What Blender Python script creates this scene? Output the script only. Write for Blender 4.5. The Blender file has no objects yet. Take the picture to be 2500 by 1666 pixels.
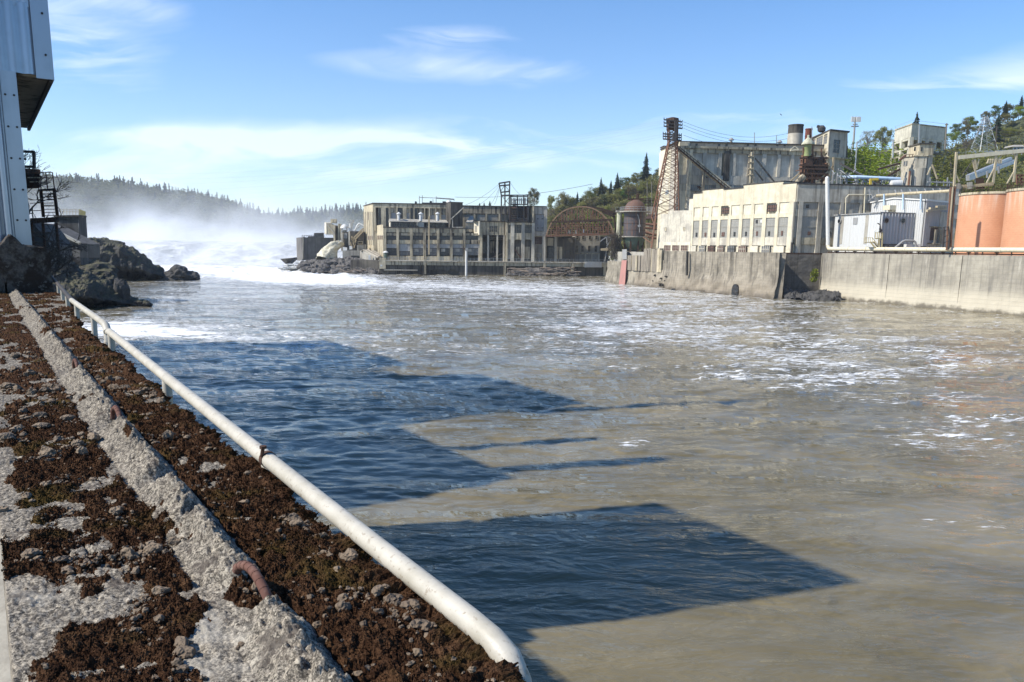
import bpy, bmesh, math, random
import numpy as np
from math import radians, sin, cos, pi, sqrt, atan2
from mathutils import Vector, noise as mnoise

scene = bpy.context.scene
COL = scene.collection
random.seed(7)
RNG = np.random.default_rng(11)

# ------------------------------------------------------------------ camera, sky, sun, exposure
FPX, CX, CY, YH, ROLL, EYE = 1870., 1250., 937., 608., .0125, 10.
PITCH = math.atan((CY - YH) / FPX)
cam_data = bpy.data.cameras.new('camera')
cam = bpy.data.objects.new('camera', cam_data)
COL.objects.link(cam)
cam.location = (0, 0, EYE)
cam_data.sensor_fit = 'HORIZONTAL'
cam_data.sensor_width = 36.0
cam_data.lens = 36.0 * FPX / 2500.
cam_data.shift_y = (CY - 833.) / 2500.
cam_data.clip_start = .1
cam_data.clip_end = 20000
from mathutils import Matrix
cam.rotation_euler = (Matrix.Rotation(pi / 2 - PITCH, 3, 'X') @ Matrix.Rotation(ROLL, 3, 'Z')).to_euler()
scene.camera = cam

SUN_EL = radians(43)
SUN_H = (-.964, -.267)
SUN_DIR = Vector((SUN_H[0] * cos(SUN_EL), SUN_H[1] * cos(SUN_EL), sin(SUN_EL))).normalized()
sun_data = bpy.data.lights.new('sun', 'SUN')
sun_data.energy = 5.0
sun_data.angle = radians(.7)
sun_data.color = (1, .955, .87)
sun = bpy.data.objects.new('sun', sun_data)
sun.location = (-60, -20, 90)
sun.rotation_euler = (-SUN_DIR).to_track_quat('-Z', 'Y').to_euler()
COL.objects.link(sun)

world = bpy.data.worlds.new('World')
scene.world = world
world.use_nodes = True
scene.view_settings.view_transform = 'Standard'
scene.view_settings.look = 'None'
scene.view_settings.exposure = .42
scene.view_settings.gamma = 1
scene.cycles.max_bounces = 6
scene.cycles.volume_bounces = 3
scene.cycles.transparent_max_bounces = 12
scene.cycles.volume_step_rate = 3
scene.cycles.use_denoising = True


class Nodes:
    """short hand for building node trees"""
    def __init__(self, tree):
        self.t = tree
        self.n = tree.nodes
        self.l = tree.links

    def new(self, kind, **kw):
        nd = self.n.new(kind)
        for k, v in kw.items():
            setattr(nd, k, v)
        return nd

    def put(self, sock, val):
        if hasattr(val, 'is_output'):
            self.l.new(val, sock)
        elif isinstance(val, (tuple, list)) and len(val) == 3 and sock.type == 'RGBA':
            sock.default_value = (*val, 1)
        else:
            sock.default_value = val

    def math(self, op, a, b=None, c=None, clamp=False):
        nd = self.new('ShaderNodeMath', operation=op, use_clamp=clamp)
        self.put(nd.inputs[0], a)
        if b is not None: self.put(nd.inputs[1], b)
        if c is not None: self.put(nd.inputs[2], c)
        return nd.outputs[0]

    def vmath(self, op, a, b=None):
        nd = self.new('ShaderNodeVectorMath', operation=op)
        self.put(nd.inputs[0], a)
        if b is not None: self.put(nd.inputs[1], b)
        return nd.outputs[0]

    def noise(self, vec, scale=1., detail=4., rough=.55, dist=0., lac=2.):
        nd = self.new('ShaderNodeTexNoise')
        if vec is not None: self.l.new(vec, nd.inputs['Vector'])
        nd.inputs['Scale'].default_value = scale
        nd.inputs['Detail'].default_value = detail
        nd.inputs['Roughness'].default_value = rough
        nd.inputs['Distortion'].default_value = dist
        nd.inputs['Lacunarity'].default_value = lac
        return nd.outputs[0]

    def ramp(self, fac, stops, interp='LINEAR'):
        nd = self.new('ShaderNodeValToRGB')
        nd.color_ramp.interpolation = interp
        el = nd.color_ramp.elements
        while len(el) < len(stops): el.new(.5)
        for e, (p, c) in zip(el, stops):
            e.position = p
            e.color = (c, c, c, 1) if isinstance(c, (int, float)) else (*c, 1)
        self.put(nd.inputs[0], fac)
        return nd.outputs[0]

    def mix(self, fac, a, b, mode='MIX'):
        nd = self.new('ShaderNodeMix', data_type='RGBA', blend_type=mode)
        self.put(nd.inputs[0], fac)
        self.put(nd.inputs[6], a)
        self.put(nd.inputs[7], b)
        return nd.outputs[2]

    def sep(self, vec):
        nd = self.new('ShaderNodeSeparateXYZ')
        self.l.new(vec, nd.inputs[0])
        return nd.outputs

    def comb(self, x, y, z):
        nd = self.new('ShaderNodeCombineXYZ')
        for s, v in zip(nd.inputs, (x, y, z)): self.put(s, v)
        return nd.outputs[0]

    def smooth(self, x, a, b):
        nd = self.new('ShaderNodeMapRange', interpolation_type='SMOOTHSTEP')
        self.put(nd.inputs[0], x)
        nd.inputs[1].default_value = a
        nd.inputs[2].default_value = b
        return nd.outputs[0]

    def bump(self, height, strength=.5, dist=.1):
        nd = self.new('ShaderNodeBump')
        nd.inputs['Strength'].default_value = strength
        nd.inputs['Distance'].default_value = dist
        self.put(nd.inputs['Height'], height)
        return nd.outputs[0]


# sky: physical sky with thin clouds drawn on the dome by direction
wn = Nodes(world.node_tree)
wn.n.clear()
sky = wn.new('ShaderNodeTexSky', sky_type='NISHITA')
sky.sun_disc = False
sky.sun_elevation = SUN_EL
sky.sun_rotation = math.atan2(SUN_H[0], SUN_H[1])
sky.altitude = 0
sky.air_density = 1.0
sky.dust_density = .35
sky.ozone_density = 2.2
tc = wn.new('ShaderNodeTexCoord')
dx, dy, dz = wn.sep(tc.outputs['Generated'])
ysafe = wn.math('MAXIMUM', dy, .05)
az = wn.math('DIVIDE', dx, ysafe)
el = wn.math('DIVIDE', dz, ysafe)
plan = wn.comb(wn.math('MULTIPLY', az, 1.6), wn.math('MULTIPLY', el, 7.), wn.math('MULTIPLY', dy, 0.0))
warp = wn.noise(plan, 1.3, 3, .5)
plan2 = wn.comb(wn.math('ADD', wn.math('MULTIPLY', az, 2.0), wn.math('MULTIPLY', warp, .9)),
                wn.math('ADD', wn.math('MULTIPLY', el, 9.), wn.math('MULTIPLY', warp, 1.6)), 3.7)
streaks = wn.noise(plan2, 1.5, 9, .58, .35)
fine = wn.noise(plan2, 6., 6, .6, .2)


def patch(a0, e0, sa, se, gain, tilt=0.):
    a = wn.math('SUBTRACT', az, a0)
    e = wn.math('SUBTRACT', wn.math('SUBTRACT', el, e0), wn.math('MULTIPLY', a, tilt))
    qa = wn.math('POWER', wn.math('ABSOLUTE', wn.math('DIVIDE', a, sa)), 2.)
    qe = wn.math('POWER', wn.math('ABSOLUTE', wn.math('DIVIDE', e, se)), 2.)
    return wn.math('MULTIPLY', wn.math('EXPONENT', wn.math('MULTIPLY', wn.math('ADD', qa, qe), -1.)), gain)


def skydir(px, py):
    return (px - 1250) / 1870., (608 + (px - 1250) * .0125 - py) / 1870.


cover = None
for px, py, wpx, hpx, g, t in ((190, 110, 190, 105, 1.15, -.2), (350, 40, 120, 36, 1.2, -.25), (1080, 195, 230, 30, .85, -.06),
                               (1100, 130, 130, 30, .75, 0), (1350, 205, 110, 28, .5, 0), (420, 345, 330, 22, .9, 0), (700, 375, 300, 24, .6, -.03),
                               (1000, 420, 700, 90, .95, 0), (1130, 355, 330, 20, .5, -.05), (300, 420, 350, 50, .5, 0),
                               (2150, 255, 340, 38, .75, .12), (2480, 200, 200, 60, .45, .1), (2000, 330, 700, 60, .4, 0), (960, 30, 60, 24, .3, 0)):
    a0, e0 = skydir(px, py)
    q = patch(a0, e0, wpx / 1870., hpx / 1870., g, t)
    cover = q if cover is None else wn.math('ADD', cover, q)
wis = wn.math('ADD', wn.math('MULTIPLY', wn.smooth(streaks, .36, .66), 1.1), wn.math('MULTIPLY', wn.smooth(fine, .38, .72), .3))
cloud = wn.math('MULTIPLY', cover, wis, clamp=True)
low = wn.math('MULTIPLY', wn.math('EXPONENT', wn.math('MULTIPLY', wn.math('ABSOLUTE', el), -5.5)), .26)
fac = wn.math('MAXIMUM', wn.math('MULTIPLY', cloud, .62), low)
hsv = wn.new('ShaderNodeHueSaturation')
hsv.inputs['Saturation'].default_value = 1.3
hsv.inputs['Value'].default_value = 1.0
wn.l.new(sky.outputs[0], hsv.inputs['Color'])
tint = wn.mix(1., hsv.outputs[0], (.97, 1.03, 1.15), 'MULTIPLY')
skycol = wn.mix(fac, tint, (7.3, 7.8, 8.6))
bg = wn.new('ShaderNodeBackground')
bg.inputs['Strength'].default_value = .125
wn.l.new(skycol, bg.inputs['Color'])
wo = wn.new('ShaderNodeOutputWorld')
wn.l.new(bg.outputs[0], wo.inputs['Surface'])

# ------------------------------------------------------------------ measuring: photo pixel -> place in the world
_cp, _sp, _cr, _sr = cos(PITCH), sin(PITCH), cos(ROLL), sin(ROLL)


def ray(px, py):
    u = (px - CX) / FPX
    v = (py - CY) / FPX
    u2 = u * _cr + v * _sr
    v2 = -u * _sr + v * _cr
    return Vector((u2, _cp - v2 * _sp, -_sp - v2 * _cp))


def at(px, py, depth):
    d = ray(px, py)
    return Vector((0, 0, EYE)) + d * (depth / d.y)


def ground(px, py, z=0.):
    d = ray(px, py)
    return Vector((0, 0, EYE)) + d * ((z - EYE) / d.z)


def crop(x0, y0, s):
    return lambda x, y: (x0 + s * x, y0 + s * y)


C1 = crop(0, 0, .52288)
C2 = crop(680, 420, .17857)
C3 = crop(1060, 420, .2125)
C4 = crop(1450, 260, .26792)
C5 = crop(1560, 280, .24237)
C6 = crop(1950, 220, .28061)
C7 = crop(1450, 560, .44624)
CA = crop(0, 550, .28694)
CB = crop(100, 420, .36549)

# ------------------------------------------------------------------ numpy noise
_perm = np.random.default_rng(5).permutation(512).astype(np.int64)
_perm = np.concatenate([_perm, _perm, _perm])
_gr = np.random.default_rng(6).uniform(-1, 1, (512, 3))
_gr /= np.linalg.norm(_gr, axis=1)[:, None]


def perlin2(x, y):
    xi = np.floor(x).astype(np.int64); yi = np.floor(y).astype(np.int64)
    xf = x - xi; yf = y - yi
    xi &= 511; yi &= 511
    u = xf * xf * xf * (xf * (xf * 6 - 15) + 10)
    v = yf * yf * yf * (yf * (yf * 6 - 15) + 10)

    def g(ix, iy, fx, fy):
        h = _perm[_perm[ix & 511] + (iy & 511)]
        a = _gr[h]
        return a[..., 0] * fx + a[..., 1] * fy
    a = g(xi, yi, xf, yf); b = g(xi + 1, yi, xf - 1, yf)
    c = g(xi, yi + 1, xf, yf - 1); d = g(xi + 1, yi + 1, xf - 1, yf - 1)
    return (a + u * (b - a)) + v * ((c + u * (d - c)) - (a + u * (b - a)))


def fbm2(x, y, octv=4, gain=.5, lac=2.03):
    r = 0; amp = 1.
    for i in range(octv):
        r = r + amp * perlin2(x + 17.3 * i, y - 9.1 * i)
        x = x * lac; y = y * lac; amp *= gain
    return r


def sstep(x, a, b):
    t = np.clip((x - a) / (b - a), 0, 1)
    return t * t * (3 - 2 * t)


# ------------------------------------------------------------------ mesh building and object helpers
class MB:
    """collects shapes, links them as one mesh object"""
    def __init__(self):
        self.v = []
        self.f = []

    def add(self, vs, fs):
        b = len(self.v)
        self.v += [tuple(p) for p in vs]
        self.f += [tuple(i + b for i in q) for q in fs]
        return self

    def hexa(self, p):
        """eight points: bottom loop of four, then the top loop"""
        return self.add(p, [(3, 2, 1, 0), (4, 5, 6, 7), (0, 1, 5, 4), (1, 2, 6, 5), (2, 3, 7, 6), (3, 0, 4, 7)])

    def box(self, x0, x1, y0, y1, z0, z1):
        return self.hexa([(x0, y0, z0), (x1, y0, z0), (x1, y1, z0), (x0, y1, z0), (x0, y0, z1), (x1, y0, z1), (x1, y1, z1), (x0, y1, z1)])

    def bar(self, a, b, w=.1, h=None, up=(0, 0, 1)):
        """square bar from a to b"""
        a = Vector(a); b = Vector(b); h = w if h is None else h
        d = (b - a)
        if d.length < 1e-6: return self
        d.normalize()
        s = d.cross(Vector(up))
        if s.length < 1e-3: s = d.cross(Vector((1, 0, 0)))
        s.normalize()
        t = s.cross(d)
        s = s * (w / 2); t = t * (h / 2)
        return self.hexa([a - s - t, a + s - t, a + s + t, a - s + t, b - s - t, b + s - t, b + s + t, b - s + t])

    def tube(self, pts, r, n=8, cap=True):
        pts = [Vector(p) for p in pts]
        rs = r if isinstance(r, (list, tuple)) else [r] * len(pts)
        vs = []; fs = []
        prev = None
        for i, p in enumerate(pts):
            d = (pts[min(i + 1, len(pts) - 1)] - pts[max(i - 1, 0)]).normalized()
            if prev is None:
                s = d.cross(Vector((0, 0, 1)))
                if s.length < 1e-2: s = d.cross(Vector((1, 0, 0)))
            else:
                s = prev - d * prev.dot(d)
            s.normalize(); prev = s
            t = d.cross(s)
            for k in range(n):
                a = 2 * pi * k / n
                vs.append(p + (s * cos(a) + t * sin(a)) * rs[i])
        for i in range(len(pts) - 1):
            for k in range(n):
                fs.append((i * n + k, i * n + (k + 1) % n, (i + 1) * n + (k + 1) % n, (i + 1) * n + k))
        if cap:
            fs.append(tuple(range(n - 1, -1, -1)))
            fs.append(tuple((len(pts) - 1) * n + k for k in range(n)))
        return self.add(vs, fs)

    def lathe(self, c, prof, n=32, a0=0., a1=2 * pi, cap=True):
        """profile of (radius, z) turned about the vertical through c"""
        full = abs(a1 - a0 - 2 * pi) < 1e-6
        m = n if full else n + 1
        vs = []; fs = []
        for r, z in prof:
            for k in range(m):
                a = a0 + (a1 - a0) * k / n
                vs.append((c[0] + r * cos(a), c[1] + r * sin(a), c[2] + z))
        for i in range(len(prof) - 1):
            for k in range(n):
                k2 = (k + 1) % m
                fs.append((i * m + k, i * m + k2, (i + 1) * m + k2, (i + 1) * m + k))
        if cap and full:
            fs.append(tuple(range(n - 1, -1, -1)))
            fs.append(tuple((len(prof) - 1) * m + k for k in range(n)))
        return self.add(vs, fs)

    def prism(self, poly, off):
        """polygon (3-D points) swept along off"""
        n = len(poly)
        off = Vector(off)
        vs = [Vector(p) for p in poly] + [Vector(p) + off for p in poly]
        fs = [tuple(range(n)), tuple(range(2 * n - 1, n - 1, -1))]
        for i in range(n):
            j = (i + 1) % n
            fs.append((j, i, n + i, n + j))
        return self.add(vs, fs)

    def build(self, name, mat, parent=None, smooth=False, loc=None):
        me = bpy.data.meshes.new(name)
        o = bpy.data.objects.new(name, me)
        base = Vector(loc) if loc is not None else (base_of(parent) if parent else Vector((0, 0, 0)))
        if loc is not None and parent is None: o.location = base
        me.from_pydata([(p[0] - base.x, p[1] - base.y, p[2] - base.z) for p in self.v], [], self.f)
        bm = bmesh.new(); bm.from_mesh(me)
        bmesh.ops.recalc_face_normals(bm, faces=bm.faces)
        bm.to_mesh(me); bm.free()
        if smooth:
            for p in me.polygons: p.use_smooth = True
            me.set_sharp_from_angle(angle=radians(40))
        me.materials.append(mat)
        COL.objects.link(o)
        if parent: o.parent = parent
        return o


def base_of(o):
    v = Vector((0, 0, 0))
    while o is not None:
        v += Vector(o.location)
        o = o.parent
    return v


def thing(name, label, cat, loc, group=None):
    o = bpy.data.objects.new(name, None)
    COL.objects.link(o)
    o.location = loc
    o.empty_display_size = .5
    tag(o, label, cat, group)
    return o


def tag(o, label=None, cat=None, group=None, kind=None):
    if label: o['label'] = label
    if cat: o['category'] = cat
    if group: o['group'] = group
    if kind: o['kind'] = kind
    return o


def copy_tree(o, loc=None, label=None, parent=None):
    c = o.copy()
    COL.objects.link(c)
    if parent: c.parent = parent
    if loc is not None: c.location = loc
    if label: c['label'] = label
    for ch in list(o.children): copy_tree(ch, parent=c)
    return c


def fast_mesh(name, verts, faces, mat, smooth=False, parent=None, attr=None):
    """numpy mesh; faces is an (n,3) or (n,4) array"""
    me = bpy.data.meshes.new(name)
    verts = np.asarray(verts, dtype=np.float32); faces = np.asarray(faces, dtype=np.int32)
    k = faces.shape[1]
    me.vertices.add(len(verts)); me.vertices.foreach_set('co', verts.ravel())
    me.loops.add(faces.size); me.loops.foreach_set('vertex_index', faces.ravel())
    me.polygons.add(len(faces))
    me.polygons.foreach_set('loop_start', np.arange(0, faces.size, k, dtype=np.int32))
    me.polygons.foreach_set('use_smooth', np.full(len(faces), smooth, dtype=bool))
    if attr:
        for an, av in attr.items():
            a = me.attributes.new(an, 'FLOAT', 'POINT')
            a.data.foreach_set('value', np.asarray(av, dtype=np.float32).ravel())
    me.update(calc_edges=True)
    me.validate()
    me.materials.append(mat)
    o = bpy.data.objects.new(name, me)
    COL.objects.link(o)
    if parent: o.parent = parent
    return o


def grid_faces(nr, nc):
    i = np.arange(nr - 1)[:, None] * nc + np.arange(nc - 1)[None, :]
    return np.stack([i, i + 1, i + nc + 1, i + nc], axis=-1).reshape(-1, 4)


class Plane:
    """an upright facade plane: u along it, z up, off towards the viewer"""
    def __init__(self, a, b):
        self.o = Vector((a[0], a[1], 0)); d = Vector((b[0] - a[0], b[1] - a[1], 0))
        self.len = d.length
        self.d = d.normalized()
        self.n = Vector((self.d.y, -self.d.x, 0))
        if self.n.dot(-self.o) < 0: self.n = -self.n

    @staticmethod
    def px(p1, d1, p2, d2):
        return Plane(at(*p1, d1), at(*p2, d2))

    def inv(self, px, py, off=0.):
        d = ray(px, py); o = self.o + self.n * off
        e = Vector((0, 0, EYE))
        t = (o - e).dot(self.n) / d.dot(self.n)
        p = e + d * t
        return (p - o).dot(self.d), p.z

    def P(self, u, z, off=0.):
        q = self.o + self.d * u + self.n * off
        return Vector((q.x, q.y, z))

    def hit(self, px, py, off=0.):
        u, z = self.inv(px, py, off)
        return self.P(u, z, off)

    def box(self, mb, u0, u1, z0, z1, o0, o1):
        mb.hexa([self.P(u0, z0, o1), self.P(u1, z0, o1), self.P(u1, z0, o0), self.P(u0, z0, o0),
                 self.P(u0, z1, o1), self.P(u1, z1, o1), self.P(u1, z1, o0), self.P(u0, z1, o0)])
        return mb

    def pbox(self, mb, p0, p1, o0, o1, z0=None, z1=None):
        """box between two photo pixels (upper left, lower right)"""
        a = self.inv(*p0); b = self.inv(*p1)
        return self.box(mb, a[0], b[0], b[1] if z0 is None else z0, a[1] if z1 is None else z1, o0, o1)

    def poly(self, mb, pts, o0, o1):
        """polygon of (u, z) pairs between two offsets"""
        return mb.prism([self.P(u, z, o1) for u, z in pts], self.n * (o0 - o1))

    def bar(self, mb, a, b, w, off=0., h=None):
        return mb.bar(self.P(*a, off), self.P(*b, off), w, h)

# ------------------------------------------------------------------ materials
def new_mat(name):
    m = bpy.data.materials.new(name)
    m.use_nodes = True
    k = Nodes(m.node_tree)
    k.n.clear()
    bs = k.new('ShaderNodeBsdfPrincipled')
    out = k.new('ShaderNodeOutputMaterial')
    k.l.new(bs.outputs[0], out.inputs['Surface'])
    geo = k.new('ShaderNodeNewGeometry')
    return m, k, bs, geo.outputs['Position']


def scaled(k, pos, sx, sy, sz):
    return k.vmath('MULTIPLY', pos, (sx, sy, sz))


def concrete(name, base, dark, streak=.5, blotch=.5, scale=1., pale=None, lines=0., rough=.9, top_z=None, top_h=3., bump=.25, low=None):
    """weathered concrete: blotches, rain streaks, pale lime runs, board lines, grime below the wall head"""
    m, k, bs, pos = new_mat(name)
    big = k.noise(pos, .16 * scale, 5, .6)
    mid = k.noise(pos, .9 * scale, 5, .65)
    st = k.noise(scaled(k, pos, 1.3 * scale, 1.3 * scale, .06 * scale), 1., 5, .62, .2)
    stf = k.noise(scaled(k, pos, 4.5 * scale, 4.5 * scale, .16 * scale), 1., 4, .6)
    f = k.math('MULTIPLY', k.smooth(big, .42, .66), blotch)
    s = k.math('MULTIPLY', k.smooth(st, .47, .66), streak)
    s2 = k.math('MULTIPLY', k.smooth(stf, .52, .72), streak * .6)
    tot = k.math('ADD', k.math('ADD', f, s), s2, clamp=True)
    if top_z is not None:
        z = k.sep(pos)[2]
        g = k.math('MULTIPLY', k.smooth(k.math('ADD', z, k.math('MULTIPLY', k.math('SUBTRACT', st, .5), top_h * 3.)), top_z - top_h, top_z), .75)
        tot = k.math('MAXIMUM', tot, g)
    tone = k.ramp(mid, [(.3, tuple(c * .78 for c in base)), (.7, tuple(min(c * 1.12, .85) for c in base))])
    col = k.mix(tot, tone, dark)
    if pale is not None:
        pl = k.noise(scaled(k, pos, 2.1 * scale, 2.1 * scale, .2 * scale), 1., 5, .7)
        col = k.mix(k.math('MULTIPLY', k.smooth(pl, .6, .72), .7), col, pale)
    if low is not None:
        z = k.sep(pos)[2]
        zz = k.math('ADD', z, k.math('MULTIPLY', k.math('SUBTRACT', mid, .5), 2.2))
        for z0, z1, c, amt in low:
            col = k.mix(k.math('MULTIPLY', k.smooth(zz, z1, z0), amt), col, c)
    if lines:
        z = k.sep(pos)[2]
        fr = k.math('FRACT', k.math('MULTIPLY', k.math('ADD', z, k.math('MULTIPLY', mid, .05)), 1. / lines))
        ln = k.math('MULTIPLY', k.smooth(fr, .1, .0), .45)
        col = k.mix(ln, col, dark)
    k.put(bs.inputs['Base Color'], col)
    bs.inputs['Roughness'].default_value = rough
    bs.inputs['Specular IOR Level'].default_value = .25
    h = k.math('ADD', k.math('MULTIPLY', mid, .6), k.noise(pos, 7 * scale, 4, .6))
    k.put(bs.inputs['Normal'], k.bump(h, bump, .08))
    return m


def paint(name, base, worn=None, amount=.25, rough=.55, metal=0., scale=1., streak=True, spec=.4):
    m, k, bs, pos = new_mat(name)
    n = k.noise(scaled(k, pos, 1.6 * scale, 1.6 * scale, (.12 if streak else 1.6) * scale), 1., 5, .65)
    n2 = k.noise(pos, 3.1 * scale, 4, .6)
    worn = worn or tuple(c * .5 for c in base)
    f = k.math('MULTIPLY', k.smooth(k.math('ADD', k.math('MULTIPLY', n, .7), k.math('MULTIPLY', n2, .3)), .46, .64), amount * 2, clamp=True)
    col = k.mix(f, base, worn)
    k.put(bs.inputs['Base Color'], col)
    bs.inputs['Roughness'].default_value = rough
    bs.inputs['Metallic'].default_value = metal
    bs.inputs['Specular IOR Level'].default_value = spec
    return m


def leafy(name, dark, light, trans=.25):
    m, k, bs, pos = new_mat(name)
    oi = k.new('ShaderNodeObjectInfo')
    n = k.noise(pos, .55, 4, .6)
    n2 = k.noise(pos, 4., 2, .5)
    f = k.math('ADD', k.math('MULTIPLY', k.smooth(n, .35, .65), .6), k.math('MULTIPLY', n2, .4))
    col = k.mix(f, dark, light)
    hs = k.new('ShaderNodeHueSaturation')
    k.put(hs.inputs['Hue'], k.math('ADD', .475, k.math('MULTIPLY', oi.outputs['Random'], .05)))
    k.put(hs.inputs['Saturation'], k.math('ADD', .85, k.math('MULTIPLY', oi.outputs['Random'], .3)))
    k.put(hs.inputs['Value'], k.math('ADD', .75, k.math('MULTIPLY', oi.outputs['Random'], .5)))
    k.put(hs.inputs['Color'], col)
    k.put(bs.inputs['Base Color'], hs.outputs[0])
    bs.inputs['Roughness'].default_value = .7
    bs.inputs['Specular IOR Level'].default_value = .2
    tr = k.new('ShaderNodeBsdfTranslucent')
    k.put(tr.inputs['Color'], hs.outputs[0])
    mx = k.new('ShaderNodeMixShader')
    mx.inputs[0].default_value = trans
    k.l.new(bs.outputs[0], mx.inputs[1]); k.l.new(tr.outputs[0], mx.inputs[2])
    k.l.new(mx.outputs[0], [q for q in k.n if q.type == 'OUTPUT_MATERIAL'][0].inputs['Surface'])
    return m


def ribbed(name, base, worn, period, direction, rough=.5, amount=.2):
    """sheet metal whose ribs are fine bump lines along a plan direction"""
    m, k, bs, pos = new_mat(name)
    d = k.new('ShaderNodeVectorMath', operation='DOT_PRODUCT')
    k.put(d.inputs[0], pos); d.inputs[1].default_value = direction
    ph = k.math('SINE', k.math('MULTIPLY', d.outputs['Value'], 2 * pi / period))
    n = k.noise(scaled(k, pos, 1.2, 1.2, .1), 1., 5, .65)
    col = k.mix(k.math('MULTIPLY', k.smooth(n, .48, .66), amount), base, worn)
    k.put(bs.inputs['Base Color'], col)
    bs.inputs['Roughness'].default_value = rough
    bs.inputs['Specular IOR Level'].default_value = .4
    k.put(bs.inputs['Normal'], k.bump(ph, .6, period * .35))
    return m


CREAM = concrete('cream_painted_concrete', (.62, .56, .43), (.30, .26, .19), .45, .25, .8, top_z=29, top_h=4, bump=.15)
CREAM2 = concrete('stained_cream_concrete', (.60, .55, .44), (.33, .30, .25), .55, .8, 1.6, bump=.2)
CREAMW = concrete('pale_cream_concrete', (.66, .60, .47), (.38, .33, .25), .3, .2, .9, bump=.15)
GREYC = concrete('grey_concrete', (.52, .475, .385), (.19, .165, .13), .6, .35, .9, bump=.2, pale=(.55, .51, .42))
GREYC2 = concrete('grey_concrete_panel', (.38, .355, .30), (.2, .18, .15), .5, .5, 1.1, bump=.2)
SOOT = concrete('sooty_concrete', (.46, .395, .28), (.035, .03, .026), 1.0, .5, .8, pale=(.42, .38, .29), bump=.3)
SOOTL = concrete('stained_tan_concrete', (.56, .48, .33), (.07, .06, .048), .7, .45, 1., pale=(.5, .45, .34), bump=.3)
SOOTD = concrete('dark_concrete', (.12, .108, .088), (.03, .027, .024), .7, .6, .7, bump=.3, pale=(.2, .18, .15))
TANC = concrete('sunlit_tan_concrete', (.52, .45, .31), (.22, .18, .12), .6, .3, 1.1, bump=.25)
QUAY = concrete('quay_concrete', (.32, .28, .215), (.085, .075, .06), .7, .6, .8, lines=.62, bump=.5, pale=(.36, .33, .27),
                low=[(0., 5.2, (.27, .225, .165), .8), (-.5, 1.6, (.07, .06, .05), .75)])
QUAYP = concrete('pale_quay_concrete', (.37, .335, .265), (.17, .155, .13), .55, .55, .7, lines=.75, bump=.35, pale=(.52, .48, .4), top_z=10.3, top_h=.8,
                 low=[(2.2, 4.6, (.56, .5, .38), .75), (.05, .9, (.10, .085, .062), .85)])
PIERC = concrete('dark_pier_concrete', (.15, .14, .125), (.07, .065, .06), .5, .5, .8, bump=.3, pale=(.26, .24, .21))
STREAKY = concrete('white_streaked_concrete', (.10, .095, .088), (.04, .037, .035), .5, .4, 1., pale=(.42, .41, .39), bump=.3)
ROOFT = paint('tar_roof', (.045, .04, .036), (.09, .08, .07), .4, .9, streak=False)
GLASSD = paint('dark_window', (.018, .017, .017), (.05, .045, .04), .4, .25, streak=False, spec=.6)
GLASSG = paint('grey_window', (.12, .12, .12), (.2, .19, .17), .5, .35, streak=False, spec=.5)
BRICKW = paint('rusty_window', (.13, .07, .05), (.035, .025, .022), .5, .7, scale=3, streak=False)
RUST = paint('rusty_steel', (.185, .095, .058), (.08, .046, .033), .45, .85, scale=2, streak=False, spec=.2)
RUSTD = paint('dark_rusty_steel', (.075, .042, .028), (.035, .026, .022), .5, .85, scale=2, streak=False, spec=.2)
RUSTR = paint('red_rusted_stack', (.17, .042, .022), (.07, .028, .02), .45, .8, scale=1.5)
STEELD = paint('dark_steel', (.035, .033, .032), (.07, .055, .045), .4, .7, streak=False)
STEELG = paint('grey_steel', (.3, .3, .29), (.16, .14, .12), .4, .5, scale=2)
GALV = paint('galvanised_steel', (.45, .46, .46), (.28, .27, .25), .35, .4, metal=.5, scale=2)
WHITEP = paint('white_painted_steel', (.62, .61, .575), (.5, .46, .38), .18, .4, scale=1.2)
CREAMP = paint('cream_painted_pipe', (.62, .56, .41), (.42, .33, .2), .2, .45, scale=1.3)
YELLOWP = paint('yellow_paint', (.62, .44, .05), (.35, .25, .06), .3, .5, streak=False)
TANP = paint('tan_painted_steel', (.5, .42, .27), (.26, .2, .13), .35, .6, scale=2)
GREENP = paint('green_paint', (.06, .10, .075), (.09, .07, .05), .4, .6, scale=2)
BLUEP = paint('pale_blue_pipe', (.42, .55, .68), (.25, .3, .34), .25, .5)
REDP = paint('faded_red_paint', (.42, .2, .17), (.3, .18, .145), .45, .8, scale=2)
WOODD = paint('weathered_driftwood', (.22, .175, .135), (.1, .075, .058), .4, .9, scale=4, streak=False)
WOODT = paint('tan_timber', (.42, .33, .2), (.22, .17, .11), .4, .85, scale=2)
WOODP = paint('grey_plank', (.26, .225, .175), (.09, .075, .06), .5, .9, scale=2)
BARK = paint('bark', (.055, .043, .033), (.1, .085, .068), .4, .9, scale=3, streak=False)
BARKP = paint('pale_bark', (.2, .18, .15), (.1, .085, .07), .4, .9, scale=3, streak=False)
LEAFD = leafy('dull_spring_leaves', (.10, .10, .03), (.26, .235, .085))
LEAFL = leafy('lime_leaves', (.10, .125, .02), (.27, .28, .05), .3)
LEAFG = leafy('green_leaves', (.05, .08, .02), (.14, .18, .045))
LEAFB = leafy('budding_twigs', (.14, .11, .07), (.24, .2, .12))
NEEDLE = leafy('conifer_needles', (.008, .018, .011), (.024, .042, .022), .08)
FARLEAF = leafy('far_wood_leaves', (.075, .105, .025), (.23, .26, .075))


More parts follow.
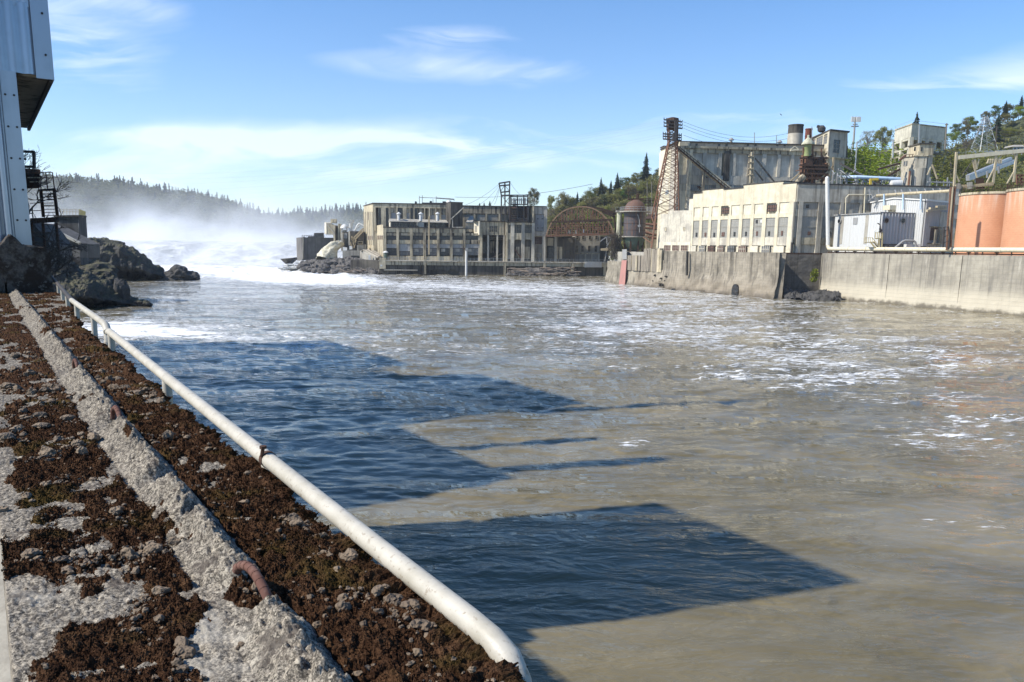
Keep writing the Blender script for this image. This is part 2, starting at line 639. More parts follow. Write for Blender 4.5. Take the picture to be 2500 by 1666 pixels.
def rock_mat(name, base, dark, moss=None):
    m, k, bs, pos = new_mat(name)
    a = k.noise(pos, .7, 6, .65)
    b = k.noise(pos, 4.5, 5, .65)
    col = k.ramp(k.math('ADD', k.math('MULTIPLY', a, .55), k.math('MULTIPLY', b, .45)), [(.3, dark), (.68, base)])
    if moss is not None:
        gm = k.new('ShaderNodeNewGeometry')
        nz = k.sep(gm.outputs['Normal'])[2]
        f = k.math('MULTIPLY', k.smooth(k.math('ADD', nz, k.math('MULTIPLY', k.math('SUBTRACT', a, .5), 1.5)), .45, .85), .8)
        col = k.mix(f, col, moss)
    k.put(bs.inputs['Base Color'], col)
    bs.inputs['Roughness'].default_value = .85
    k.put(bs.inputs['Normal'], k.bump(b, .6, .25))
    return m


BASALT = rock_mat('dark_basalt', (.085, .079, .071), (.026, .024, .022))
BASALTM = rock_mat('mossy_basalt', (.08, .074, .064), (.024, .022, .02), (.07, .064, .024))
RUBBLE = rock_mat('rubble_stone', (.15, .135, .12), (.04, .036, .032))
PEBBLE = rock_mat('brown_stone', (.24, .175, .11), (.07, .047, .03))
SOIL = rock_mat('hillside_soil', (.07, .08, .028), (.032, .038, .014))

# brick tile of the big tanks: fine courses and pale lime runs from the rim
m_, k_, b_, p_ = new_mat('orange_glazed_tile')
z_ = k_.sep(p_)[2]
crs = k_.math('FRACT', k_.math('MULTIPLY', z_, 2.6))
lin = k_.math('MULTIPLY', k_.smooth(crs, .14, .0), .3)
nn_ = k_.noise(p_, .5, 5, .6)
nb_ = k_.noise(scaled(k_, p_, 2.2, 2.2, 9.), 1., 3, .6)
tone_ = k_.ramp(k_.math('ADD', k_.math('MULTIPLY', nn_, .5), k_.math('MULTIPLY', nb_, .5)), [(.3, (.50, .225, .115)), (.7, (.62, .315, .175))])
run_ = k_.noise(scaled(k_, p_, 1.3, 1.3, .1), 1., 5, .7)
hi_ = k_.smooth(k_.math('ADD', z_, k_.math('MULTIPLY', run_, 7.)), 20., 25.5)
tone_ = k_.mix(k_.math('MULTIPLY', k_.math('MULTIPLY', hi_, k_.smooth(run_, .42, .65)), .8), tone_, (.66, .48, .36))
spk_ = k_.noise(p_, 2.4, 4, .8)
tone_ = k_.mix(k_.math('MULTIPLY', k_.smooth(spk_, .68, .74), .6), tone_, (.68, .55, .45))
k_.put(b_.inputs['Base Color'], k_.mix(lin, tone_, (.30, .10, .05)))
b_.inputs['Roughness'].default_value = .6
TILE = m_

# parapet concrete seen close: salt and pepper aggregate, lichen
m_, k_, b_, p_ = new_mat('lichened_old_concrete')
agg = k_.new('ShaderNodeTexVoronoi'); agg.inputs['Scale'].default_value = 95.
k_.l.new(p_, agg.inputs['Vector'])
agg2 = k_.new('ShaderNodeTexVoronoi'); agg2.inputs['Scale'].default_value = 260.
k_.l.new(p_, agg2.inputs['Vector'])
n1 = k_.noise(p_, 9., 6, .7)
n2 = k_.noise(p_, 60., 5, .7)
n3 = k_.noise(p_, 2.2, 5, .6)
grain = k_.mix(.5, k_.sep(agg.outputs['Color'])[0], k_.sep(agg2.outputs['Color'])[0])
gv = k_.sep(grain)[0]
v = k_.math('ADD', k_.math('MULTIPLY', gv, .5), k_.math('MULTIPLY', n2, .5))
col = k_.ramp(v, [(.26, (.03, .026, .021)), (.43, (.105, .09, .07)), (.57, (.27, .232, .18)), (.82, (.50, .44, .34))])
col = k_.mix(k_.math('MULTIPLY', k_.smooth(n1, .53, .64), .75), col, (.065, .05, .04))
col = k_.mix(k_.math('MULTIPLY', k_.smooth(n3, .60, .72), .45), col, (.54, .495, .41))
k_.put(b_.inputs['Base Color'], col)
b_.inputs['Roughness'].default_value = .92
b_.inputs['Specular IOR Level'].default_value = .25
k_.put(b_.inputs['Normal'], k_.bump(k_.math('ADD', k_.math('MULTIPLY', v, .7), n1), .8, .012))
OLDCON = m_

m_, k_, b_, p_ = new_mat('dry_brown_moss')
n1 = k_.noise(p_, 14., 5, .7)
n2 = k_.noise(p_, 120., 4, .7)
n3 = k_.noise(p_, 2.6, 4, .6)
v = k_.math('ADD', k_.math('MULTIPLY', n1, .5), k_.math('MULTIPLY', n2, .5))
col = k_.ramp(v, [(.34, (.016, .007, .0045)), (.48, (.05, .025, .0135)), (.62, (.12, .064, .033)), (.78, (.25, .16, .09))])
col = k_.mix(k_.math('MULTIPLY', k_.smooth(n3, .52, .68), .55), col, (.075, .058, .014))
k_.put(b_.inputs['Base Color'], col)
b_.inputs['Roughness'].default_value = 1.
b_.inputs['Specular IOR Level'].default_value = .05
k_.put(b_.inputs['Normal'], k_.bump(v, 1., .02))
MOSS = m_

# river: silty brown water that mirrors the sky, with foam where the mesh carries it
m_, k_, b_, p_ = new_mat('silty_river_water')
at_ = k_.new('ShaderNodeAttribute'); at_.attribute_name = 'foam'
fm = at_.outputs['Fac']
w1 = k_.noise(scaled(k_, p_, .1, .16, 1.), 1., 4, .5)
flow = k_.vmath('ADD', scaled(k_, p_, .42, 1.0, 1.), k_.vmath('MULTIPLY', k_.comb(w1, w1, w1), (2.2, 5., 0)))
vor = k_.noise(scaled(k_, flow, .38, .7, 1.), 1., 8, .62, .8)
ridge = k_.math('SUBTRACT', 1., k_.math('MULTIPLY', k_.math('ABSOLUTE', k_.math('SUBTRACT', vor, .5)), 5.5), clamp=True)
ridge = k_.math('POWER', ridge, 1.6)
lace = k_.noise(scaled(k_, flow, 1.9, 3.4, 1.), 1., 6, .72, .4)
lace = k_.smooth(lace, .42, .66)
brk = k_.smooth(k_.noise(scaled(k_, p_, .10, .2, 1.), 1., 4, .6), .42, .62)
thin = k_.math('MULTIPLY', k_.math('MULTIPLY', ridge, lace), k_.math('ADD', .45, brk))
foam = k_.smooth(k_.math('MULTIPLY', thin, k_.math('MULTIPLY', fm, 3.2)), .17, .6)
solid = k_.smooth(k_.math('ADD', fm, k_.math('MULTIPLY', k_.math('SUBTRACT', vor, .5), 1.8)), .72, 1.02)
foam = k_.math('MAXIMUM', foam, solid)
silt = k_.noise(scaled(k_, p_, .07, .12, 1.), 1., 5, .6, .8)
mud = k_.ramp(silt, [(.36, (.112, .093, .050)), (.62, (.200, .166, .098))])
k_.put(b_.inputs['Base Color'], k_.mix(foam, mud, (.78, .78, .76)))
k_.put(b_.inputs['Roughness'], k_.math('ADD', .045, k_.math('MULTIPLY', foam, .6)))
b_.inputs['IOR'].default_value = 1.333
b_.inputs['Specular IOR Level'].default_value = .4
rp1 = k_.noise(scaled(k_, p_, 1.1, 2.4, 1.), 1., 5, .6, .9)
rp2 = k_.noise(scaled(k_, p_, .22, .55, 1.), 1., 4, .55, 1.2)
calm = k_.math('ADD', .25, k_.math('MULTIPLY', k_.smooth(k_.noise(scaled(k_, p_, .045, .085, 1.), 1., 3, .5, 1.), .38, .62), 1.2))
k_.put(b_.inputs['Normal'], k_.bump(k_.math('MULTIPLY', calm, k_.math('ADD', k_.math('MULTIPLY', rp1, .25), k_.math('ADD', rp2, k_.math('MULTIPLY', foam, .3)))), .6, .42))
WATER = m_

m_, k_, b_, p_ = new_mat('white_water')
n1 = k_.noise(scaled(k_, p_, .12, .12, .05), 1., 6, .62, .5)
k_.put(b_.inputs['Base Color'], k_.ramp(n1, [(.38, (.30, .31, .30)), (.6, (.66, .66, .65))]))
b_.inputs['Roughness'].default_value = .8
k_.put(b_.inputs['Normal'], k_.bump(k_.noise(p_, .4, 5, .6), .8, 1.2))
WHITEWATER = m_

m_, k_, b_, p_ = new_mat('silty_water_jet')
n1 = k_.noise(scaled(k_, p_, .8, .8, 1.4), 1., 5, .7, 1.)
k_.put(b_.inputs['Base Color'], k_.ramp(n1, [(.35, (.36, .32, .2)), (.62, (.72, .67, .52))]))
b_.inputs['Roughness'].default_value = .4
k_.put(b_.inputs['Normal'], k_.bump(n1, .8, .4))
JET = m_


def volume_mat(name, density, color=(.95, .96, 1.), builder=None, aniso=.2):
    m = bpy.data.materials.new(name); m.use_nodes = True
    k = Nodes(m.node_tree); k.n.clear()
    pv = k.new('ShaderNodeVolumePrincipled')
    pv.inputs['Color'].default_value = (*color, 1)
    pv.inputs['Density'].default_value = density
    pv.inputs['Anisotropy'].default_value = aniso
    out = k.new('ShaderNodeOutputMaterial')
    k.l.new(pv.outputs[0], out.inputs['Volume'])
    if builder:
        g = k.new('ShaderNodeNewGeometry')
        k.put(pv.inputs['Density'], builder(k, g.outputs['Position']))
    return m

# ------------------------------------------------------------------ river
def build_water():
    e = np.concatenate([np.linspace(10 / 1500., .05, 60), np.arange(.0515, .62, .0016), np.linspace(.622, 1.6, 40)])
    a = np.linspace(-1.05, 1.05, 760)
    Y = (10. / e)[:, None] * np.ones_like(a)[None, :]
    X = Y * a[None, :]
    # dominant wave trains plus noise; calmer close to the near bank
    w = .55 * fbm2(X * .11 + .3 * fbm2(X * .05, Y * .05, 2), Y * .17, 4, .55) * .5
    w = w + .23 * fbm2(X * .4 + 3 + .5 * fbm2(X * .2, Y * .2, 2), Y * .85 + 1.6 * fbm2(X * .12, Y * .12, 2), 4, .55) * .7
    near = sstep(Y, 14, 70)
    amp = .45 + .65 * near
    rid = 1 - np.abs(fbm2(X * .23 + 9, Y * .42 - 4, 4, .55)) * 2.2
    Z = w * amp + .10 * rid * (.3 + near)
    rough = sstep(Y, 190, 300) * sstep(-X, -30, 60)
    Z += rough * 1.1 * fbm2(X * .09, Y * .07, 4, .6)
    Z -= Z.mean()
    PX = 1250 + 1870 * X / Y
    DY = 18700. / Y

    def blob(px, dy, sx, sy, g):
        return g * np.exp(-((PX - px) / sx) ** 2 - ((DY - dy) / sy) ** 2)
    fm = .05 + .10 * sstep(Y, 35, 110)
    fm = fm + 1.02 * sstep(-DY, -94, -58) * sstep(-PX, -1020, -640)
    fm = fm + blob(900, 88, 420, 16, .46) + blob(1350, 94, 420, 20, .34) + blob(740, 76, 160, 13, .8)
    fm = fm + blob(300, 205, 230, 24, .95) + blob(620, 222, 330, 20, .42) + blob(950, 255, 300, 14, .42) + blob(560, 120, 380, 20, .16)
    fm = fm + blob(1500, 120, 420, 34, .38) + blob(1750, 200, 300, 70, .32) + blob(1950, 300, 230, 26, .48) + blob(1500, 195, 170, 40, .45) + blob(2200, 255, 260, 60, .36)
    fm = fm + blob(2420, 440, 190, 60, .45) + blob(2150, 350, 250, 16, .3) + blob(1620, 480, 120, 18, .20) + blob(1990, 595, 220, 14, .2) + blob(2010, 800, 120, 20, .14) + blob(2420, 690, 150, 40, .16)
    fm = fm + .10 * fbm2(X * .03, Y * .03, 3)
    V = np.stack([X, Y, Z], -1).reshape(-1, 3)
    o = fast_mesh('river_water', V, grid_faces(len(e), len(a)), WATER, True, attr={'foam': np.clip(fm, 0, 1.4)})
    tag(o, 'murky brown river with blue sky reflections and white foam streaks', 'river', kind='structure')
    # river bed / ground far below everything so that the horizon is closed
    mb = MB(); mb.box(-6000, 6000, -300, 9000, -6, -4.5)
    tag(mb.build('ground', SOIL), 'dark ground sheet reaching the horizon', 'ground', kind='structure')


build_water()


def build_falls():
    xs = np.linspace(-400, -20, 230); ys = np.linspace(300, 560, 170)
    X, Y = np.meshgrid(xs, ys)
    lip = 445 + 22 * fbm2(X * .02, X * 0 + 3, 4) + .10 * (X + 200)
    t = sstep(Y, lip - 75, lip)
    Z = -.6 + 12.2 * t ** 1.3 + 1.9 * fbm2(X * .06, Y * .035, 5, .6) * (.5 + 1.4 * t * (1 - t) * 2) + .35 * sstep(Y, 300, 360)
    o = fast_mesh('waterfall', np.stack([X, Y, Z], -1).reshape(-1, 3), grid_faces(len(ys), len(xs)), WHITEWATER, True)
    tag(o, 'broad white waterfall churning into the river beneath the mist', 'waterfall')


build_falls()


def spray(k, pos):
    x, y, z = k.sep(pos)
    n = k.noise(scaled(k, pos, .026, .026, .03), 1., 6, .65, .6)
    n2 = k.noise(scaled(k, pos, .06, .03, .02), 1., 3, .6)
    edge = k.math('MULTIPLY', k.math('MULTIPLY', k.smooth(x, -70., -150.), k.smooth(y, 330., 430.)), k.smooth(y, 600., 540.))
    hh = k.math('ADD', 3.8, k.math('MULTIPLY', k.math('MULTIPLY', n, n2), 21.))
    fall = k.math('EXPONENT', k.math('MULTIPLY', k.math('DIVIDE', k.math('MAXIMUM', z, 0.), hh), -1.))
    lid = k.smooth(z, 78., 52.)
    lump = k.math('ADD', .35, k.math('MULTIPLY', k.smooth(n, .42, .6), 1.7))
    d = k.math('MULTIPLY', k.math('MULTIPLY', fall, edge), k.math('MULTIPLY', lump, lid))
    return k.math('MULTIPLY', d, .06)


mb = MB(); mb.box(-430, -60, 300, 600, -.5, 80)
mist = mb.build('spray_mist', volume_mat('waterfall_spray', .01, (1, 1, 1), spray, -.2))
tag(mist, 'white spray drifting up from the waterfall', 'mist', kind='stuff')


# ------------------------------------------------------------------ land
def interp(tab, x):
    xs = [q[0] for q in tab]
    return np.interp(x, xs, [q[1] for q in tab])


FAR_SKY = [(-500, 440), (133, 455), (253, 462), (334, 468), (418, 482), (513, 497), (575, 514), (623, 533), (670, 541), (721, 534), (794, 530), (886, 526), (1100, 520), (1500, 520)]


def far_depth(px):
    return np.interp(px, [-500, 130, 640, 700, 1500], [760, 860, 1080, 1500, 1750])


def build_far_hill():
    pxs = np.linspace(-500, 1500, 160)
    rows = np.linspace(0, 1.25, 24)
    V = []
    for r in rows:
        for p in pxs:
            D1 = far_depth(p); D0 = D1 * .72
            top = at(p, interp(FAR_SKY, p), D1).z
            d = D0 + (D1 - D0) * r
            z = 8 + (top - 8) * (float(sstep(np.array(r), 0, 1.0)) if r <= 1 else 1 - (r - 1) * .8)
            x = (p - 1250) / FPX * d
            V.append((x, d, z + 4 * mnoise.noise((x * .01, d * .01, 0))))
    o = fast_mesh('far_hill', V, grid_faces(len(rows), len(pxs)), SOIL, True)
    tag(o, 'wooded hill beyond the waterfall', 'hill', kind='structure')


build_far_hill()

# right hillside: skyline of the bare ground under the trees, by photo column
NEAR_SKY = [(1250, 560), (1340, 525), (1400, 510), (1470, 482), (1540, 452), (1610, 432), (1720, 425), (1900, 400), (2020, 385), (2130, 372), (2200, 385), (2290, 352), (2360, 314), (2430, 282), (2510, 256), (2700, 240), (3100, 215)]
NEAR_D = [(1250, 470), (1400, 450), (1600, 430), (1950, 400), (2250, 360), (2400, 340), (3100, 330)]
NEAR_D0 = [(1250, 380), (1600, 320), (1950, 250), (2250, 215), (2500, 200), (3100, 190)]


def near_ground(px, r):
    D1 = interp(NEAR_D, px); D0 = interp(NEAR_D0, px)
    d = D0 + (D1 - D0) * r
    top = at(px, interp(NEAR_SKY, px), D1).z
    rr = min(r, 1.)
    z = 8.5 + (top - 8.5) * (rr * rr * .35 + rr * .65) - max(0, r - 1) * 30
    return Vector(((px - 1250) / FPX * d, d, z))


def build_near_hill():
    pxs = np.linspace(1250, 3100, 130); rows = np.linspace(-.08, 1.5, 40)
    V = [near_ground(p, r) + Vector((0, 0, 1.2 * mnoise.noise((p * .02, r * 6, 1)))) for r in rows for p in pxs]
    o = fast_mesh('hillside', [tuple(v) for v in V], grid_faces(len(rows), len(pxs)), SOIL, True)
    tag(o, 'steep green hillside rising behind the mill', 'hill', kind='structure')


build_near_hill()


def slab_structure(name, label, poly, z0, z1, mat, cat='ground'):
    mb = MB(); mb.prism([Vector((x, y, z1)) for x, y in poly], (0, 0, z0 - z1))
    return tag(mb.build(name, mat), label, cat, kind='structure')


# ------------------------------------------------------------------ trees
def leaf_cloud(centres, radii, per, size, flat=.8, rng=RNG):
    """small leaf-sprig quads filling clumps"""
    C = np.repeat(np.asarray(centres), per, axis=0)
    R = np.repeat(np.asarray(radii), per)
    d = rng.normal(size=(len(C), 3)); d /= np.linalg.norm(d, axis=1)[:, None]
    rad = R * (rng.random(len(C)) ** .45)
    p = C + d * rad[:, None] * np.array([1, 1, flat])
    a = rng.normal(size=(len(C), 3)); a /= np.linalg.norm(a, axis=1)[:, None]
    b = np.cross(a, rng.normal(size=(len(C), 3))); b /= np.linalg.norm(b, axis=1)[:, None] + 1e-9
    s = (size * rng.uniform(.5, 1.3, len(C)))[:, None]
    V = np.stack([p - a * s - b * s * .5, p + a * s * .3 - b * s * .6, p + a * s + b * s * .5, p - a * s * .3 + b * s * .6], 1).reshape(-1, 3)
    F = np.arange(len(V)).reshape(-1, 4)
    return V, F


TREES = {}


def broad_proto(key, leaf, bark, h, w, clumps, per, size, seed, label, sparse=1.):
    rng = np.random.default_rng(seed)
    root = thing('deciduous_tree', label, 'tree', (0, -500, -200))
    cen = []; rad = []
    for i in range(clumps):
        zz = h * (.32 + .64 * rng.random())
        q = (zz / h - .32) / .68
        wmax = w * sqrt(max(.05, 1 - (2 * q - .85) ** 2 / 1.45))
        an = rng.random() * 2 * pi; rr = wmax * rng.random() ** .5 * .85
        cen.append((rr * cos(an), rr * sin(an), zz)); rad.append(w * rng.uniform(.22, .42) * sparse)
    tk = MB()
    lean = rng.normal(size=2) * .05 * h
    tk.tube([(0, 0, -1), (lean[0] * .3, lean[1] * .3, h * .3), (lean[0], lean[1], h * .72)], [.035 * h * .6, .022 * h * .7, .008 * h], 7)
    for c in cen[:: max(1, clumps // 14)]:
        z0 = h * rng.uniform(.2, .55); q = z0 / (h * .72)
        s = Vector((lean[0] * q * .8, lean[1] * q * .8, z0)); e = Vector(c)
        m = s.lerp(e, .55) + Vector((0, 0, .04 * h))
        tk.tube([s, m, e], [.011 * h, .007 * h, .003 * h], 5)
    tr = tk.build('trunk', bark)
    tr.parent = root
    V, F = leaf_cloud(cen, rad, per, size, .85, rng)
    cr = fast_mesh('crown', V, F, leaf); cr.parent = root
    TREES[key] = root
    return root


def conifer_mesh(h, w, tiers, per, seed, bare=.06):
    rng = np.random.default_rng(seed)
    V = []; F = []
    for i in range(tiers):
        q = (i + rng.uniform(-.25, .25)) / tiers
        z = h * (bare + (1 - bare) * q)
        r = w * (1 - q) ** .8 * rng.uniform(.62, 1.12) + .02 * w
        nb = max(4, int(per * (1 - q * .6)))
        a0 = rng.random() * 6.28
        for j in range(nb):
            a = a0 + 2 * pi * j / nb + rng.uniform(-.25, .25)
            rr = r * rng.uniform(.55, 1.15)
            drop = rr * rng.uniform(.1, .4)
            c, s_ = cos(a), sin(a)
            wd = rr * rng.uniform(.22, .38)
            b = len(V)
            hh = h / tiers * rng.uniform(.6, 1.3)
            V += [(0, 0, z + hh), (rr * .55 * c - s_ * wd, rr * .55 * s_ + c * wd, z - drop * .4 + hh * .35), (rr * c, rr * s_, z - drop), (rr * .55 * c + s_ * wd, rr * .55 * s_ - c * wd, z - drop * .45)]
            F.append((b, b + 1, b + 2, b + 3))
            V += [(rr * .15 * c, rr * .15 * s_, z + hh * .9), (rr * .6 * c, rr * .6 * s_, z + hh * .4 - drop * .2), (rr * .95 * c, rr * .95 * s_, z - drop * 1.15), (rr * .4 * c, rr * .4 * s_, z - hh * .6 - drop * .4)]
            F.append((b + 4, b + 5, b + 6, b + 7))
    return np.array(V), np.array(F)


def conifer_proto(key, h, w, tiers, per, seed, label):
    root = thing('conifer_tree', label, 'tree', (0, -500, -200))
    tk = MB(); tk.tube([(0, 0, -1), (0, 0, h * .97)], [.016 * h, .002 * h], 7)
    tr = tk.build('trunk', BARK); tr.parent = root
    V, F = conifer_mesh(h, w, tiers, per, seed)
    cr = fast_mesh('crown', V, F, NEEDLE); cr.parent = root
    TREES[key] = root
    return root


PROTO_USED = set()


def plant(key, loc, scale, label, group=None, rot=None, sx=1.):
    o = TREES[key]
    if key in PROTO_USED:
        o = copy_tree(o)
    PROTO_USED.add(key)
    o.location = loc
    o.scale = (scale * sx, scale * sx, scale)
    o.rotation_euler = (0, 0, random.random() * 6.28 if rot is None else rot)
    o['label'] = label
    if group: o['group'] = group
    elif 'group' in o: del o['group']
    return o


def build_trees():
    for i in range(3):
        broad_proto('dull%d' % i, LEAFD, BARKP, 10, 3.9, 30, 190, .16, 21 + i, '')
        broad_proto('lime%d' % i, LEAFL, BARKP, 9, 4.4, 34, 190, .15, 41 + i, '')
    for i in range(2):
        broad_proto('green%d' % i, LEAFG, BARK, 10, 4.2, 32, 190, .16, 61 + i, '')
        broad_proto('bud%d' % i, LEAFB, BARKP, 10, 4.0, 34, 90, .13, 71 + i, '', .9)
        conifer_proto('fir%d' % i, 10, 2.3, 30, 11, 81 + i, '')
    broad_proto('shrub0', LEAFL, BARKP, 9, 4.4, 110, 170, .07, 99, '')
    broad_proto('shrub1', LEAFL, BARKP, 9, 4.2, 100, 170, .07, 98, '')
    kinds = {'dull': (3, 'dull olive tree in spring leaf on the hillside'), 'shrub': (2, 'bush'), 'lime': (3, 'lime green tree in fresh leaf on the hillside'),
             'green': (2, 'dark green broadleaf tree on the hillside'), 'bud': (2, 'brown budding tree on the hillside')}

    def T(kind, px, top_py, r, label=None, sx=1., base_py=None, depth=None):
        """tree whose crown tops out at a photo pixel, standing on the hillside"""
        g = near_ground(px, r)
        if depth is not None: g = Vector(((px - 1250) / FPX * depth, depth, at(px, base_py, depth).z))
        topz = at(px, top_py, g.y).z
        h = max(2.5, topz - g.z)
        base = {'fir': 10., 'lime': 9., 'shrub': 9.}.get(kind, 10.)
        n = 2 if kind in ('fir',) else kinds[kind][0]
        key = kind + str(random.randrange(n))
        plant(key, (at(px, top_py, g.y).x, g.y, g.z), h / base, label or kinds[kind][1], None if label else 'hillside ' + kind + ' trees', sx=sx)
    rr = random.Random(3)
    # left run of hillside behind the arched shed and the dome tank
    for px in range(1345, 1612, 12):
        for r in (.15, .4, .62, .82, 1.03):
            kind = rr.choice(['dull', 'dull', 'lime', 'bud', 'green'])
            gp = near_ground(px, r)
            want = interp(NEAR_SKY, px)
            D1 = interp(NEAR_D, px)
            frac = (r + .15)
            base = 608 + (px - 1250) * .0125 - (gp.z - 10) / gp.y * FPX
            T(kind, px + rr.uniform(-6, 6), base - rr.uniform(20, 40), r, sx=rr.uniform(1.1, 1.6))
    # right run: around the water tank and up to the frame's edge and past it
    for px in list(range(2025, 2240, 17)) + list(range(2240, 2660, 18)):
        for r in (.15, .4, .62, .8, .92, 1.02):
            kind = rr.choice(['dull', 'lime', 'lime', 'green', 'bud', 'dull'])
            gp = near_ground(px, r)
            base = 608 + (px - 1250) * .0125 - (gp.z - 10) / gp.y * FPX
            if px > 2300 and .3 < r < .5 and rr.random() < .6 or 2150 < px < 2335 and r < .6: continue
            T(kind, px + rr.uniform(-8, 8), base - rr.uniform(20, 50), r, sx=rr.uniform(1.05, 1.6))
    # individual trees one can point to
    T('fir', 1579, 372, 1.0, 'tall dark fir left of the tall concrete mill', 1.15)
    T('fir', 1468, 432, 1.0, 'slim fir farthest left on the hillside crest')
    T('fir', 1508, 421, 1.0, 'broad dark fir in the middle of the hillside crest', 1.3)
    T('fir', 1492, 440, .95, 'short fir tucked against the broad fir on the crest', 1.2)
    T('fir', 2240, 273, 1.0, 'lone fir peeking over the roof of the water tank', 1.2)
    T('fir', 2458, 245, .95, 'dark fir behind the lattice pylon on the right slope', 1.35)
    T('fir', 2496, 232, .98, 'tall dark fir at the far right end of the hillside', 1.3)
    T('fir', 2440, 275, .8, 'small fir lower than its neighbours on the right slope', 1.3)
    T('fir', 2415, 272, 1.05, 'thin fir beside budding trees on the right crest')
    T('fir', 1410, 468, 1., 'small fir low on the left end of the hillside', 1.1)
    T('shrub', 2120, 372, .12, 'round lime green tree in front of the white hillside house', 1.9)
    T('shrub', 2330, 372, .2, 'lime green shrub between the stair tower and the tan gantry', 1.7)
    T('dull', 2158, 312, 1.0, 'tall budding tree behind the pole with antennas', 1.)
    T('bud', 2120, 320, 1.0, 'bare rounded tree on the skyline left of the water tank', 1.2)
    T('bud', 2360, 288, 1., 'brown leafless tree on the skyline right of the water tank', 1.2)
    T('dull', 1304, 462, 0, 'rounded olive tree rising over the mill roof', .75, 520, 400)
    T('dull', 1346, 478, 0, 'smaller olive tree over the mill roof by the arched shed', .8, 520, 400)
    T('dull', 1375, 468, .9, 'leaning olive tree at the left end of the hillside', .9)
    for px, t, d in ((1171, 495, 'lowest'), (1182, 494, 'second'), (1196, 490, 'tallest')):
        T('fir', px, t, 0, {'lowest': 'tiny fir tip showing leftmost over the mill roof', 'second': 'tiny fir tip showing in the middle over the mill roof', 'tallest': 'tiny fir tip nearest the black gantry over the mill roof'}[d], 1.4, 520, 520)
    T('fir', 1256, 483, 0, 'dark fir tip seen through the steel rack', 1.5, 520, 430)
    # far ridge: shared single-mesh conifers, hazed by spray
    far = []
    for i in range(4):
        V, F = conifer_mesh(30, 5.2, 13, 7, 90 + i, .04)
        o = fast_mesh('far_conifer', V, F, NEEDLE)
        tag(o, 'dark conifer of the misty wooded ridge beyond the falls', 'tree', 'conifers on the ridge beyond the falls')
        far.append(o)
    used = set()
    r2 = random.Random(9)
    for i in range(295):
        px = 120 + 780 * (i / 295.) + r2.uniform(-6, 6)
        D1 = far_depth(px)
        r = 1.0 - abs(r2.gauss(0, .17))
        D0 = D1 * .72; d = D0 + (D1 - D0) * r
        top = at(px, interp(FAR_SKY, px), D1).z
        z = 8 + (top - 8) * float(sstep(np.array(r), 0, 1.))
        k = r2.randrange(4)
        o = far[k] if k not in used else far[k].copy()
        if k in used: COL.objects.link(o)
        used.add(k)
        s = r2.uniform(.2, .68) * (1 if px < 650 else .85) * d / 950.
        o.location = ((px - 1250) / FPX * d, d, z - 1)
        o.scale = (s * 1.7, s * 1.7, s)
        o.rotation_euler = (0, 0, r2.random() * 6.28)
    # the mass of broadleaf wood below the ridge
    cen = []; rad = []
    for i in range(2600):
        px = r2.uniform(-420, 1400)
        D1 = far_depth(px); r = r2.random() ** .8
        D0 = D1 * .72; d = D0 + (D1 - D0) * r
        top = at(px, interp(FAR_SKY, px), D1).z
        z = 8 + (top - 8) * float(sstep(np.array(r), 0, 1.))
        for j in range(3):
            cen.append(((px - 1250) / FPX * d + r2.gauss(0, 3), d + r2.gauss(0, 3), z + r2.uniform(2, 10))); rad.append(r2.uniform(3, 7))
    V, F = leaf_cloud(cen, rad, 26, 1.1)
    tag(fast_mesh('far_wood', V, F, FARLEAF), 'mass of budding broadleaf wood on the far hill', 'wood', kind='stuff')
    # undergrowth of the near hillside
    cen = []; rad = []
    for i in range(4500):
        px = r2.uniform(1330, 2700) if i % 2 else r2.uniform(1330, 1620)
        if 1620 < px < 1990: continue
        g = near_ground(px, r2.random() * 1.02)
        cen.append((g.x, g.y, g.z + r2.uniform(.3, 3.4))); rad.append(r2.uniform(1., 3.))
    V, F = leaf_cloud(cen, rad, 60, .3)
    tag(fast_mesh('undergrowth', V, F, LEAFD), 'brambles and undergrowth on the near hillside', 'undergrowth', kind='stuff')


build_trees()


# ------------------------------------------------------------------ rocks
def rough_loft(name, sections, mat, amp, freq, label, cat, kind=None, nu=60, nv=34, blocky=0.):
    """sections: lists of points across the rock; lofted, subdivided and roughened"""
    S = np.array([[tuple(p) for p in s] for s in sections], dtype=float)
    ns, npts = S.shape[:2]
    u = np.linspace(0, ns - 1, nu); v = np.linspace(0, npts - 1, nv)

    def lin(A, t, axis):
        i = np.clip(np.floor(t).astype(int), 0, A.shape[axis] - 2); f = t - i
        a = np.take(A, i, axis); b = np.take(A, i + 1, axis)
        sh = [1, 1, 1]; sh[axis] = len(t)
        f = f.reshape(sh)
        return a * (1 - f) + b * f
    G_ = lin(lin(S, u, 0), v, 1)
    du = np.gradient(G_, axis=0); dv = np.gradient(G_, axis=1)
    N = np.cross(du, dv); N /= np.linalg.norm(N, axis=2)[..., None] + 1e-9
    if N[..., 2].mean() < 0: N = -N
    out = np.empty_like(G_)
    for i in range(nu):
        for j in range(nv):
            p = Vector(G_[i, j])
            n = 0; a_ = 1.; f = freq
            for k in range(5):
                n += a_ * mnoise.noise(p * f); a_ *= .62; f *= 2.15
            if blocky:
                c = mnoise.voronoi(p * freq * 1.4)[0]
                n += blocky * (c[1] - c[0])
            out[i, j] = G_[i, j] + N[i, j] * n * amp + np.array([mnoise.noise(p * freq * 1.7 + Vector((9, 0, 0))), mnoise.noise(p * freq * 1.7 + Vector((0, 9, 0))), 0]) * amp * .6
    o = fast_mesh(name, out.reshape(-1, 3), grid_faces(nu, nv), mat, False)
    tag(o, label, cat, kind=kind)
    return o


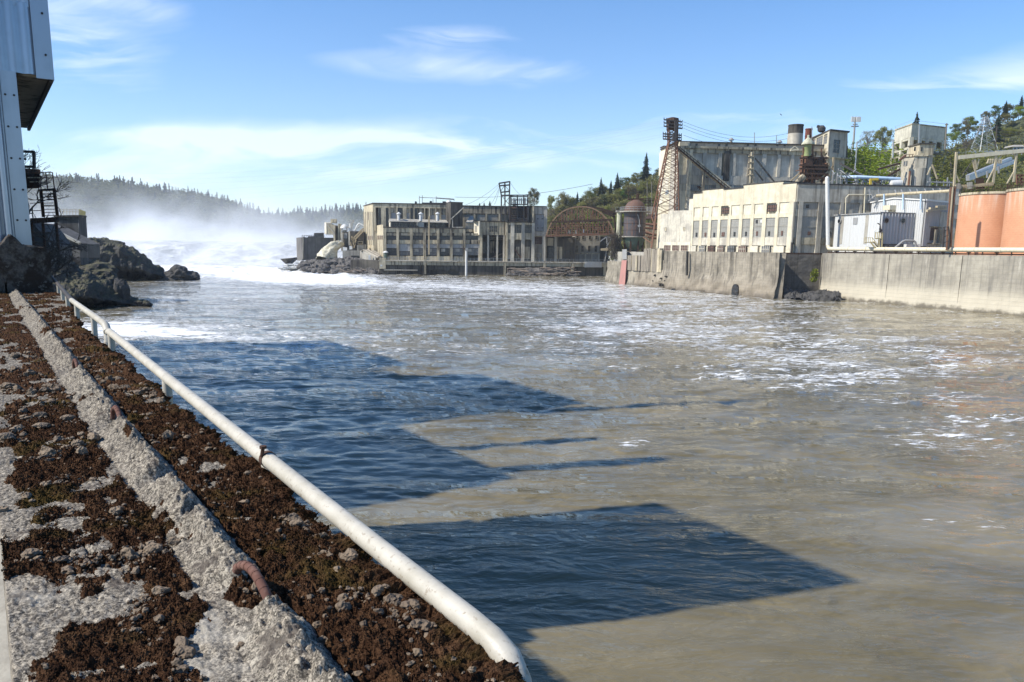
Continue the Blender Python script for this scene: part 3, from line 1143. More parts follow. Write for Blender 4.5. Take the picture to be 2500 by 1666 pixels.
def boulder(name, c, r, mat, label, cat, seed=0, squash=(1, 1, .7), group=None, amp=.3, sub=4):
    bm = bmesh.new()
    bmesh.ops.create_icosphere(bm, subdivisions=sub, radius=1)
    for v in bm.verts:
        p = v.co.copy()
        q = p + Vector((seed * 3.7, seed * 1.3, seed))
        k = 1 + amp * (mnoise.noise(q * 1.1) + .5 * mnoise.noise(q * 2.3) + .3 * mnoise.noise(q * 5) + .18 * mnoise.noise(q * 11))
        c2 = mnoise.voronoi(q * 1.2)[0]
        k -= amp * .5 * (c2[0])
        v.co = Vector((p.x * squash[0], p.y * squash[1], p.z * squash[2])) * r * k
    me = bpy.data.meshes.new(name); bm.to_mesh(me); bm.free()
    me.materials.append(mat)
    o = bpy.data.objects.new(name, me); COL.objects.link(o)
    o.location = c
    return tag(o, label, cat, group)


def build_left_rocks():
    g = lambda px, py, z=0: ground(px, py, z)
    # shaded ledge below the bank (photo 75..350, 600..750)
    rough_loft('rock_ledge', [
        [ground(60, 757, -1), at(70, 700, 117), at(75, 655, 120), at(75, 618, 124), at(60, 590, 140)],
        [ground(140, 757, -1), at(140, 720, 117), at(145, 675, 119), at(150, 640, 122), at(150, 610, 140)],
        [ground(215, 756, -1), at(215, 728, 117), at(215, 696, 120), at(205, 664, 124), at(200, 650, 140)],
        [ground(262, 750, -1), at(262, 733, 122), at(265, 706, 124), at(262, 688, 127), at(255, 660, 140)],
        [ground(300, 748, -1), at(300, 738, 125), at(298, 722, 126), at(290, 712, 129), at(280, 700, 140)],
        [ground(338, 746, -1), at(336, 743, 127), at(332, 738, 129), at(328, 735, 131), at(320, 738, 140)]],
        BASALTM, .75, .26, 'dark shaded basalt ledge running down from the near bank', 'rock', nu=130, nv=70, blocky=1.1)
    boulder('boulder', at(298, 714, 126), 1.8, BASALT, 'pointed dark rock standing up on the end of the near ledge', 'rock', 3, (.75, .8, 1.3))
    boulder('boulder', ground(343, 744, .2), 1.5, BASALTM, 'small brown boulder off the tip of the near ledge', 'rock', 5, (1.3, .9, .7))
    boulder('boulder', at(240, 668, 130), 2.6, BASALTM, 'sunlit mossy boulder at the foot of the concrete pier', 'rock', 8, (1.2, 1., .75))
    boulder('boulder', at(266, 690, 129), 1.9, BASALTM, 'pale rounded boulder lower down beside the mossy boulder', 'rock', 9, (1., 1., .9))
    # the dark promontory
    rough_loft('rock_promontory', [
        [ground(150, 690, -1), at(170, 640, 205), at(185, 590, 208), at(200, 588, 225), at(180, 640, 250)],
        [ground(235, 688, -1), at(235, 650, 208), at(222, 590, 210), at(225, 583, 228), at(225, 640, 250)],
        [ground(290, 688, -1), at(290, 650, 210), at(283, 598, 212), at(283, 592, 228), at(283, 650, 250)],
        [ground(335, 687, -1), at(335, 655, 211), at(328, 618, 213), at(330, 612, 228), at(330, 650, 245)],
        [ground(365, 686, -1), at(362, 665, 213), at(358, 645, 215), at(360, 640, 228), at(360, 655, 240)],
        [ground(392, 685, -1), at(390, 672, 216), at(384, 656, 219), at(384, 654, 227), at(384, 665, 236)],
        [ground(408, 684, -1), at(404, 680, 219), at(398, 674, 222), at(396, 672, 227), at(396, 675, 232)]],
        BASALTM, 1.0, .2, 'dark basalt promontory with mossy crest at the edge of the falls', 'rock', nu=130, nv=70, blocky=1.2)
    for i, (px, py, r, lab) in enumerate(((420, 679, 3.0, 'rough boulder next to the promontory tip'), (437, 673, 4.2, 'largest dark boulder in the row off the promontory'),
                                          (456, 677, 3.4, 'blocky boulder near the outer end of the row'), (469, 681, 2.6, 'outermost low boulder washed by white water'), (447, 683, 1.7, 'small stone in front of the boulder row'))):
        boulder('boulder', at(px, py, 219 + i), r * .8, BASALT, lab, 'rock', 20 + i, (1.2, 1, .75), 'boulders off the promontory', .4)
    # dry brush on the crest of the promontory
    tb = MB(); r = random.Random(4)
    for i in range(70):
        b = at(r.uniform(222, 320), 0, 1)
        px = r.uniform(225, 300)
        p = at(px, np.interp(px, [225, 283, 328], [588, 597, 617]) + 2, 216)
        tb.tube([p, p + Vector((r.gauss(0, .5), r.gauss(0, .3), r.uniform(.6, 1.6)))], [.05, .02], 4)
    tag(tb.build('dry_brush', BARKP), 'thin leafless brush along the promontory crest', 'brush', kind='stuff')


build_left_rocks()


def bare_tree(name, base, height, spread, seed, label, lean=(0, 0), r0=.06, depth=5, droop=0.):
    r = random.Random(seed)
    root = thing(name, label, 'tree', base)
    tk = MB(); br = MB()

    def grow(p, d, L, rad, lev):
        pts = [p]; q = p.copy(); dd = d.copy()
        for i in range(4):
            dd = (dd + Vector((r.gauss(0, .16), r.gauss(0, .16), r.gauss(0, .1) - droop * .05))).normalized()
            q = q + dd * L / 4
            pts.append(q.copy())
        (tk if lev == 0 else br).tube(pts, [max(.009, rad * (1 - .16 * i)) for i in range(5)], 6 if lev < 2 else 4)
        if lev >= depth: return
        for i in range(4 if lev < 3 else 3):
            t = r.uniform(.35, 1.)
            k = min(3, int(t * 4))
            s = pts[k].lerp(pts[k + 1], t * 4 - k if k < 3 else 1)
            nd = (dd + Vector((r.gauss(0, spread), r.gauss(0, spread), r.gauss(0, spread * .6) + .1 - droop * .2))).normalized()
            grow(s, nd, L * r.uniform(.55, .8), rad * .6, lev + 1)
    grow(Vector(base), Vector((lean[0], lean[1], 1)).normalized(), height * .42, r0, 0)
    tk.build('trunk', BARK, root, True)
    br.build('branches', BARK, root)
    return root


bare_tree('bare_tree', at(120, 745, 30), 3.8, .62, 5, 'leafless shrub hanging below the railing over the shaded ledge', (.6, .05), .075, 5, .5)
bare_tree('bare_tree', at(70, 575, 40), 5.2, .5, 12, 'thin leafless tree beside the rusty stair', (.18, .1), .1, 5)

# ------------------------------------------------------------------ the near bank: parapet, moss, rail
WD = Vector((-.568, .823, 0)); WN = Vector((.823, .568, 0))


def W(s, t, z):
    p = WD * s + WN * t
    return Vector((p.x, p.y, z))


def wall_edge(s):
    return .935 + .5 * sstep(s, 9.5, 20.) + .035 * fbm2(s * 2.2, s * 0 + 1.5, 3) + .03 * fbm2(s * 9, s * 0 + 4, 3)


RIDGE_GAPS = [(2.09, .13), (4.68, .16), (6.85, .2), (3.4, .06)]
s_ = np.exp(np.arange(math.log(.75), math.log(18.35), .0034))
tt_ = np.linspace(0, 1, 250)
SS, TQ = np.meshgrid(s_, tt_, indexing='ij')
EDG = wall_edge(SS)
TT = -.02 + TQ * (EDG + .02)
r1 = fbm2(SS * 3, TT * 6, 4)
r2 = fbm2(SS * 22, TT * 26, 4, .6)
r3 = fbm2(SS * 80, TT * 80, 3, .6)
rc = .555 + .012 * fbm2(SS * 1.5, SS * 0 + 7, 3)
rw_l = .105 + .03 * sstep(SS, 2.5, 5) + .02 * fbm2(SS * 4, SS * 0 + 2, 3); rw_r = .082 + .02 * fbm2(SS * 4, SS * 0 + 12, 3)
dl = np.clip(1 - (rc - TT) / rw_l, 0, 1) * (TT <= rc) + np.clip(1 - (TT - rc) / rw_r, 0, 1) * (TT > rc)
gapf = np.ones_like(SS)
for gs, gw in RIDGE_GAPS:
    gapf *= 1 - .92 * np.exp(-((SS - gs + .06 * r1) / gw) ** 4)
rh = (.088 + .018 * fbm2(SS * 2.1, SS * 0 + 3, 3)) * gapf * (1 - .55 * sstep(fbm2(SS * 5, TT * 5, 3), .1, .35))
RID = rh * np.minimum(dl * 1.08, 1.)
step = -.03 * sstep(SS, 7.9, 8.0) * (1 - sstep(SS, 8.05, 8.2))
crack = -.03 * np.exp(-((SS - 4.1 + .25 * r1) / .025) ** 2) - .035 * np.exp(-((SS - 7.9 + .2 * r1) / .05) ** 2) - .02 * np.exp(-((SS - 2.75 + .3 * r1) / .012) ** 2)
ZW = 9.0 + RID * (1 + .3 * r2) + .010 * r1 + .010 * r2 + .006 * r3 + step + crack
edge_drop = sstep(EDG - TT, .035, 0.) * .03
ZW = ZW - edge_drop * (1 + r2)


def build_parapet():
    nr, nc = SS.shape
    P = np.stack([WD.x * SS + WN.x * TT, WD.y * SS + WN.y * TT, ZW], -1)
    # sides: carry the last columns down
    def side(col, dt, z):
        q = P[:, col].copy(); q[:, 0] += WN.x * dt; q[:, 1] += WN.y * dt; q[:, 2] = z
        return q[:, None, :]
    n = .02 * fbm2(s_ * 6, s_ * 0, 3)
    A = np.concatenate([side(0, -.02, 8.0), side(0, -.012, 8.6), side(0, -.006, 8.93), P, side(-1, .006, 8.93), side(-1, -.01, 8.7), side(-1, .0, -1.)], axis=1)
    root = thing('parapet_wall', 'mossy old concrete parapet wall with a triangular ridge along its top', 'wall', W(0, .5, 8.0))
    b = base_of(root)
    o = fast_mesh('wall_body', (A - np.array(b)).reshape(-1, 3), grid_faces(nr, A.shape[1]), OLDCON, True, root)
    return root


parapet = build_parapet()


def build_moss():
    big = fbm2(SS * 1.6 + 3, TT * 3.2, 4, .55)
    med = fbm2(SS * 7, TT * 8, 5, .62)
    fin = fbm2(SS * 38, TT * 38, 4, .65)
    right = sstep(TT, rc + rw_r * .75, rc + rw_r * 1.15)
    left = sstep(rc - TT, rw_l * .95, rw_l * 1.25)
    cover = right * (.30 - .25 * sstep(SS, 6, 12)) + left * (.24 - .26 * (1 - sstep(SS, 1.6, 3.))) - (1 - right) * (1 - left) * .30
    cover = cover + .35 * (1 - gapf) - .35 * sstep(.10 - TT, 0, .08)
    cover = cover + .22 * sstep(TT, EDG - .10, EDG - .02) * sstep(3.6 - SS, 0, 1.5)
    m = cover + big * .75 + med * .42
    mask = sstep(m, -.01, .24)
    cus = np.abs(fbm2(SS * 13 + 4, TT * 15, 2, .5))
    h = mask * (.004 + .034 * np.clip(cus * 2.2, 0, 1) ** .7 * .62 + .016 * np.clip(med + .25, 0, 1) + .015 * fin + .004 * fbm2(SS * 110, TT * 110, 2, .6)) * (.85 + .3 * right)
    Z = ZW + np.where(mask > .01, h - .004, -.02)
    out = sstep(TT, EDG - .07, EDG) * mask * (.045 + .03 * sstep(2.6 - SS, 0, 1)) * (1 + 1.9 * med)
    Tm = TT + out
    P = np.stack([WD.x * SS + WN.x * Tm, WD.y * SS + WN.y * Tm, Z], -1)
    # close the outer lip
    lip = P[:, -1].copy(); lip[:, 2] -= .05 * (mask[:, -1] > .05); lip[:, 0] -= WN.x * .05; lip[:, 1] -= WN.y * .05
    P = np.concatenate([P, lip[:, None]], 1)
    mk = np.concatenate([mask, mask[:, -1:]], 1)
    nr, nc = mk.shape
    f = grid_faces(nr, nc)
    keep = mk.ravel()[f].max(1) > .01
    V = P.reshape(-1, 3); f = f[keep]
    used = np.zeros(len(V), bool); used[f.ravel()] = True
    idx = np.cumsum(used) - 1
    V0 = V[used]; f = idx[f]
    # tufts: tiny sprigs standing on the near moss
    rng = np.random.default_rng(3)
    cand = np.argwhere((mask > .35) & (SS < 5.5))
    w = (1 / SS[cand[:, 0], cand[:, 1]] ** .3); w /= w.sum()
    pick = cand[rng.choice(len(cand), 230000, p=w)]
    sI = SS[pick[:, 0], pick[:, 1]] + rng.normal(0, .003, len(pick)) * SS[pick[:, 0], pick[:, 1]]
    tI = Tm[pick[:, 0], pick[:, 1]] + rng.normal(0, .002, len(pick))
    zI = Z[pick[:, 0], pick[:, 1]]
    b = np.stack([WD.x * sI + WN.x * tI, WD.y * sI + WN.y * tI, zI - .002], -1)
    L = (rng.uniform(.0025, .0055, len(pick)) * np.clip(sI / 2.2, .7, 1.3))[:, None]
    up = np.stack([rng.normal(0, 1.1, len(pick)), rng.normal(0, 1.1, len(pick)), np.ones(len(pick))], -1); up /= np.linalg.norm(up, axis=1)[:, None]
    sd = rng.normal(size=(len(pick), 3)); sd = np.cross(up, sd); sd /= np.linalg.norm(sd, axis=1)[:, None]
    q = np.stack([b - sd * L * .4, b + sd * L * .4, b + up * L + sd * L * .3, b + up * L - sd * L * .3], 1).reshape(-1, 3)
    F2 = np.arange(len(q)).reshape(-1, 4) + len(V0)
    o = fast_mesh('moss', np.concatenate([V0, q]), np.concatenate([f, F2]), MOSS, False)
    tag(o, 'thick dry brown moss growing over the parapet top', 'moss', kind='stuff')
    # loose stones and crusts lying in the moss
    bm = bmesh.new(); bmesh.ops.create_icosphere(bm, subdivisions=2, radius=1); bm.verts.ensure_lookup_table()
    iv = np.array([v.co[:] for v in bm.verts]); fi = np.array([[v.index for v in fc.verts] for fc in bm.faces]); bm.free()
    VV = []; FF = []; b0 = 0
    cand = np.argwhere((SS < 9) & (mask > .1) | ((SS < 4) & (rng.random(SS.shape) < .1) & (RID < .02)))
    w = SS[cand[:, 0], cand[:, 1]] ** -.2 * np.exp(7 * fbm2(SS * 4 + 8, TT * 5, 3)[cand[:, 0], cand[:, 1]]); w = w / w.sum()
    for a_, c_ in cand[rng.choice(len(cand), 2400, p=w)]:
        s0 = SS[a_, c_]
        if TT[a_, c_] > EDG[a_, c_] - .03: continue
        r = min(.020, .0034 * rng.pareto(2.2) + .0035) * (1 if s0 < 4 else 1.4)
        p = iv * rng.uniform(.6, 1.2, 3) * np.array([1, 1, .75])
        th = rng.random() * 6.28
        p = np.stack([p[:, 0] * cos(th) - p[:, 1] * sin(th), p[:, 0] * sin(th) + p[:, 1] * cos(th), p[:, 2]], -1)
        k = 1 + .8 * perlin2(p[:, 0] * 1.7 + a_, p[:, 1] * 1.7 + p[:, 2] * 2 + c_) + .3 * perlin2(p[:, 0] * 4 + c_, p[:, 1] * 4 + p[:, 2] * 4)
        p = p * k[:, None] * r * 1.25
        VV.append(p + np.array([WD.x * s0 + WN.x * TT[a_, c_], WD.y * s0 + WN.y * TT[a_, c_], max(Z[a_, c_], ZW[a_, c_]) + r * .3])); FF.append(fi + b0); b0 += len(iv)
    tag(fast_mesh('pebbles', np.concatenate(VV), np.concatenate(FF), PEBBLE, False), 'small brown stones and crumbs lying in the moss', 'gravel', kind='stuff')


build_moss()


def build_rebars():
    def bar(s0, s1, t0, t1, up, r, label):
        root = thing('rebar_loop', label, 'rebar', W((s0 + s1) / 2, t0, 9.03))
        n = 11; pts = []
        for i in range(n):
            q = i / (n - 1)
            pts.append(W(s0 + (s1 - s0) * q, t0 + (t1 - t0) * q, 9.02 + up * sin(pi * (q * .82 + .12)) - (0 if 0 < i < n - 1 else .04)))
        mb = MB(); mb.tube(pts, r, 12)
        mb.build('bent_bar', RUSTBAR, root, True)
        ru = MB()
        for i in range(1, n - 1):
            a = pts[i]; d = (pts[i + 1] - pts[i - 1]).normalized() * .002
            ru.tube([a - d, a + d], r * 1.09, 10)
        ru.build('rib', RUSTBAR, root, True)
    bar(2.23, 1.95, .545, .57, .08, .0135, 'thick rusty bar arching out of the broken ridge in the foreground')
    bar(4.8, 4.57, .55, .565, .08, .0135, 'rusty bar stub halfway along the broken ridge')
    bar(6.97, 6.75, .55, .56, .075, .013, 'small rusty bar far along the ridge near the rail joint')


RUSTBAR = paint('brown_rebar_rust', (.115, .055, .04), (.19, .11, .085), .4, .85, scale=14, streak=False, spec=.2)
build_rebars()

# higher parapet section at the far end and the bank behind it
def build_parapet_end():
    root = thing('parapet_end_block', 'taller dark concrete parapet block with mossy top at the far end of the wall', 'wall', W(18.9, .6, 9.0))
    s = np.linspace(0, 1, 40)
    prof = [(-.55, 4.), (-.52, 9.88), (-.3, 9.93), (.2, 9.95), (.38, 9.97), (.5, 10.13), (.555, 10.16), (.63, 10.1), (.74, 9.96), (.9, 9.95), (1.12, 9.92), (1.2, 9.86), (1.2, 8.6), (1.2, 4.0)]
    # densify
    pp = []
    for (t0, z0), (t1, z1) in zip(prof[:-1], prof[1:]):
        n = max(2, int(math.hypot(t1 - t0, z1 - z0) / .05))
        n = min(n, 40)
        for i in range(n): pp.append((t0 + (t1 - t0) * i / n, z0 + (z1 - z0) * i / n))
    pp.append(prof[-1])
    ctr = (.4, 9.2)
    V = []; rings = []
    # front face rings shrink to the middle so the face is rough as well
    for q in (0.02, .15, .3, .45, .6, .75, .88, .96):
        rings.append([(W(18.35, ctr[0] + (t - ctr[0]) * q, ctr[1] + (z - ctr[1]) * q), q) for t, z in pp])
    for sl in np.concatenate([np.linspace(0, .6, 12), np.linspace(.8, 6, 24)]):
        rings.append([(W(18.37 + sl, t, z), 1) for t, z in pp])
    for ring in rings:
        for p, q in ring:
            n = mnoise.noise(p * 1.7) + .6 * mnoise.noise(p * 4.1) + .4 * mnoise.noise(p * 9.3)
            e = Vector((mnoise.noise(p * 2.3 + Vector((5, 0, 0))), mnoise.noise(p * 2.3 + Vector((0, 5, 0))), mnoise.noise(p * 2.3)))
            V.append(p + WD * (-.03 * n) + e * .022 + Vector((0, 0, .008 * n)))
    b = base_of(root)
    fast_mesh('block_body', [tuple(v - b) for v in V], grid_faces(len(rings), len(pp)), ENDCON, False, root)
    # moss cap
    MV = []
    S2 = np.linspace(18.36, 23.5, 70); T2 = np.linspace(-.5, 1.22, 70)
    for a in S2:
        for t in T2:
            z = np.interp(t, [q[0] for q in prof[1:12]], [q[1] for q in prof[1:12]])
            p = W(a, t, z)
            n = mnoise.noise(p * 3) + .5 * mnoise.noise(p * 8) + .35 * mnoise.noise(p * 19)
            MV.append(p + Vector((0, 0, -.015 + .06 * n)) - b)
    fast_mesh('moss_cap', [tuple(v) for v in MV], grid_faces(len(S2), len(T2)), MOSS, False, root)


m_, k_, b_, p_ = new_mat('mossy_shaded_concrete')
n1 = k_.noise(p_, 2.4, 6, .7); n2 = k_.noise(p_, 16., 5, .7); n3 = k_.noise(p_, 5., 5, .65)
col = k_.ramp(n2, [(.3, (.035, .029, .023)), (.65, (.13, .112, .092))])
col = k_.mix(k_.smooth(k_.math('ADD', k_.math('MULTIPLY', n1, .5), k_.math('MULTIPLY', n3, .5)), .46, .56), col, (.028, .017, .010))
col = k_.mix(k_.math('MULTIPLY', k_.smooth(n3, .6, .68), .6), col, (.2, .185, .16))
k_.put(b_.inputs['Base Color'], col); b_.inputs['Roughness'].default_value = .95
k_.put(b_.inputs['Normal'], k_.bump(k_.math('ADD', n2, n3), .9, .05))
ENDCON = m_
build_parapet_end()


def bank(poly, z0, z1, name, label, mat):
    mb = MB(); mb.prism([W(s, t, z1) for s, t in poly], (0, 0, z0 - z1))
    return tag(mb.build(name, mat), label, 'bank', kind='structure')


bank([(-60, -45), (-60, -.05), (24, -.05), (24, .55), (95, .3), (95, -45)], -3, 7.95, 'river_bank', 'concrete yard of the near bank behind the parapet', GREYC2)


# ------------------------------------------------------------------ pipe rails
def build_rails():
    R = .034
    def rail(name, label, path, posts, elbow=True):
        root = thing(name, label, 'railing', W(*path[0][:2], 8.6))
        mb = MB(); mb.tube([W(*p) for p in path], R, 14)
        mb.build('top_rail', RAILP, root, True)
        for s, t, zt in posts:
            pm = MB(); pm.tube([W(s, t, 8.35), W(s, t, zt - .01)], R * .92, 12)
            pm.build('post', RAILP, root, True)
        return root
    def zr(s): return 9.03 + (9.165 - 9.03) * (s - 1.45) / 6.95
    near = [(1.36, .99, 8.3), (1.362, .99, 8.75), (1.37, .99, 8.9), (1.39, .988, 8.965), (1.43, .986, 9.01), (1.5, .984, 9.028), (1.6, .982, 9.035)]
    for s in (2.2, 3.0, 4.2, 5.6, 7., 8.28): near.append((s, .98, zr(s)))
    near += [(8.36, .98, zr(8.3) - .012)]
    root = rail('pipe_railing', 'long white pipe railing bending down at the near corner of the parapet', near, [(8.2, .98, zr(8.2)), (5.55, .98, zr(5.55)), (3.32, .98, zr(3.3))])
    cl = MB()
    c = W(3.32, .98, zr(3.32))
    cl.tube([W(3.30, .98, zr(3.3)), W(3.335, .98, zr(3.3))], R * 1.1, 14)
    cl.build('clamp', RUSTD, root, True)
    c2 = MB(); c2.tube([W(3.31, .95, zr(3.3) + .02), W(3.30, .955, zr(3.3) + .062)], .008, 8); c2.tube([W(3.30, .955, zr(3.3) + .058), W(3.30, .955, zr(3.3) + .07)], .016, 8)
    c2.build('bolt', RUSTD, root, True)
    far = [(8.62, 1.0, 8.5), (8.62, 1.0, 9.02), (8.63, 1.0, 9.1), (8.68, 1.0, 9.17), (8.78, 1.0, 9.195), (9.5, 1.005, 9.2), (11, 1.02, 9.2), (12.6, 1.04, 9.2)]
    root = rail('pipe_railing', 'shorter white pipe railing running on to the block, dark at its far end', far, [(9.9, 1.02, 9.2), (11.9, 1.035, 9.2), (14., 1.1, 9.2), (15.9, 1.18, 9.2), (17.8, 1.26, 9.2)])
    m = MB(); m.tube([W(*p) for p in ((12.61, 1.04, 9.2), (13.1, 1.06, 9.2), (15.5, 1.16, 9.2), (18, 1.26, 9.2), (20.5, 1.36, 9.2), (22.5, 1.44, 9.2))], R, 12); m.build('dark_rail_section', STEELD, root, True)  # far length of the rail in a darker colour
    cl = MB(); cl.tube([W(8.62, 1., 8.98), W(8.62, 1., 9.03)], R * 1.22, 14); cl.tube([W(8.6, 1., 9.13), W(8.7, 1., 9.186)], R * 1.1, 14)
    cl.build('elbow_joint', RAILP, root, True)


m_, k_, b_, p_ = new_mat('chalky_white_pipe_paint')
n1 = k_.noise(p_, 6., 5, .65); n2 = k_.noise(p_, 45., 4, .7)
col = k_.ramp(n1, [(.35, (.37, .335, .26)), (.6, (.48, .44, .36))])
col = k_.mix(k_.math('MULTIPLY', k_.smooth(n2, .57, .66), .75), col, (.25, .2, .14))
col = k_.mix(k_.math('MULTIPLY', k_.smooth(n1, .60, .72), .4), col, (.44, .40, .31))
k_.put(b_.inputs['Base Color'], col); b_.inputs['Roughness'].default_value = .5
k_.put(b_.inputs['Normal'], k_.bump(n2, .25, .004))
RAILP = m_
build_rails()

# ------------------------------------------------------------------ corrugated mill building on the near bank
SHEET = paint('pale_blue_sheet_metal', (.34, .39, .45), (.24, .27, .3), .25, .28, metal=.55, spec=.6, scale=.9)
SHEETW = paint('white_sheet_metal', (.38, .42, .47), (.26, .29, .32), .25, .28, metal=.45, spec=.6, scale=.9)


def corrugated(mb, a, b, z0, z1, period=.2, depth=.035, out=None, th=.01):
    """upright corrugated sheet from a to b (plan points)"""
    a = Vector((a.x, a.y, 0)); b = Vector((b.x, b.y, 0)); L = (b - a).length; d = (b - a) / L
    n = Vector((d.y, -d.x, 0)) if out is None else out
    k = max(4, int(L / period * 8)); vs = []; fs = []
    for i in range(k + 1):
        u = L * i / k
        o = depth * .5 * (1 + sin(2 * pi * u / period))
        p = a + d * u + n * o
        vs += [(p.x, p.y, z0), (p.x, p.y, z1)]
    for i in range(k): fs.append((2 * i, 2 * i + 2, 2 * i + 3, 2 * i + 1))
    mb.add(vs, fs)


def build_mill_shed():
    root = thing('corrugated_building', 'tall pale blue corrugated metal building with an overhanging upper storey', 'building', W(19.2, 0, 8.0))
    out_f = -WD; out_r = WN
    zs, zt = 13.37, 19.6
    # solid cores, the sheets stand proud of them; unseen upper roof sloped to shape its shadow
    rz = lambda t: zt - (1.6 - t) * 4.44
    m = MB(); m.prism([W(19.3, .2, 8.0), W(19.3, .80, 8.0), W(28.2, .80, 8.0), W(28.2, .2, 8.0)], (0, 0, zs - 8.3)); m.build('lower_core', SHEET, root)
    m = MB(); m.prism([W(19.3, .19, 8.0), W(19.3, .19, 10.3), W(19.3, -9, 9.9), W(19.3, -9, 8.0)], WD * 8.9); m.build('side_hall', SHEET, root)
    m = MB(); m.prism([W(19.3, t, z) for t, z in ((.21, zs + .08), (1.5, zs + .08), (1.5, rz(1.5) - .1), (.21, rz(.21) - .1))], WD * 8.5); m.build('upper_core', SHEET, root)
    m = MB(); corrugated(m, W(19.25, .1, 0), W(19.25, .7, 0), 7.95, 13.4, .24, .07, out_f); m.build('lower_front_sheet', SHEETW, root, True)
    m = MB(); corrugated(m, W(19.3, .86, 0), W(28.2, .86, 0), 7.95, 13.3, .22, .05, out_r); m.build('lower_side_sheet', SHEET, root, True)
    m = MB(); corrugated(m, W(19.22, .66, 0), W(19.22, 1.33, 0), zs + .02, 14.75, .24, .065, out_f); m.build('upper_front_sheet', SHEET, root, True)
    m = MB(); corrugated(m, W(19.24, .7, 0), W(19.24, 1.33, 0), 14.68, 15.2, .24, .065, out_f); m.build('top_front_sheet', SHEETW, root, True)
    m = MB(); corrugated(m, W(19.3, 1.56, 0), W(27.8, 1.56, 0), zs - .02, zt, .2, .04, out_r); m.build('upper_side_sheet', SHEET, root, True)
    # corner trims
    m = MB(); m.prism([W(19.16, .67, 8.0), W(19.16, .95, 8.0), W(19.6, .95, 8.0), W(19.6, .92, 8.0), W(19.19, .92, 8.0), W(19.19, .67, 8.0)], (0, 0, 5.4)); m.build('corner_trim', SHEETW, root)
    m = MB(); m.prism([W(19.17, 1.30, zs - .04), W(19.17, 1.62, zs - .04), W(19.5, 1.62, zs - .04), W(19.5, 1.60, zs - .04), W(19.20, 1.60, zs - .04), W(19.20, 1.30, zs - .04)], (0, 0, 4.3)); m.build('corner_trim', SHEETW, root)
    m = MB(); m.tube([W(19.12, .56, 8.0), W(19.12, .56, 13.4)], .055, 12); m.build('downpipe', SHEETW, root, True)
    # screws on the trims
    for t, z in [(t, 8.6 + i * .62) for i in range(8) for t in (.73, .88)] + [(1.5, 13.8 + i * .8) for i in range(5)]:
        MB().tube([W(19.172, t, z), W(19.145, t, z)], .022, 8).build('screw', STEELD, root)
    # soffit boards under the overhang
    m = MB()
    for i in range(20):
        a = 19.26 + i * .427
        m.prism([W(a, .98, zs - .01), W(a, 1.52, zs - .01), W(a + .41, 1.52, zs - .01), W(a + .41, .98, zs - .01)], (0, 0, .05 + .01 * (i % 2)))
    m.build('soffit', WOODP, root)
    m = MB(); m.prism([W(19.25, 1.53, zs - .08), W(27.82, 1.53, zs - .08), W(27.82, 1.6, zs - .08), W(19.25, 1.6, zs - .08)], (0, 0, .09)); m.build('eave_beam', STEELD, root)
    m = MB(); m.prism([W(19.1, 1.66, zt), W(19.1, 1.66, zt + .12), W(19.1, .1, 13.2), W(19.1, .1, 13.08)], WD * 8.75); m.build('roof', GALV, root)
    # the halls that run on behind, seen only by the shadows they throw
    def hall(s0, s1, z, name='rear_hall', t0=-14, t1=-.4):
        m = MB(); m.prism([W(s0, t0, 7.95), W(s0, t1, 7.95), W(s1, t1, 7.95), W(s1, t0, 7.95)], (0, 0, z - 7.95)); m.build(name, SHEET, root)
    hall(33.5, 49.6, 18.9); hall(49.65, 63, 32.4); hall(63.05, 70, 26.7); hall(70.05, 88.5, 30.2)
    for s, t, z, r in ((35.2, -1.2, 27.3, .5), (40, -1.2, 27.2, .42), (48.2, -1.4, 43., .5)):
        m = MB(); m.tube([W(s, t, 18.8), W(s, t, z)], r, 14); m.build('roof_stack', GALV, root, True)


build_mill_shed()


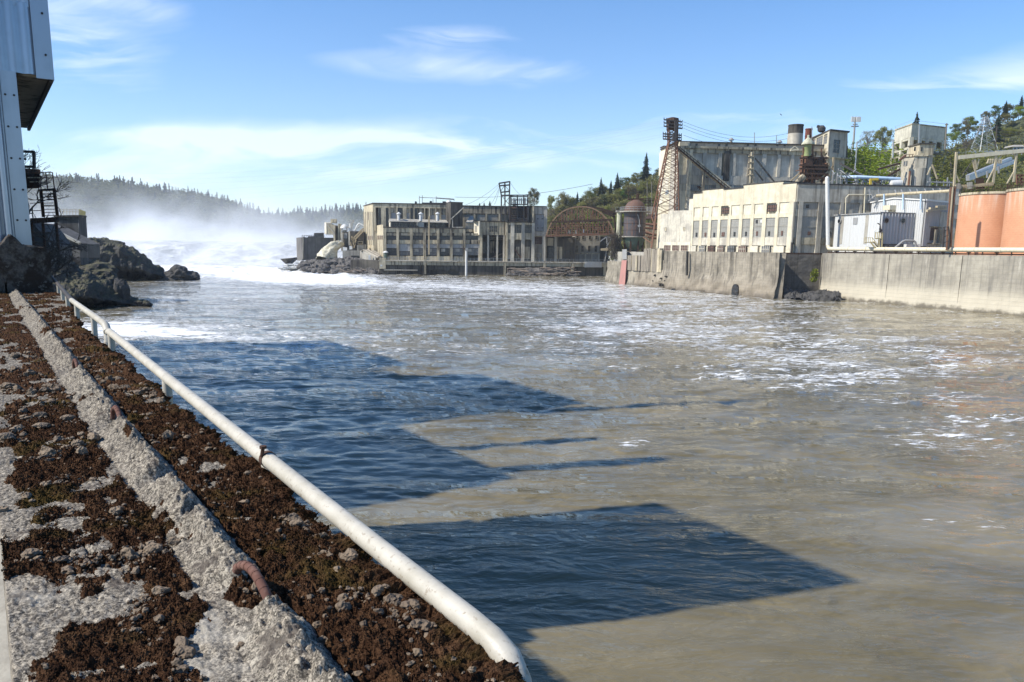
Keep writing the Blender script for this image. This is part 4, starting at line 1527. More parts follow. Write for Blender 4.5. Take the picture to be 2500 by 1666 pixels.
# ------------------------------------------------------------------ rusty platform, stair, pier and ramp beyond the shed
def build_left_steel():
    D = 41.
    root = thing('steel_platform', 'rusty steel platform with an open frame beside the corrugated building', 'platform', at(70, 470, D))
    q = lambda x, y, d=D: at(*C1(x, y), d)
    m = MB()
    for z in (0, 1.4):
        for a, b in (((100, 708), (158, 710)), ((158, 710), (160, 788)), ((100, 778), (160, 780)), ((108, 742), (120, 744))):
            m.bar(q(*a, D + z), q(*b, D + z), .12)
    m.bar(q(158, 710), q(158, 710, D + 1.4), .12)
    m.build('open_frame', STEELD, root)
    m = MB(); m.hexa([q(100, 882, D), q(183, 880, D), q(183, 880, D + 1.6), q(100, 882, D + 1.6), q(100, 812, D), q(183, 808, D), q(183, 808, D + 1.6), q(100, 812, D + 1.6)])
    m.build('deck_box', RUSTD, root)
    m = MB(); m.bar(q(95, 796, D - .1), q(183, 802, D - .1), .22); m.build('deck_beam', RUST, root)
    m = MB()
    for a, b in (((130, 830), (185, 830)), ((140, 850), (186, 850))): m.bar(q(*a, D - .15), q(*b, D - .15), .05)
    m.build('toe_rail', TANP, root)
    D2 = 46.
    root = thing('steel_stair', 'rusty open steel stair zigzagging down behind the platform', 'stair', at(120, 545, D2))
    q = lambda x, y, d=D2: at(*C1(x, y), d)
    for a, b in (((190, 885), (203, 1015)), ((252, 880), (268, 1008))): MB().bar(q(*a, D2 + .5), q(*b, D2 + .5), .13).build('stringer', RUSTD, root)
    for i in range(9):
        y = 890 + i * 14.5
        m = MB(); m.hexa([q(193 + i * 1.4, y + 3), q(254 + i * 1.7, y + 2), q(254 + i * 1.7, y + 2, D2 + 1.), q(193 + i * 1.4, y + 3, D2 + 1.), q(193 + i * 1.4, y), q(254 + i * 1.7, y - 1), q(254 + i * 1.7, y - 1, D2 + 1), q(193 + i * 1.4, y, D2 + 1)])
        m.build('tread', RUSTD, root)
    m = MB()
    for dd in (0, 1.2):
        for a, b in (((183, 805), (245, 806)), ((183, 830), (247, 832)), ((183, 806), (192, 885)), ((245, 806), (254, 882)), ((214, 806), (222, 882))):
            m.bar(q(*a, D2 + dd), q(*b, D2 + dd), .045)
        for a, b in (((254, 880), (274, 1036)), ((196, 960), (268, 958)), ((140, 985), (200, 983)), ((140, 950), (196, 948))): m.bar(q(*a, D2 + dd), q(*b, D2 + dd), .04)
    m.build('handrail', RUSTD, root)
    m = MB(); m.hexa([q(186, 892), q(254, 888), q(254, 888, D2 + 1.3), q(186, 892, D2 + 1.3), q(186, 884), q(254, 880), q(254, 880, D2 + 1.3), q(186, 884, D2 + 1.3)]); m.build('landing', STEELD, root)
    m = MB(); m.hexa([q(140, 1046), q(272, 1038), q(272, 1038, D2 + 1.6), q(140, 1046, D2 + 1.6), q(140, 1020), q(272, 1014), q(272, 1014, D2 + 1.6), q(140, 1020, D2 + 1.6)]); m.build('lower_landing', RUSTD, root)
    m = MB()
    for x in (146, 200, 262): m.bar(q(x, 1040, D2 + .8), q(x + 14, 1200, D2 + .8), .12)
    m.build('support_legs', RUSTD, root)
    # concrete pier
    D3 = 132.
    q = lambda x, y, d=D3: at(*C1(x, y), d)
    root = thing('concrete_pier', 'dark concrete pier with white streaks and a yellow railing panel', 'pier', q(340, 1215))
    m = MB()
    m.hexa([q(262, 1330, D3), q(378, 1240, D3), q(418, 1240, D3 + 7), q(300, 1240, D3 + 7), q(255, 1012, D3), q(366, 1010, D3), q(402, 1014, D3 + 7), q(290, 1014, D3 + 7)])
    m.build('pier_body', STREAKY, root)
    m = MB(); m.hexa([q(250, 1014, D3 - .3), q(369, 1012, D3 - .3), q(405, 1016, D3 + 7.2), q(288, 1016, D3 + 7.2), q(250, 1006, D3 - .3), q(369, 1004, D3 - .3), q(405, 1008, D3 + 7.2), q(288, 1008, D3 + 7.2)]); m.build('cap', STREAKY, root)
    m = MB(); m.hexa([q(370, 1010), q(400, 1020, D3 + 7), q(400, 1020, D3 + 7.1), q(370, 1010, D3 + .1), q(370, 977), q(400, 989, D3 + 7), q(400, 989, D3 + 7.1), q(370, 977, D3 + .1)]); m.build('railing_panel', YELLOWP, root)
    m = MB()
    for x in range(270, 372, 14): m.bar(q(x, 1004), q(x, 977), .07)
    for y in (978, 990): m.bar(q(262, y), q(371, y), .07)
    m.build('railing', TANP, root)
    # sloping ramp wall
    D4 = 112.
    q = lambda x, y, d=D4: at(*C1(x, y), d)
    root = thing('ramp_wall', 'grey concrete ramp wall sloping down to the concrete pier', 'wall', q(300, 1200))
    m = MB(); m.prism([q(150, 1040), q(215, 1060), q(372, 1140), q(374, 1205), q(310, 1200), q(250, 1170), q(190, 1080), q(140, 1100)], (0.5, 4.5, 0)); m.build('wall_body', PIERC, root)  # darker concrete colour stands in for shade on the ramp
    m = MB(); m.bar(q(215, 1056, D4 - .2), q(374, 1137, D4 - .2), .5, .35); m.build('coping', GREYC, root)
    # dark wall behind the steel
    m = MB(); m.prism([q(60, 1035, 70), q(150, 1040, 70), q(190, 1085, 70), q(235, 1150, 70), q(235, 1260, 70), q(60, 1300, 70)], (-2, 7, 0))
    o = m.build('retaining_wall', STREAKY); tag(o, 'dark streaked retaining wall in shade behind the rusty stair', 'wall')


build_left_steel()

# ------------------------------------------------------------------ far mill across the river
PROM_Z = 5.2
slab_structure('mill_yard', 'yard the abandoned mill stands on', [(-62, 296), (-49, 291.5), (35, 299.8), (48, 299), (60, 420), (-75, 420)], -3, PROM_Z - .01, SOOTD)
slab_structure('quay_yard', 'yard behind the right hand quay walls', [(31, 244), (44.6, 200.5), (58.8, 176.6), (70, 176.6), (70.2, 173.2), (86.6, 128.3), (118, 40), (330, 40), (330, 330), (60, 330), (36, 290)], -3, 9.55, GREYC2)

PL = Plane.px(C2(1440, 1180), 296, (1480, 640), 302)
PU = Plane.px(C2(1297, 430), 310, (1290, 500), 314.5)
PW = Plane((-49.7, 290.2), (35.2, 298.5))


class Face:
    """draws facade pieces of one building in photo pixels of one crop"""
    def __init__(self, root, plane, cr):
        self.r, self.p, self.c = root, plane, cr

    def rect(self, x0, y0, x1, y1, o0, o1, mat, name, z0=None, z1=None, label=None, mb=None):
        m = mb or MB()
        self.p.pbox(m, self.c(x0, y0), self.c(x1, y1), o0, o1, z0, z1)
        if mb is None:
            o = m.build(name, mat, self.r)
            if label: o['label'] = label
            return o
        return m

    def u(self, x, y): return self.p.inv(*self.c(x, y))[0]
    def z(self, x, y): return self.p.inv(*self.c(x, y))[1]

    def window(self, x0, y0, x1, y1, off=.0, mat=None, bars=(2, 2), frame=None, name='window', depth=.12):
        """a window set in the wall: dark pane part with proud glazing bars"""
        a = self.p.inv(*self.c(x0, y0)); b = self.p.inv(*self.c(x1, y1))
        u0, z1 = a; u1, z0 = b
        m = MB(); self.p.box(m, u0, u1, z0, z1, off - .15, off + .02)
        w = m.build(name, mat or GLASSD, self.r)
        f = MB(); t = .07
        self.p.box(f, u0 - t, u0, z0 - t, z1 + t, off - .1, off + depth); self.p.box(f, u1, u1 + t, z0 - t, z1 + t, off - .1, off + depth)
        self.p.box(f, u0, u1, z1, z1 + t, off - .1, off + depth); self.p.box(f, u0, u1, z0 - t, z0, off - .1, off + depth * 1.3)
        for i in range(1, bars[0]):
            u = u0 + (u1 - u0) * i / bars[0]; self.p.box(f, u - .03, u + .03, z0, z1, off, off + .07)
        for i in range(1, bars[1]):
            z = z0 + (z1 - z0) * i / bars[1]; self.p.box(f, u0, u1, z - .03, z + .03, off, off + .065)
        f.build('frame', frame or GREYC2, w)
        return w


def build_lower_block():
    root = thing('low_mill_building', 'low sooty concrete mill building with pilasters, roof monitor and three round vents', 'building', PL.P(20, PROM_Z))
    f = Face(root, PL, C2)
    uL = f.u(1440, 1100); uR = PL.inv(*C3(355, 800))[0]
    zt = f.z(1900, 765)
    # skewed plan so that the sunlit end wall shows
    a = PL.P(uL, 0, -.5); b = PL.P(uR, 0, -.5); c = PL.P(uR, 0, -14); d = at(*C2(1300, 1000), 318)
    m = MB(); m.prism([Vector((p.x, p.y, PROM_Z - .4)) for p in (a, b, c, d)], (0, 0, zt - PROM_Z + .2)); m.build('wall', SOOTD, root)
    m = MB()
    PL.box(m, uL - .1, uR + .2, zt - .15, zt + .25, -14, .65); m.build('roof', ROOFT, root)
    xs = [1440, 1615, 1800, 1980, 2165, 2345, 2520, 2752]
    pl = MB()
    for i, x in enumerate(xs):
        u = f.u(x, 1000); PL.box(pl, u, u + .95, PROM_Z, zt - .15, -.45, .55)
    # the last piers seen from the other side of the tower
    pl.build('pilasters', SOOTL, root)
    m = MB(); PL.box(m, uL, uR, f.z(1900, 830), zt - .16, -.45, .3); m.build('head_beam', SOOTL, root)
    m = MB(); PL.box(m, uL, uR, PROM_Z - .1, f.z(1900, 1150), -.45, .25); m.build('plinth', SOOTL, root)
    r = random.Random(2)
    for i in range(7):
        x0 = xs[i] + 34; x1 = xs[i + 1] - 2
        f.rect(x0, 838, x1, 872, -.48, .05, SOOT, 'spandrel')
        f.window(x0, 874, x1, 926, -.35, GLASSD, (3, 1), SOOTD)
        f.rect(x0, 930, x1, 986, -.48, .08, SOOTL if i % 2 else SOOT, 'spandrel')
        f.rect(x0, 988, x1, 1042 if i != 1 else 1085, -.48, -.1, STEELG, 'sheet_panel')
        f.window(x0, 1046 if i != 1 else 1090, x1, 1140, -.4, GLASSD if i in (0, 4) else GLASSG, (3, 3), SOOTD)
        if i in (2, 3, 4, 5, 6):
            q = r.randint(20, 60); f.rect(x0 + q, 1050, x0 + q + 55, 1092, -.42, -.25, GREYC2, 'board_patch')
    # sunlit end wall with upright window slots
    pe = Plane.px(C2(1303, 900), 317.6, C2(1440, 900), 296.2)
    e = Face(root, pe, C2)
    m = MB(); pe.poly(m, [(e.u(1308, 1000), PROM_Z - .3), (e.u(1436, 1000), PROM_Z - .3), (e.u(1436, 1000), e.z(1436, 720)), (e.u(1400, 1000), e.z(1400, 722)), (e.u(1340, 1000), e.z(1340, 735)), (e.u(1308, 1000), e.z(1308, 742))], -.3, .05)
    m.build('end_wall', TANC, root)
    for x in (1302, 1328, 1354, 1380, 1406):
        e.rect(x + 4, 872, x + 17, 926, .0, .09, BRICKW, 'window')
    m = MB()
    for x in range(1304, 1440, 26): e.rect(x - 2, 866, x + 3, 1180, .0, .32, None, '', mb=m)
    m.build('end_ribs', CREAMW, root)
    # roof monitor with gabled dormer
    pm = Plane.px(C2(1535, 750), 301, C2(2310, 750), 307)
    k = Face(root, pm, C2)
    z0 = zt; z1 = k.z(1900, 692)
    m = MB(); pm.box(m, k.u(1540, 720), k.u(2310, 720), z0 - .3, z1, -5, 0); mon = m.build('roof_monitor', SOOTD, root)
    m = MB()
    ua, ub = k.u(1525, 720), k.u(2322, 720)
    m.prism([pm.P(ua, z1, .5), pm.P(ua, z1 + .2, .5), pm.P(ua, z1 + 1.3, -2.5), pm.P(ua, z1 + .2, -5.5), pm.P(ua, z1, -5.5)], pm.d * (ub - ua)); m.build('monitor_roof', GREYC2, mon)
    m = MB(); m.prism([pm.P(ua + .5, z0 - .2, -.2), pm.P(ua + .5, z1, -.2), pm.P(ua + .5, z1 + 1., -2.5), pm.P(ua + .5, z1, -4.9), pm.P(ua + .5, z0 - .2, -4.9)], pm.d * -.35); m.build('monitor_end', CREAMW, mon)
    for i in range(11):
        x = 1590 + i * 63
        if 1870 < x < 2000: continue
        k.window(x, 705, x + 44, 744, 0, GLASSD, (2, 1), SOOT)
    m = MB(); u0, u1 = k.u(1890, 720), k.u(1985, 720); um = (u0 + u1) / 2; zm = k.z(1930, 668)
    pm.poly(m, [(u0, z1 - 1.2), (u1 - .8, z0), (u1, z0), (u1, z1 - .1), (um, zm), (u0, z1 - .1)], -3, .9); m.build('dormer', GREYC, root)
    for x in (1645, 1945, 2175):
        p = at(*C2(x, 660), 303); q = at(*C2(x, 575), 303)
        m = MB(); m.lathe((p.x, p.y, p.z - .3), [(.55, 0), (.55, q.z - p.z + .3)], 16); v = m.build('roof_vent', WHITEP, root, True)
        m = MB(); m.lathe((p.x, p.y, q.z), [(.9, -.1), (.9, .1), (.25, .6), (.05, .75)], 16); m.build('vent_cap', WHITEP, v, True)
    m = MB(); m.bar(at(*C2(2056, 1130), 294.5), at(*C2(2056, 605), 294.5), .55); m.build('flue', WOODT, root)
    return zt


ZLOW = build_lower_block()


def build_upper_block():
    root = thing('long_mill_building', 'long tall sooty mill block with dark streaked recesses and a tan end wall', 'building', PU.P(25, PROM_Z))
    f = Face(root, PU, C2)
    uL = f.u(1297, 600); uR = PU.inv(*C3(1290, 500))[0]
    zt = f.z(1297, 425)
    a = PU.P(uL, 0, -.6); b = PU.P(uR, 0, -.6); c = PU.P(uR, 0, -22); d = at(*C2(1168, 600), 334)
    zm = PU.inv(*C3(700, 392))[1]
    us = PU.inv(*C3(300, 400))[0]
    m = MB(); s = PU.P(us, 0, -.6); s2 = PU.P(us, 0, -22)
    m.prism([Vector((p.x, p.y, PROM_Z)) for p in (a, s, s2, d)], (0, 0, zt - PROM_Z - .3))
    m.build('wall', SOOT, root)
    m = MB(); m.prism([Vector((p.x, p.y, PROM_Z)) for p in (PU.P(us + .01, 0, -.6), b, c, PU.P(us + .01, 0, -22))], (0, 0, zm - PROM_Z - .3))
    m.build('wall', SOOT, root)
    m = MB(); m.prism([Vector((p.x, p.y, zt - .3)) for p in (PU.P(uL - .3, 0, .3), PU.P(us, 0, .3), s2, d)], (0, 0, .4)); m.build('roof', ROOFT, root)
    m = MB(); PU.box(m, us + .02, uR, zm - .3, zm + .05, -22, .3); m.build('roof', ROOFT, root)
    # parapet band and pilasters
    zb = f.z(1700, 492)
    m = MB(); PU.box(m, uL, us, zb, zt - .31, -.6, .12); m.build('parapet_band', SOOTL, root)
    m = MB(); PU.box(m, us + .05, uR, PU.inv(*C3(700, 482))[1], zm - .31, -.6, .1); m.build('parapet_band', SOOT, root)
    m = MB()
    for x0, x1 in ((1300, 1328), (1402, 1466), (1508, 1532), (1612, 1628), (1700, 1750), (1790, 1803), (1836, 1860), (1990, 2004), (2055, 2072), (2140, 2160), (2205, 2226), (2330, 2352)):
        PU.box(m, f.u(x0, 600), f.u(x1, 600), ZLOW - 1, zb, -.6, .14)
    m.build('pilasters', SOOTL, root)
    for x0, x1 in ((1370, 1402), (1466, 1508), (1628, 1700), (1803, 1836), (1862, 1900)):
        f.rect(x0, 495, x1, 745, -.8, -.45, GLASSD, 'dark_recess')
    for x0, x1, y0 in ((1532, 1612, 560), (1750, 1790, 560), (2072, 2140, 590), (2226, 2330, 588), (1910, 1985, 560)):
        f.rect(x0, y0, x1, 668, -.62, -.3, STEELG, 'sheet_panel')
        f.rect(x0, 496, x1, y0 - 4, -.62, -.2, SOOT, 'spandrel')
    # right run beyond the stair tower
    g = Face(root, PU, C3)
    for x0, x1 in ((345, 450), (500, 585), (615, 730)):
        g.rect(x0, 490, x1, 560, -.62, -.2, GREYC2, 'sheet_panel')
    for x0 in (455, 590, 740): g.rect(x0, 482, x0 + 18, 640, -.62, .15, SOOTL, 'pilaster')
    # sunlit end wall
    pe = Plane.px(C2(1168, 600), 333.6, C2(1297, 600), 310.2)
    e = Face(root, pe, C2)
    m = MB(); pe.box(m, e.u(1170, 700), e.u(1295, 700), PROM_Z, e.z(1297, 428), -.3, .06); m.build('end_wall', TANC, root)
    m = MB()
    for x in range(1172, 1296, 24): e.rect(x, 545, x + 8, 1000, .0, .4, None, '', mb=m)
    m.build('end_ribs', CREAMW, root)
    e.rect(1228, 555, 1246, 655, .0, .2, BRICKW, 'window')
    for x in (1184, 1232, 1258, 1282): e.rect(x, 876, x + 11, 928, .0, .2, BRICKW, 'window')
    m = MB(); pe.box(m, -.3, pe.len, zt - .1, zt + .12, -.2, .3); m.build('end_coping', RUSTD, root)
    # rooftop pipework
    m = MB()
    for a_, b_ in (((1930, 350), (2352, 365)), ((1926, 330), (1926, 435)), ((1966, 320), (1966, 430)), ((2155, 335), (2155, 430)), ((2112, 375), (2112, 430))):
        m.bar(at(*C2(*a_), 316), at(*C2(*b_), 316), .22)
    m.build('roof_pipes', STEELG, root)
    m = MB(); m.tube([at(*C3(20, 300), 316), at(*C3(228, 316), 316), at(*C3(228, 330), 316)], .25, 8); m.build('roof_pipe', STEELG, root, True)
    m = MB()
    for x0, y0, x1, y1 in ((1965, 425, 2290, 447), (2070, 400, 2092, 428), (2245, 405, 2285, 428), (1868, 405, 1884, 440)):
        a_ = at(*C2(x0, y1), 315); b_ = at(*C2(x1, y0), 315); m.box(a_.x, b_.x, 314, 317, a_.z, b_.z)
    m.build('roof_machinery', STEELD, root)
    m = MB(); c_ = at(*C2(2330, 440), 316); m.lathe((c_.x, c_.y, c_.z - .6), [(1.3, 0), (1.3, 1.1), (.7, 1.9), (.1, 2.2)], 16); m.build('roof_tank', WHITEP, root, True)
    # dark stair tower
    pt = Plane.px(C3(190, 500), 304, C3(330, 500), 306)
    k = Face(root, pt, C3)
    m = MB(); k.rect(190, 350, 328, 640, -6, 0, None, '', mb=m, z0=ZLOW - .5); t = m.build('stair_tower', SOOTD, root)
    m = MB(); k.rect(186, 344, 332, 354, -6.2, .3, None, '', mb=m); m.build('tower_roof', ROOFT, t)
    m = MB(); m.bar(at(*C3(192, 545), 303), at(*C3(340, 408), 303), .8, .35); m.bar(at(*C3(212, 540), 303), at(*C3(212, 640), 303), .35); m.bar(at(*C3(212, 638), 303), at(*C3(330, 636), 303), .6, .3)
    m.build('roof_stair', GREYC, root)
    # piece of plain wall at the right end
    m = MB(); g.rect(1140, 470, 1285, 480, -.6, .1, None, '', mb=m); m.build('sill_band', SOOTL, root)


build_upper_block()


def build_middle():
    # infill between low block and raised house, dark wall stands in for a shaded void
    root = thing('infill_building', 'recessed mill block darkened for the shaded void between the low building and the raised house', 'building', PL.P(52, PROM_Z, -6))
    pf = Plane(PL.P(0, 0, -6), PL.P(50, 0, -6)); f = Face(root, pf, C3)
    m = MB(); f.rect(356, 655, 830, 1020, -6, 0, None, '', mb=m, z0=PROM_Z - .2); m.build('wall', SOOTD, root)
    m = MB(); f.rect(362, 580, 448, 655, -5.5, -.4, None, '', mb=m); m.build('upper_wall', GREYC2, root)
    m = MB(); m.prism([f.p.P(f.u(362, 580), f.z(362, 580), .2), f.p.P(f.u(450, 580), f.z(450, 580), .2), f.p.P(f.u(455, 500), f.z(455, 500), -5.5), f.p.P(f.u(415, 500), f.z(415, 500), -5.5)], (0, 0, -.3)); m.build('lean_to_roof', GREYC2, root)
    m = MB(); f.rect(356, 660, 460, 690, -.4, .3, None, '', mb=m); m.build('head_beam', SOOTL, root)
    f.window(640, 735, 720, 775, .02, GLASSD, (4, 2), SOOTL); f.window(730, 735, 805, 775, .02, GLASSD, (3, 2), SOOTL)
    f.rect(540, 800, 640, 930, -.1, .08, GLASSD, 'opening'); f.rect(650, 800, 740, 930, -.1, .1, SOOT, 'panel')
    m = MB(); m.bar(pf.P(f.u(650, 1000), f.z(650, 1000) + .3, 2), pf.P(f.u(790, 935), f.z(790, 935), 2), .5); m.bar(pf.P(f.u(790, 935), f.z(790, 935), 2), pf.P(f.u(830, 985), f.z(830, 985), 2), .5); m.build('fallen_beams', WOODD, root)
    # raised house on concrete legs
    ph = Plane(PL.P(0, 0, -.3), PL.P(50, 0, .1)); root = thing('raised_house', 'raised concrete house on tall legs with a cream end wall', 'building', ph.P(60, PROM_Z)); f = Face(root, ph, C3)
    m = MB(); f.rect(519, 572, 832, 726, -5.3, 0, None, '', mb=m); m.build('wall', SOOTL, root)
    pe = Plane.px(C3(450, 650), 305, C3(519, 650), 297.3); e = Face(root, pe, C3)
    m = MB(); e.rect(451, 572, 518, 725, -.4, .02, None, '', mb=m); m.build('end_wall', CREAMW, root)
    e.rect(470, 618, 494, 688, -.02, .08, GREYC2, 'window')
    m = MB(); f.rect(445, 562, 832, 573, -5.5, .5, None, '', mb=m); m.build('roof', ROOFT, root)
    f.window(636, 622, 726, 692, 0, GLASSD, (4, 2), SOOTL)
    for x in (530, 560, 590, 765, 800): f.rect(x, 580, x + 8, 722, -.02, .1, SOOT, 'wall_rib')
    for x, y in ((507, 900), (611, 940), (716, 940), (792, 930)):
        m = MB(); f.rect(x, 726, x + 17, y, -1., -.1, None, '', mb=m, z0=PROM_Z - .1); m.build('leg', GREYC, root)
    m = MB(); e.rect(460, 726, 474, 930, -.8, -.1, None, '', mb=m); m.build('leg', GREYC, root)
    m = MB(); f.rect(519, 728, 832, 740, -5, -.2, None, '', mb=m); m.build('floor_beam', SOOTD, root)
    # columned block with round-headed openings
    pc = Plane(PL.P(0, 0, 1.2), PL.P(50, 0, 1.4)); root = thing('columned_building', 'narrow concrete mill block with tall round headed openings between columns', 'building', pc.P(75, PROM_Z)); f = Face(root, pc, C3)
    m = MB(); f.rect(834, 580, 1150, 1020, -9, -1.4, None, '', mb=m, z0=PROM_Z - .1); m.build('wall', SOOTD, root)
    m = MB(); f.rect(826, 572, 1152, 582, -9, .3, None, '', mb=m); m.build('roof', ROOFT, root)
    for x0, x1, mt in ((826, 842, SOOTL), (880, 917, CREAM2), (1006, 1036, GREYC), (1124, 1150, CREAM2)):
        m = MB(); f.rect(x0, 582, x1, 1020, -1.5, 0, None, '', mb=m, z0=PROM_Z - .1); m.build('column', mt, root)
    for x0, x1 in ((843, 879), (918, 1005), (1037, 1123)):
        m = MB(); f.rect(x0, 704, x1, 778, -1.5, -.2, None, '', mb=m); m.build('spandrel', SOOTL, root)
        m = MB(); f.rect(x0, 583, x1, 608, -1.5, -.2, None, '', mb=m); m.build('head_beam', SOOTL, root)
        f.window(x0 + 2, 610, x1 - 2, 702, -.9, GLASSD, (3, 2), SOOT)
    for x0, x1 in ((918, 1005), (1037, 1123)):   # round heads
        u0, u1 = f.u(x0, 800), f.u(x1, 800); zt = f.z(x0, 778); r = .9
        for ua, sg in ((u0, 1), (u1, -1)):
            pts = [(ua, zt)] + [(ua + sg * r * (1 - sin(a)), zt - r * (1 - cos(a))) for a in np.linspace(0, pi / 2, 7)]
            m = MB(); pc.poly(m, pts, -1.5, -.21); m.build('arch_corner', SOOTL, root)
        f.rect(x0 + 6, 860, x1 - 24, 1000, -1.42, -1.2, SOOT, 'opening_panel')
    f.rect(843, 780, 879, 1000, -1.45, -.7, GREYC2, 'panel')
    m = MB(); m.bar(pc.P(f.u(930, 890), f.z(930, 890), -.9), pc.P(f.u(1000, 990), f.z(1000, 990), -.9), .35); m.build('fallen_beam', RUST, root)
    # right hand part: pier, big panel, rusty window
    pr = Plane(PL.P(0, 0, -1.5), PL.P(50, 0, -1.3)); root = thing('panelled_building', 'concrete mill wall with a tall grey panel beside the arched shed', 'building', pr.P(85, PROM_Z)); f = Face(root, pr, C3)
    m = MB(); f.rect(1152, 400, 1292, 1022, -9, -.7, None, '', mb=m, z0=PROM_Z - .1); m.build('wall', SOOTL, root)
    pe = Plane.px(C3(1080, 480), 307, C3(1137, 480), 299.7); e = Face(root, pe, C3)
    m = MB(); e.rect(1080, 398, 1136, 575, -.4, 0, None, '', mb=m); m.build('end_wall', TANC, root)
    m = MB(); f.rect(1137, 400, 1152, 576, -9, 0, None, '', mb=m); m.build('corner_pier', CREAM2, root)
    m = MB(); f.rect(1076, 390, 1292, 401, -9.2, .4, None, '', mb=m); m.build('roof', ROOFT, root)
    m = MB(); f.rect(1153, 402, 1292, 486, -.8, 0, None, '', mb=m); m.build('head_beam', GREYC, root)
    f.rect(1164, 490, 1262, 680, -.8, -.3, STEELG, 'tall_panel')
    for x in (1182, 1235):
        for y in (535, 640): f.rect(x, y, x + 18, y + 9, -.32, -.2, GLASSD, 'slot')
    for x in (1266, 1284): f.rect(x, 400, x + 10, 730, -.75, .15, GREYC, 'pilaster')
    m = MB(); f.rect(1153, 684, 1292, 738, -.8, .05, None, '', mb=m); m.build('spandrel', GREYC, root)
    f.window(1158, 748, 1240, 832, -.65, BRICKW, (4, 3), SOOT)
    f.rect(1158, 840, 1238, 930, -.8, -.4, GREYC2, 'panel'); f.rect(1158, 936, 1238, 1000, -.8, -.45, SOOTL, 'panel')
    f.rect(1170, 940, 1215, 985, -.5, -.36, GREYC2, 'board_patch')
    m = MB(); f.rect(1242, 740, 1262, 1022, -.8, .25, None, '', mb=m, z0=PROM_Z - .1); m.build('column', GREYC, root)
    # dark undercroft below the arched shed
    pd = Plane(PL.P(0, 0, -3), PL.P(50, 0, -2.6)); root = thing('undercroft_building', 'dark undercroft wall beneath the rusty arched shed', 'building', pd.P(95, PROM_Z)); f = Face(root, pd, C3)
    m = MB(); f.rect(1294, 742, 1612, 1022, -8, -.6, None, '', mb=m, z0=PROM_Z - .1); m.build('wall', SOOTD, root)
    for x0, y0, x1, y1, mt in ((1300, 760, 1385, 850, SOOT), (1315, 870, 1385, 1000, GLASSD), (1415, 860, 1470, 1005, SOOTL), (1480, 760, 1600, 900, SOOTD), (1500, 900, 1560, 990, GLASSD)):
        f.rect(x0, y0, x1, y1, -.62, -.4, mt, 'panel')
    m = MB(); f.rect(1386, 742, 1408, 1022, -.6, .3, None, '', mb=m, z0=PROM_Z - .1); m.build('column', GREYC, root)
    # grey back building with punched windows
    pb = Plane(PL.P(0, 0, -9), PL.P(50, 0, -8)); root = thing('back_building', 'plain grey concrete building with rows of small upright windows', 'building', pb.P(105, PROM_Z)); f = Face(root, pb, C3)
    m = MB(); f.rect(1618, 700, 1900, 1022, -8, 0, None, '', mb=m, z0=PROM_Z - .1); m.build('wall', GREYC2, root)
    for x in (1632, 1700, 1776, 1852): f.window(x, 738, x + 26, 772, 0, GLASSD, (1, 2), GREYC)
    for x in (1610 + 14, 1690, 1768, 1844): f.window(x, 848, x + 26, 920, 0, GLASSD, (1, 2), GREYC)
    m = MB(); f.rect(1618, 932, 1900, 946, -.2, .3, None, '', mb=m); m.build('string_course', SOOTL, root)
    for x in (1730, 1806, 1885): f.rect(x, 946, x + 12, 1022, -.2, .4, GREYC, 'buttress')
    m = MB(); f.rect(1902, 740, 2010, 1022, -7, -2, None, '', mb=m, z0=PROM_Z - .1); m.build('dark_wing', SOOTD, root)


build_middle()


RUSTT = paint('tan_brown_rust', (.30, .195, .115), (.13, .075, .048), .45, .85, scale=2, streak=False, spec=.2)


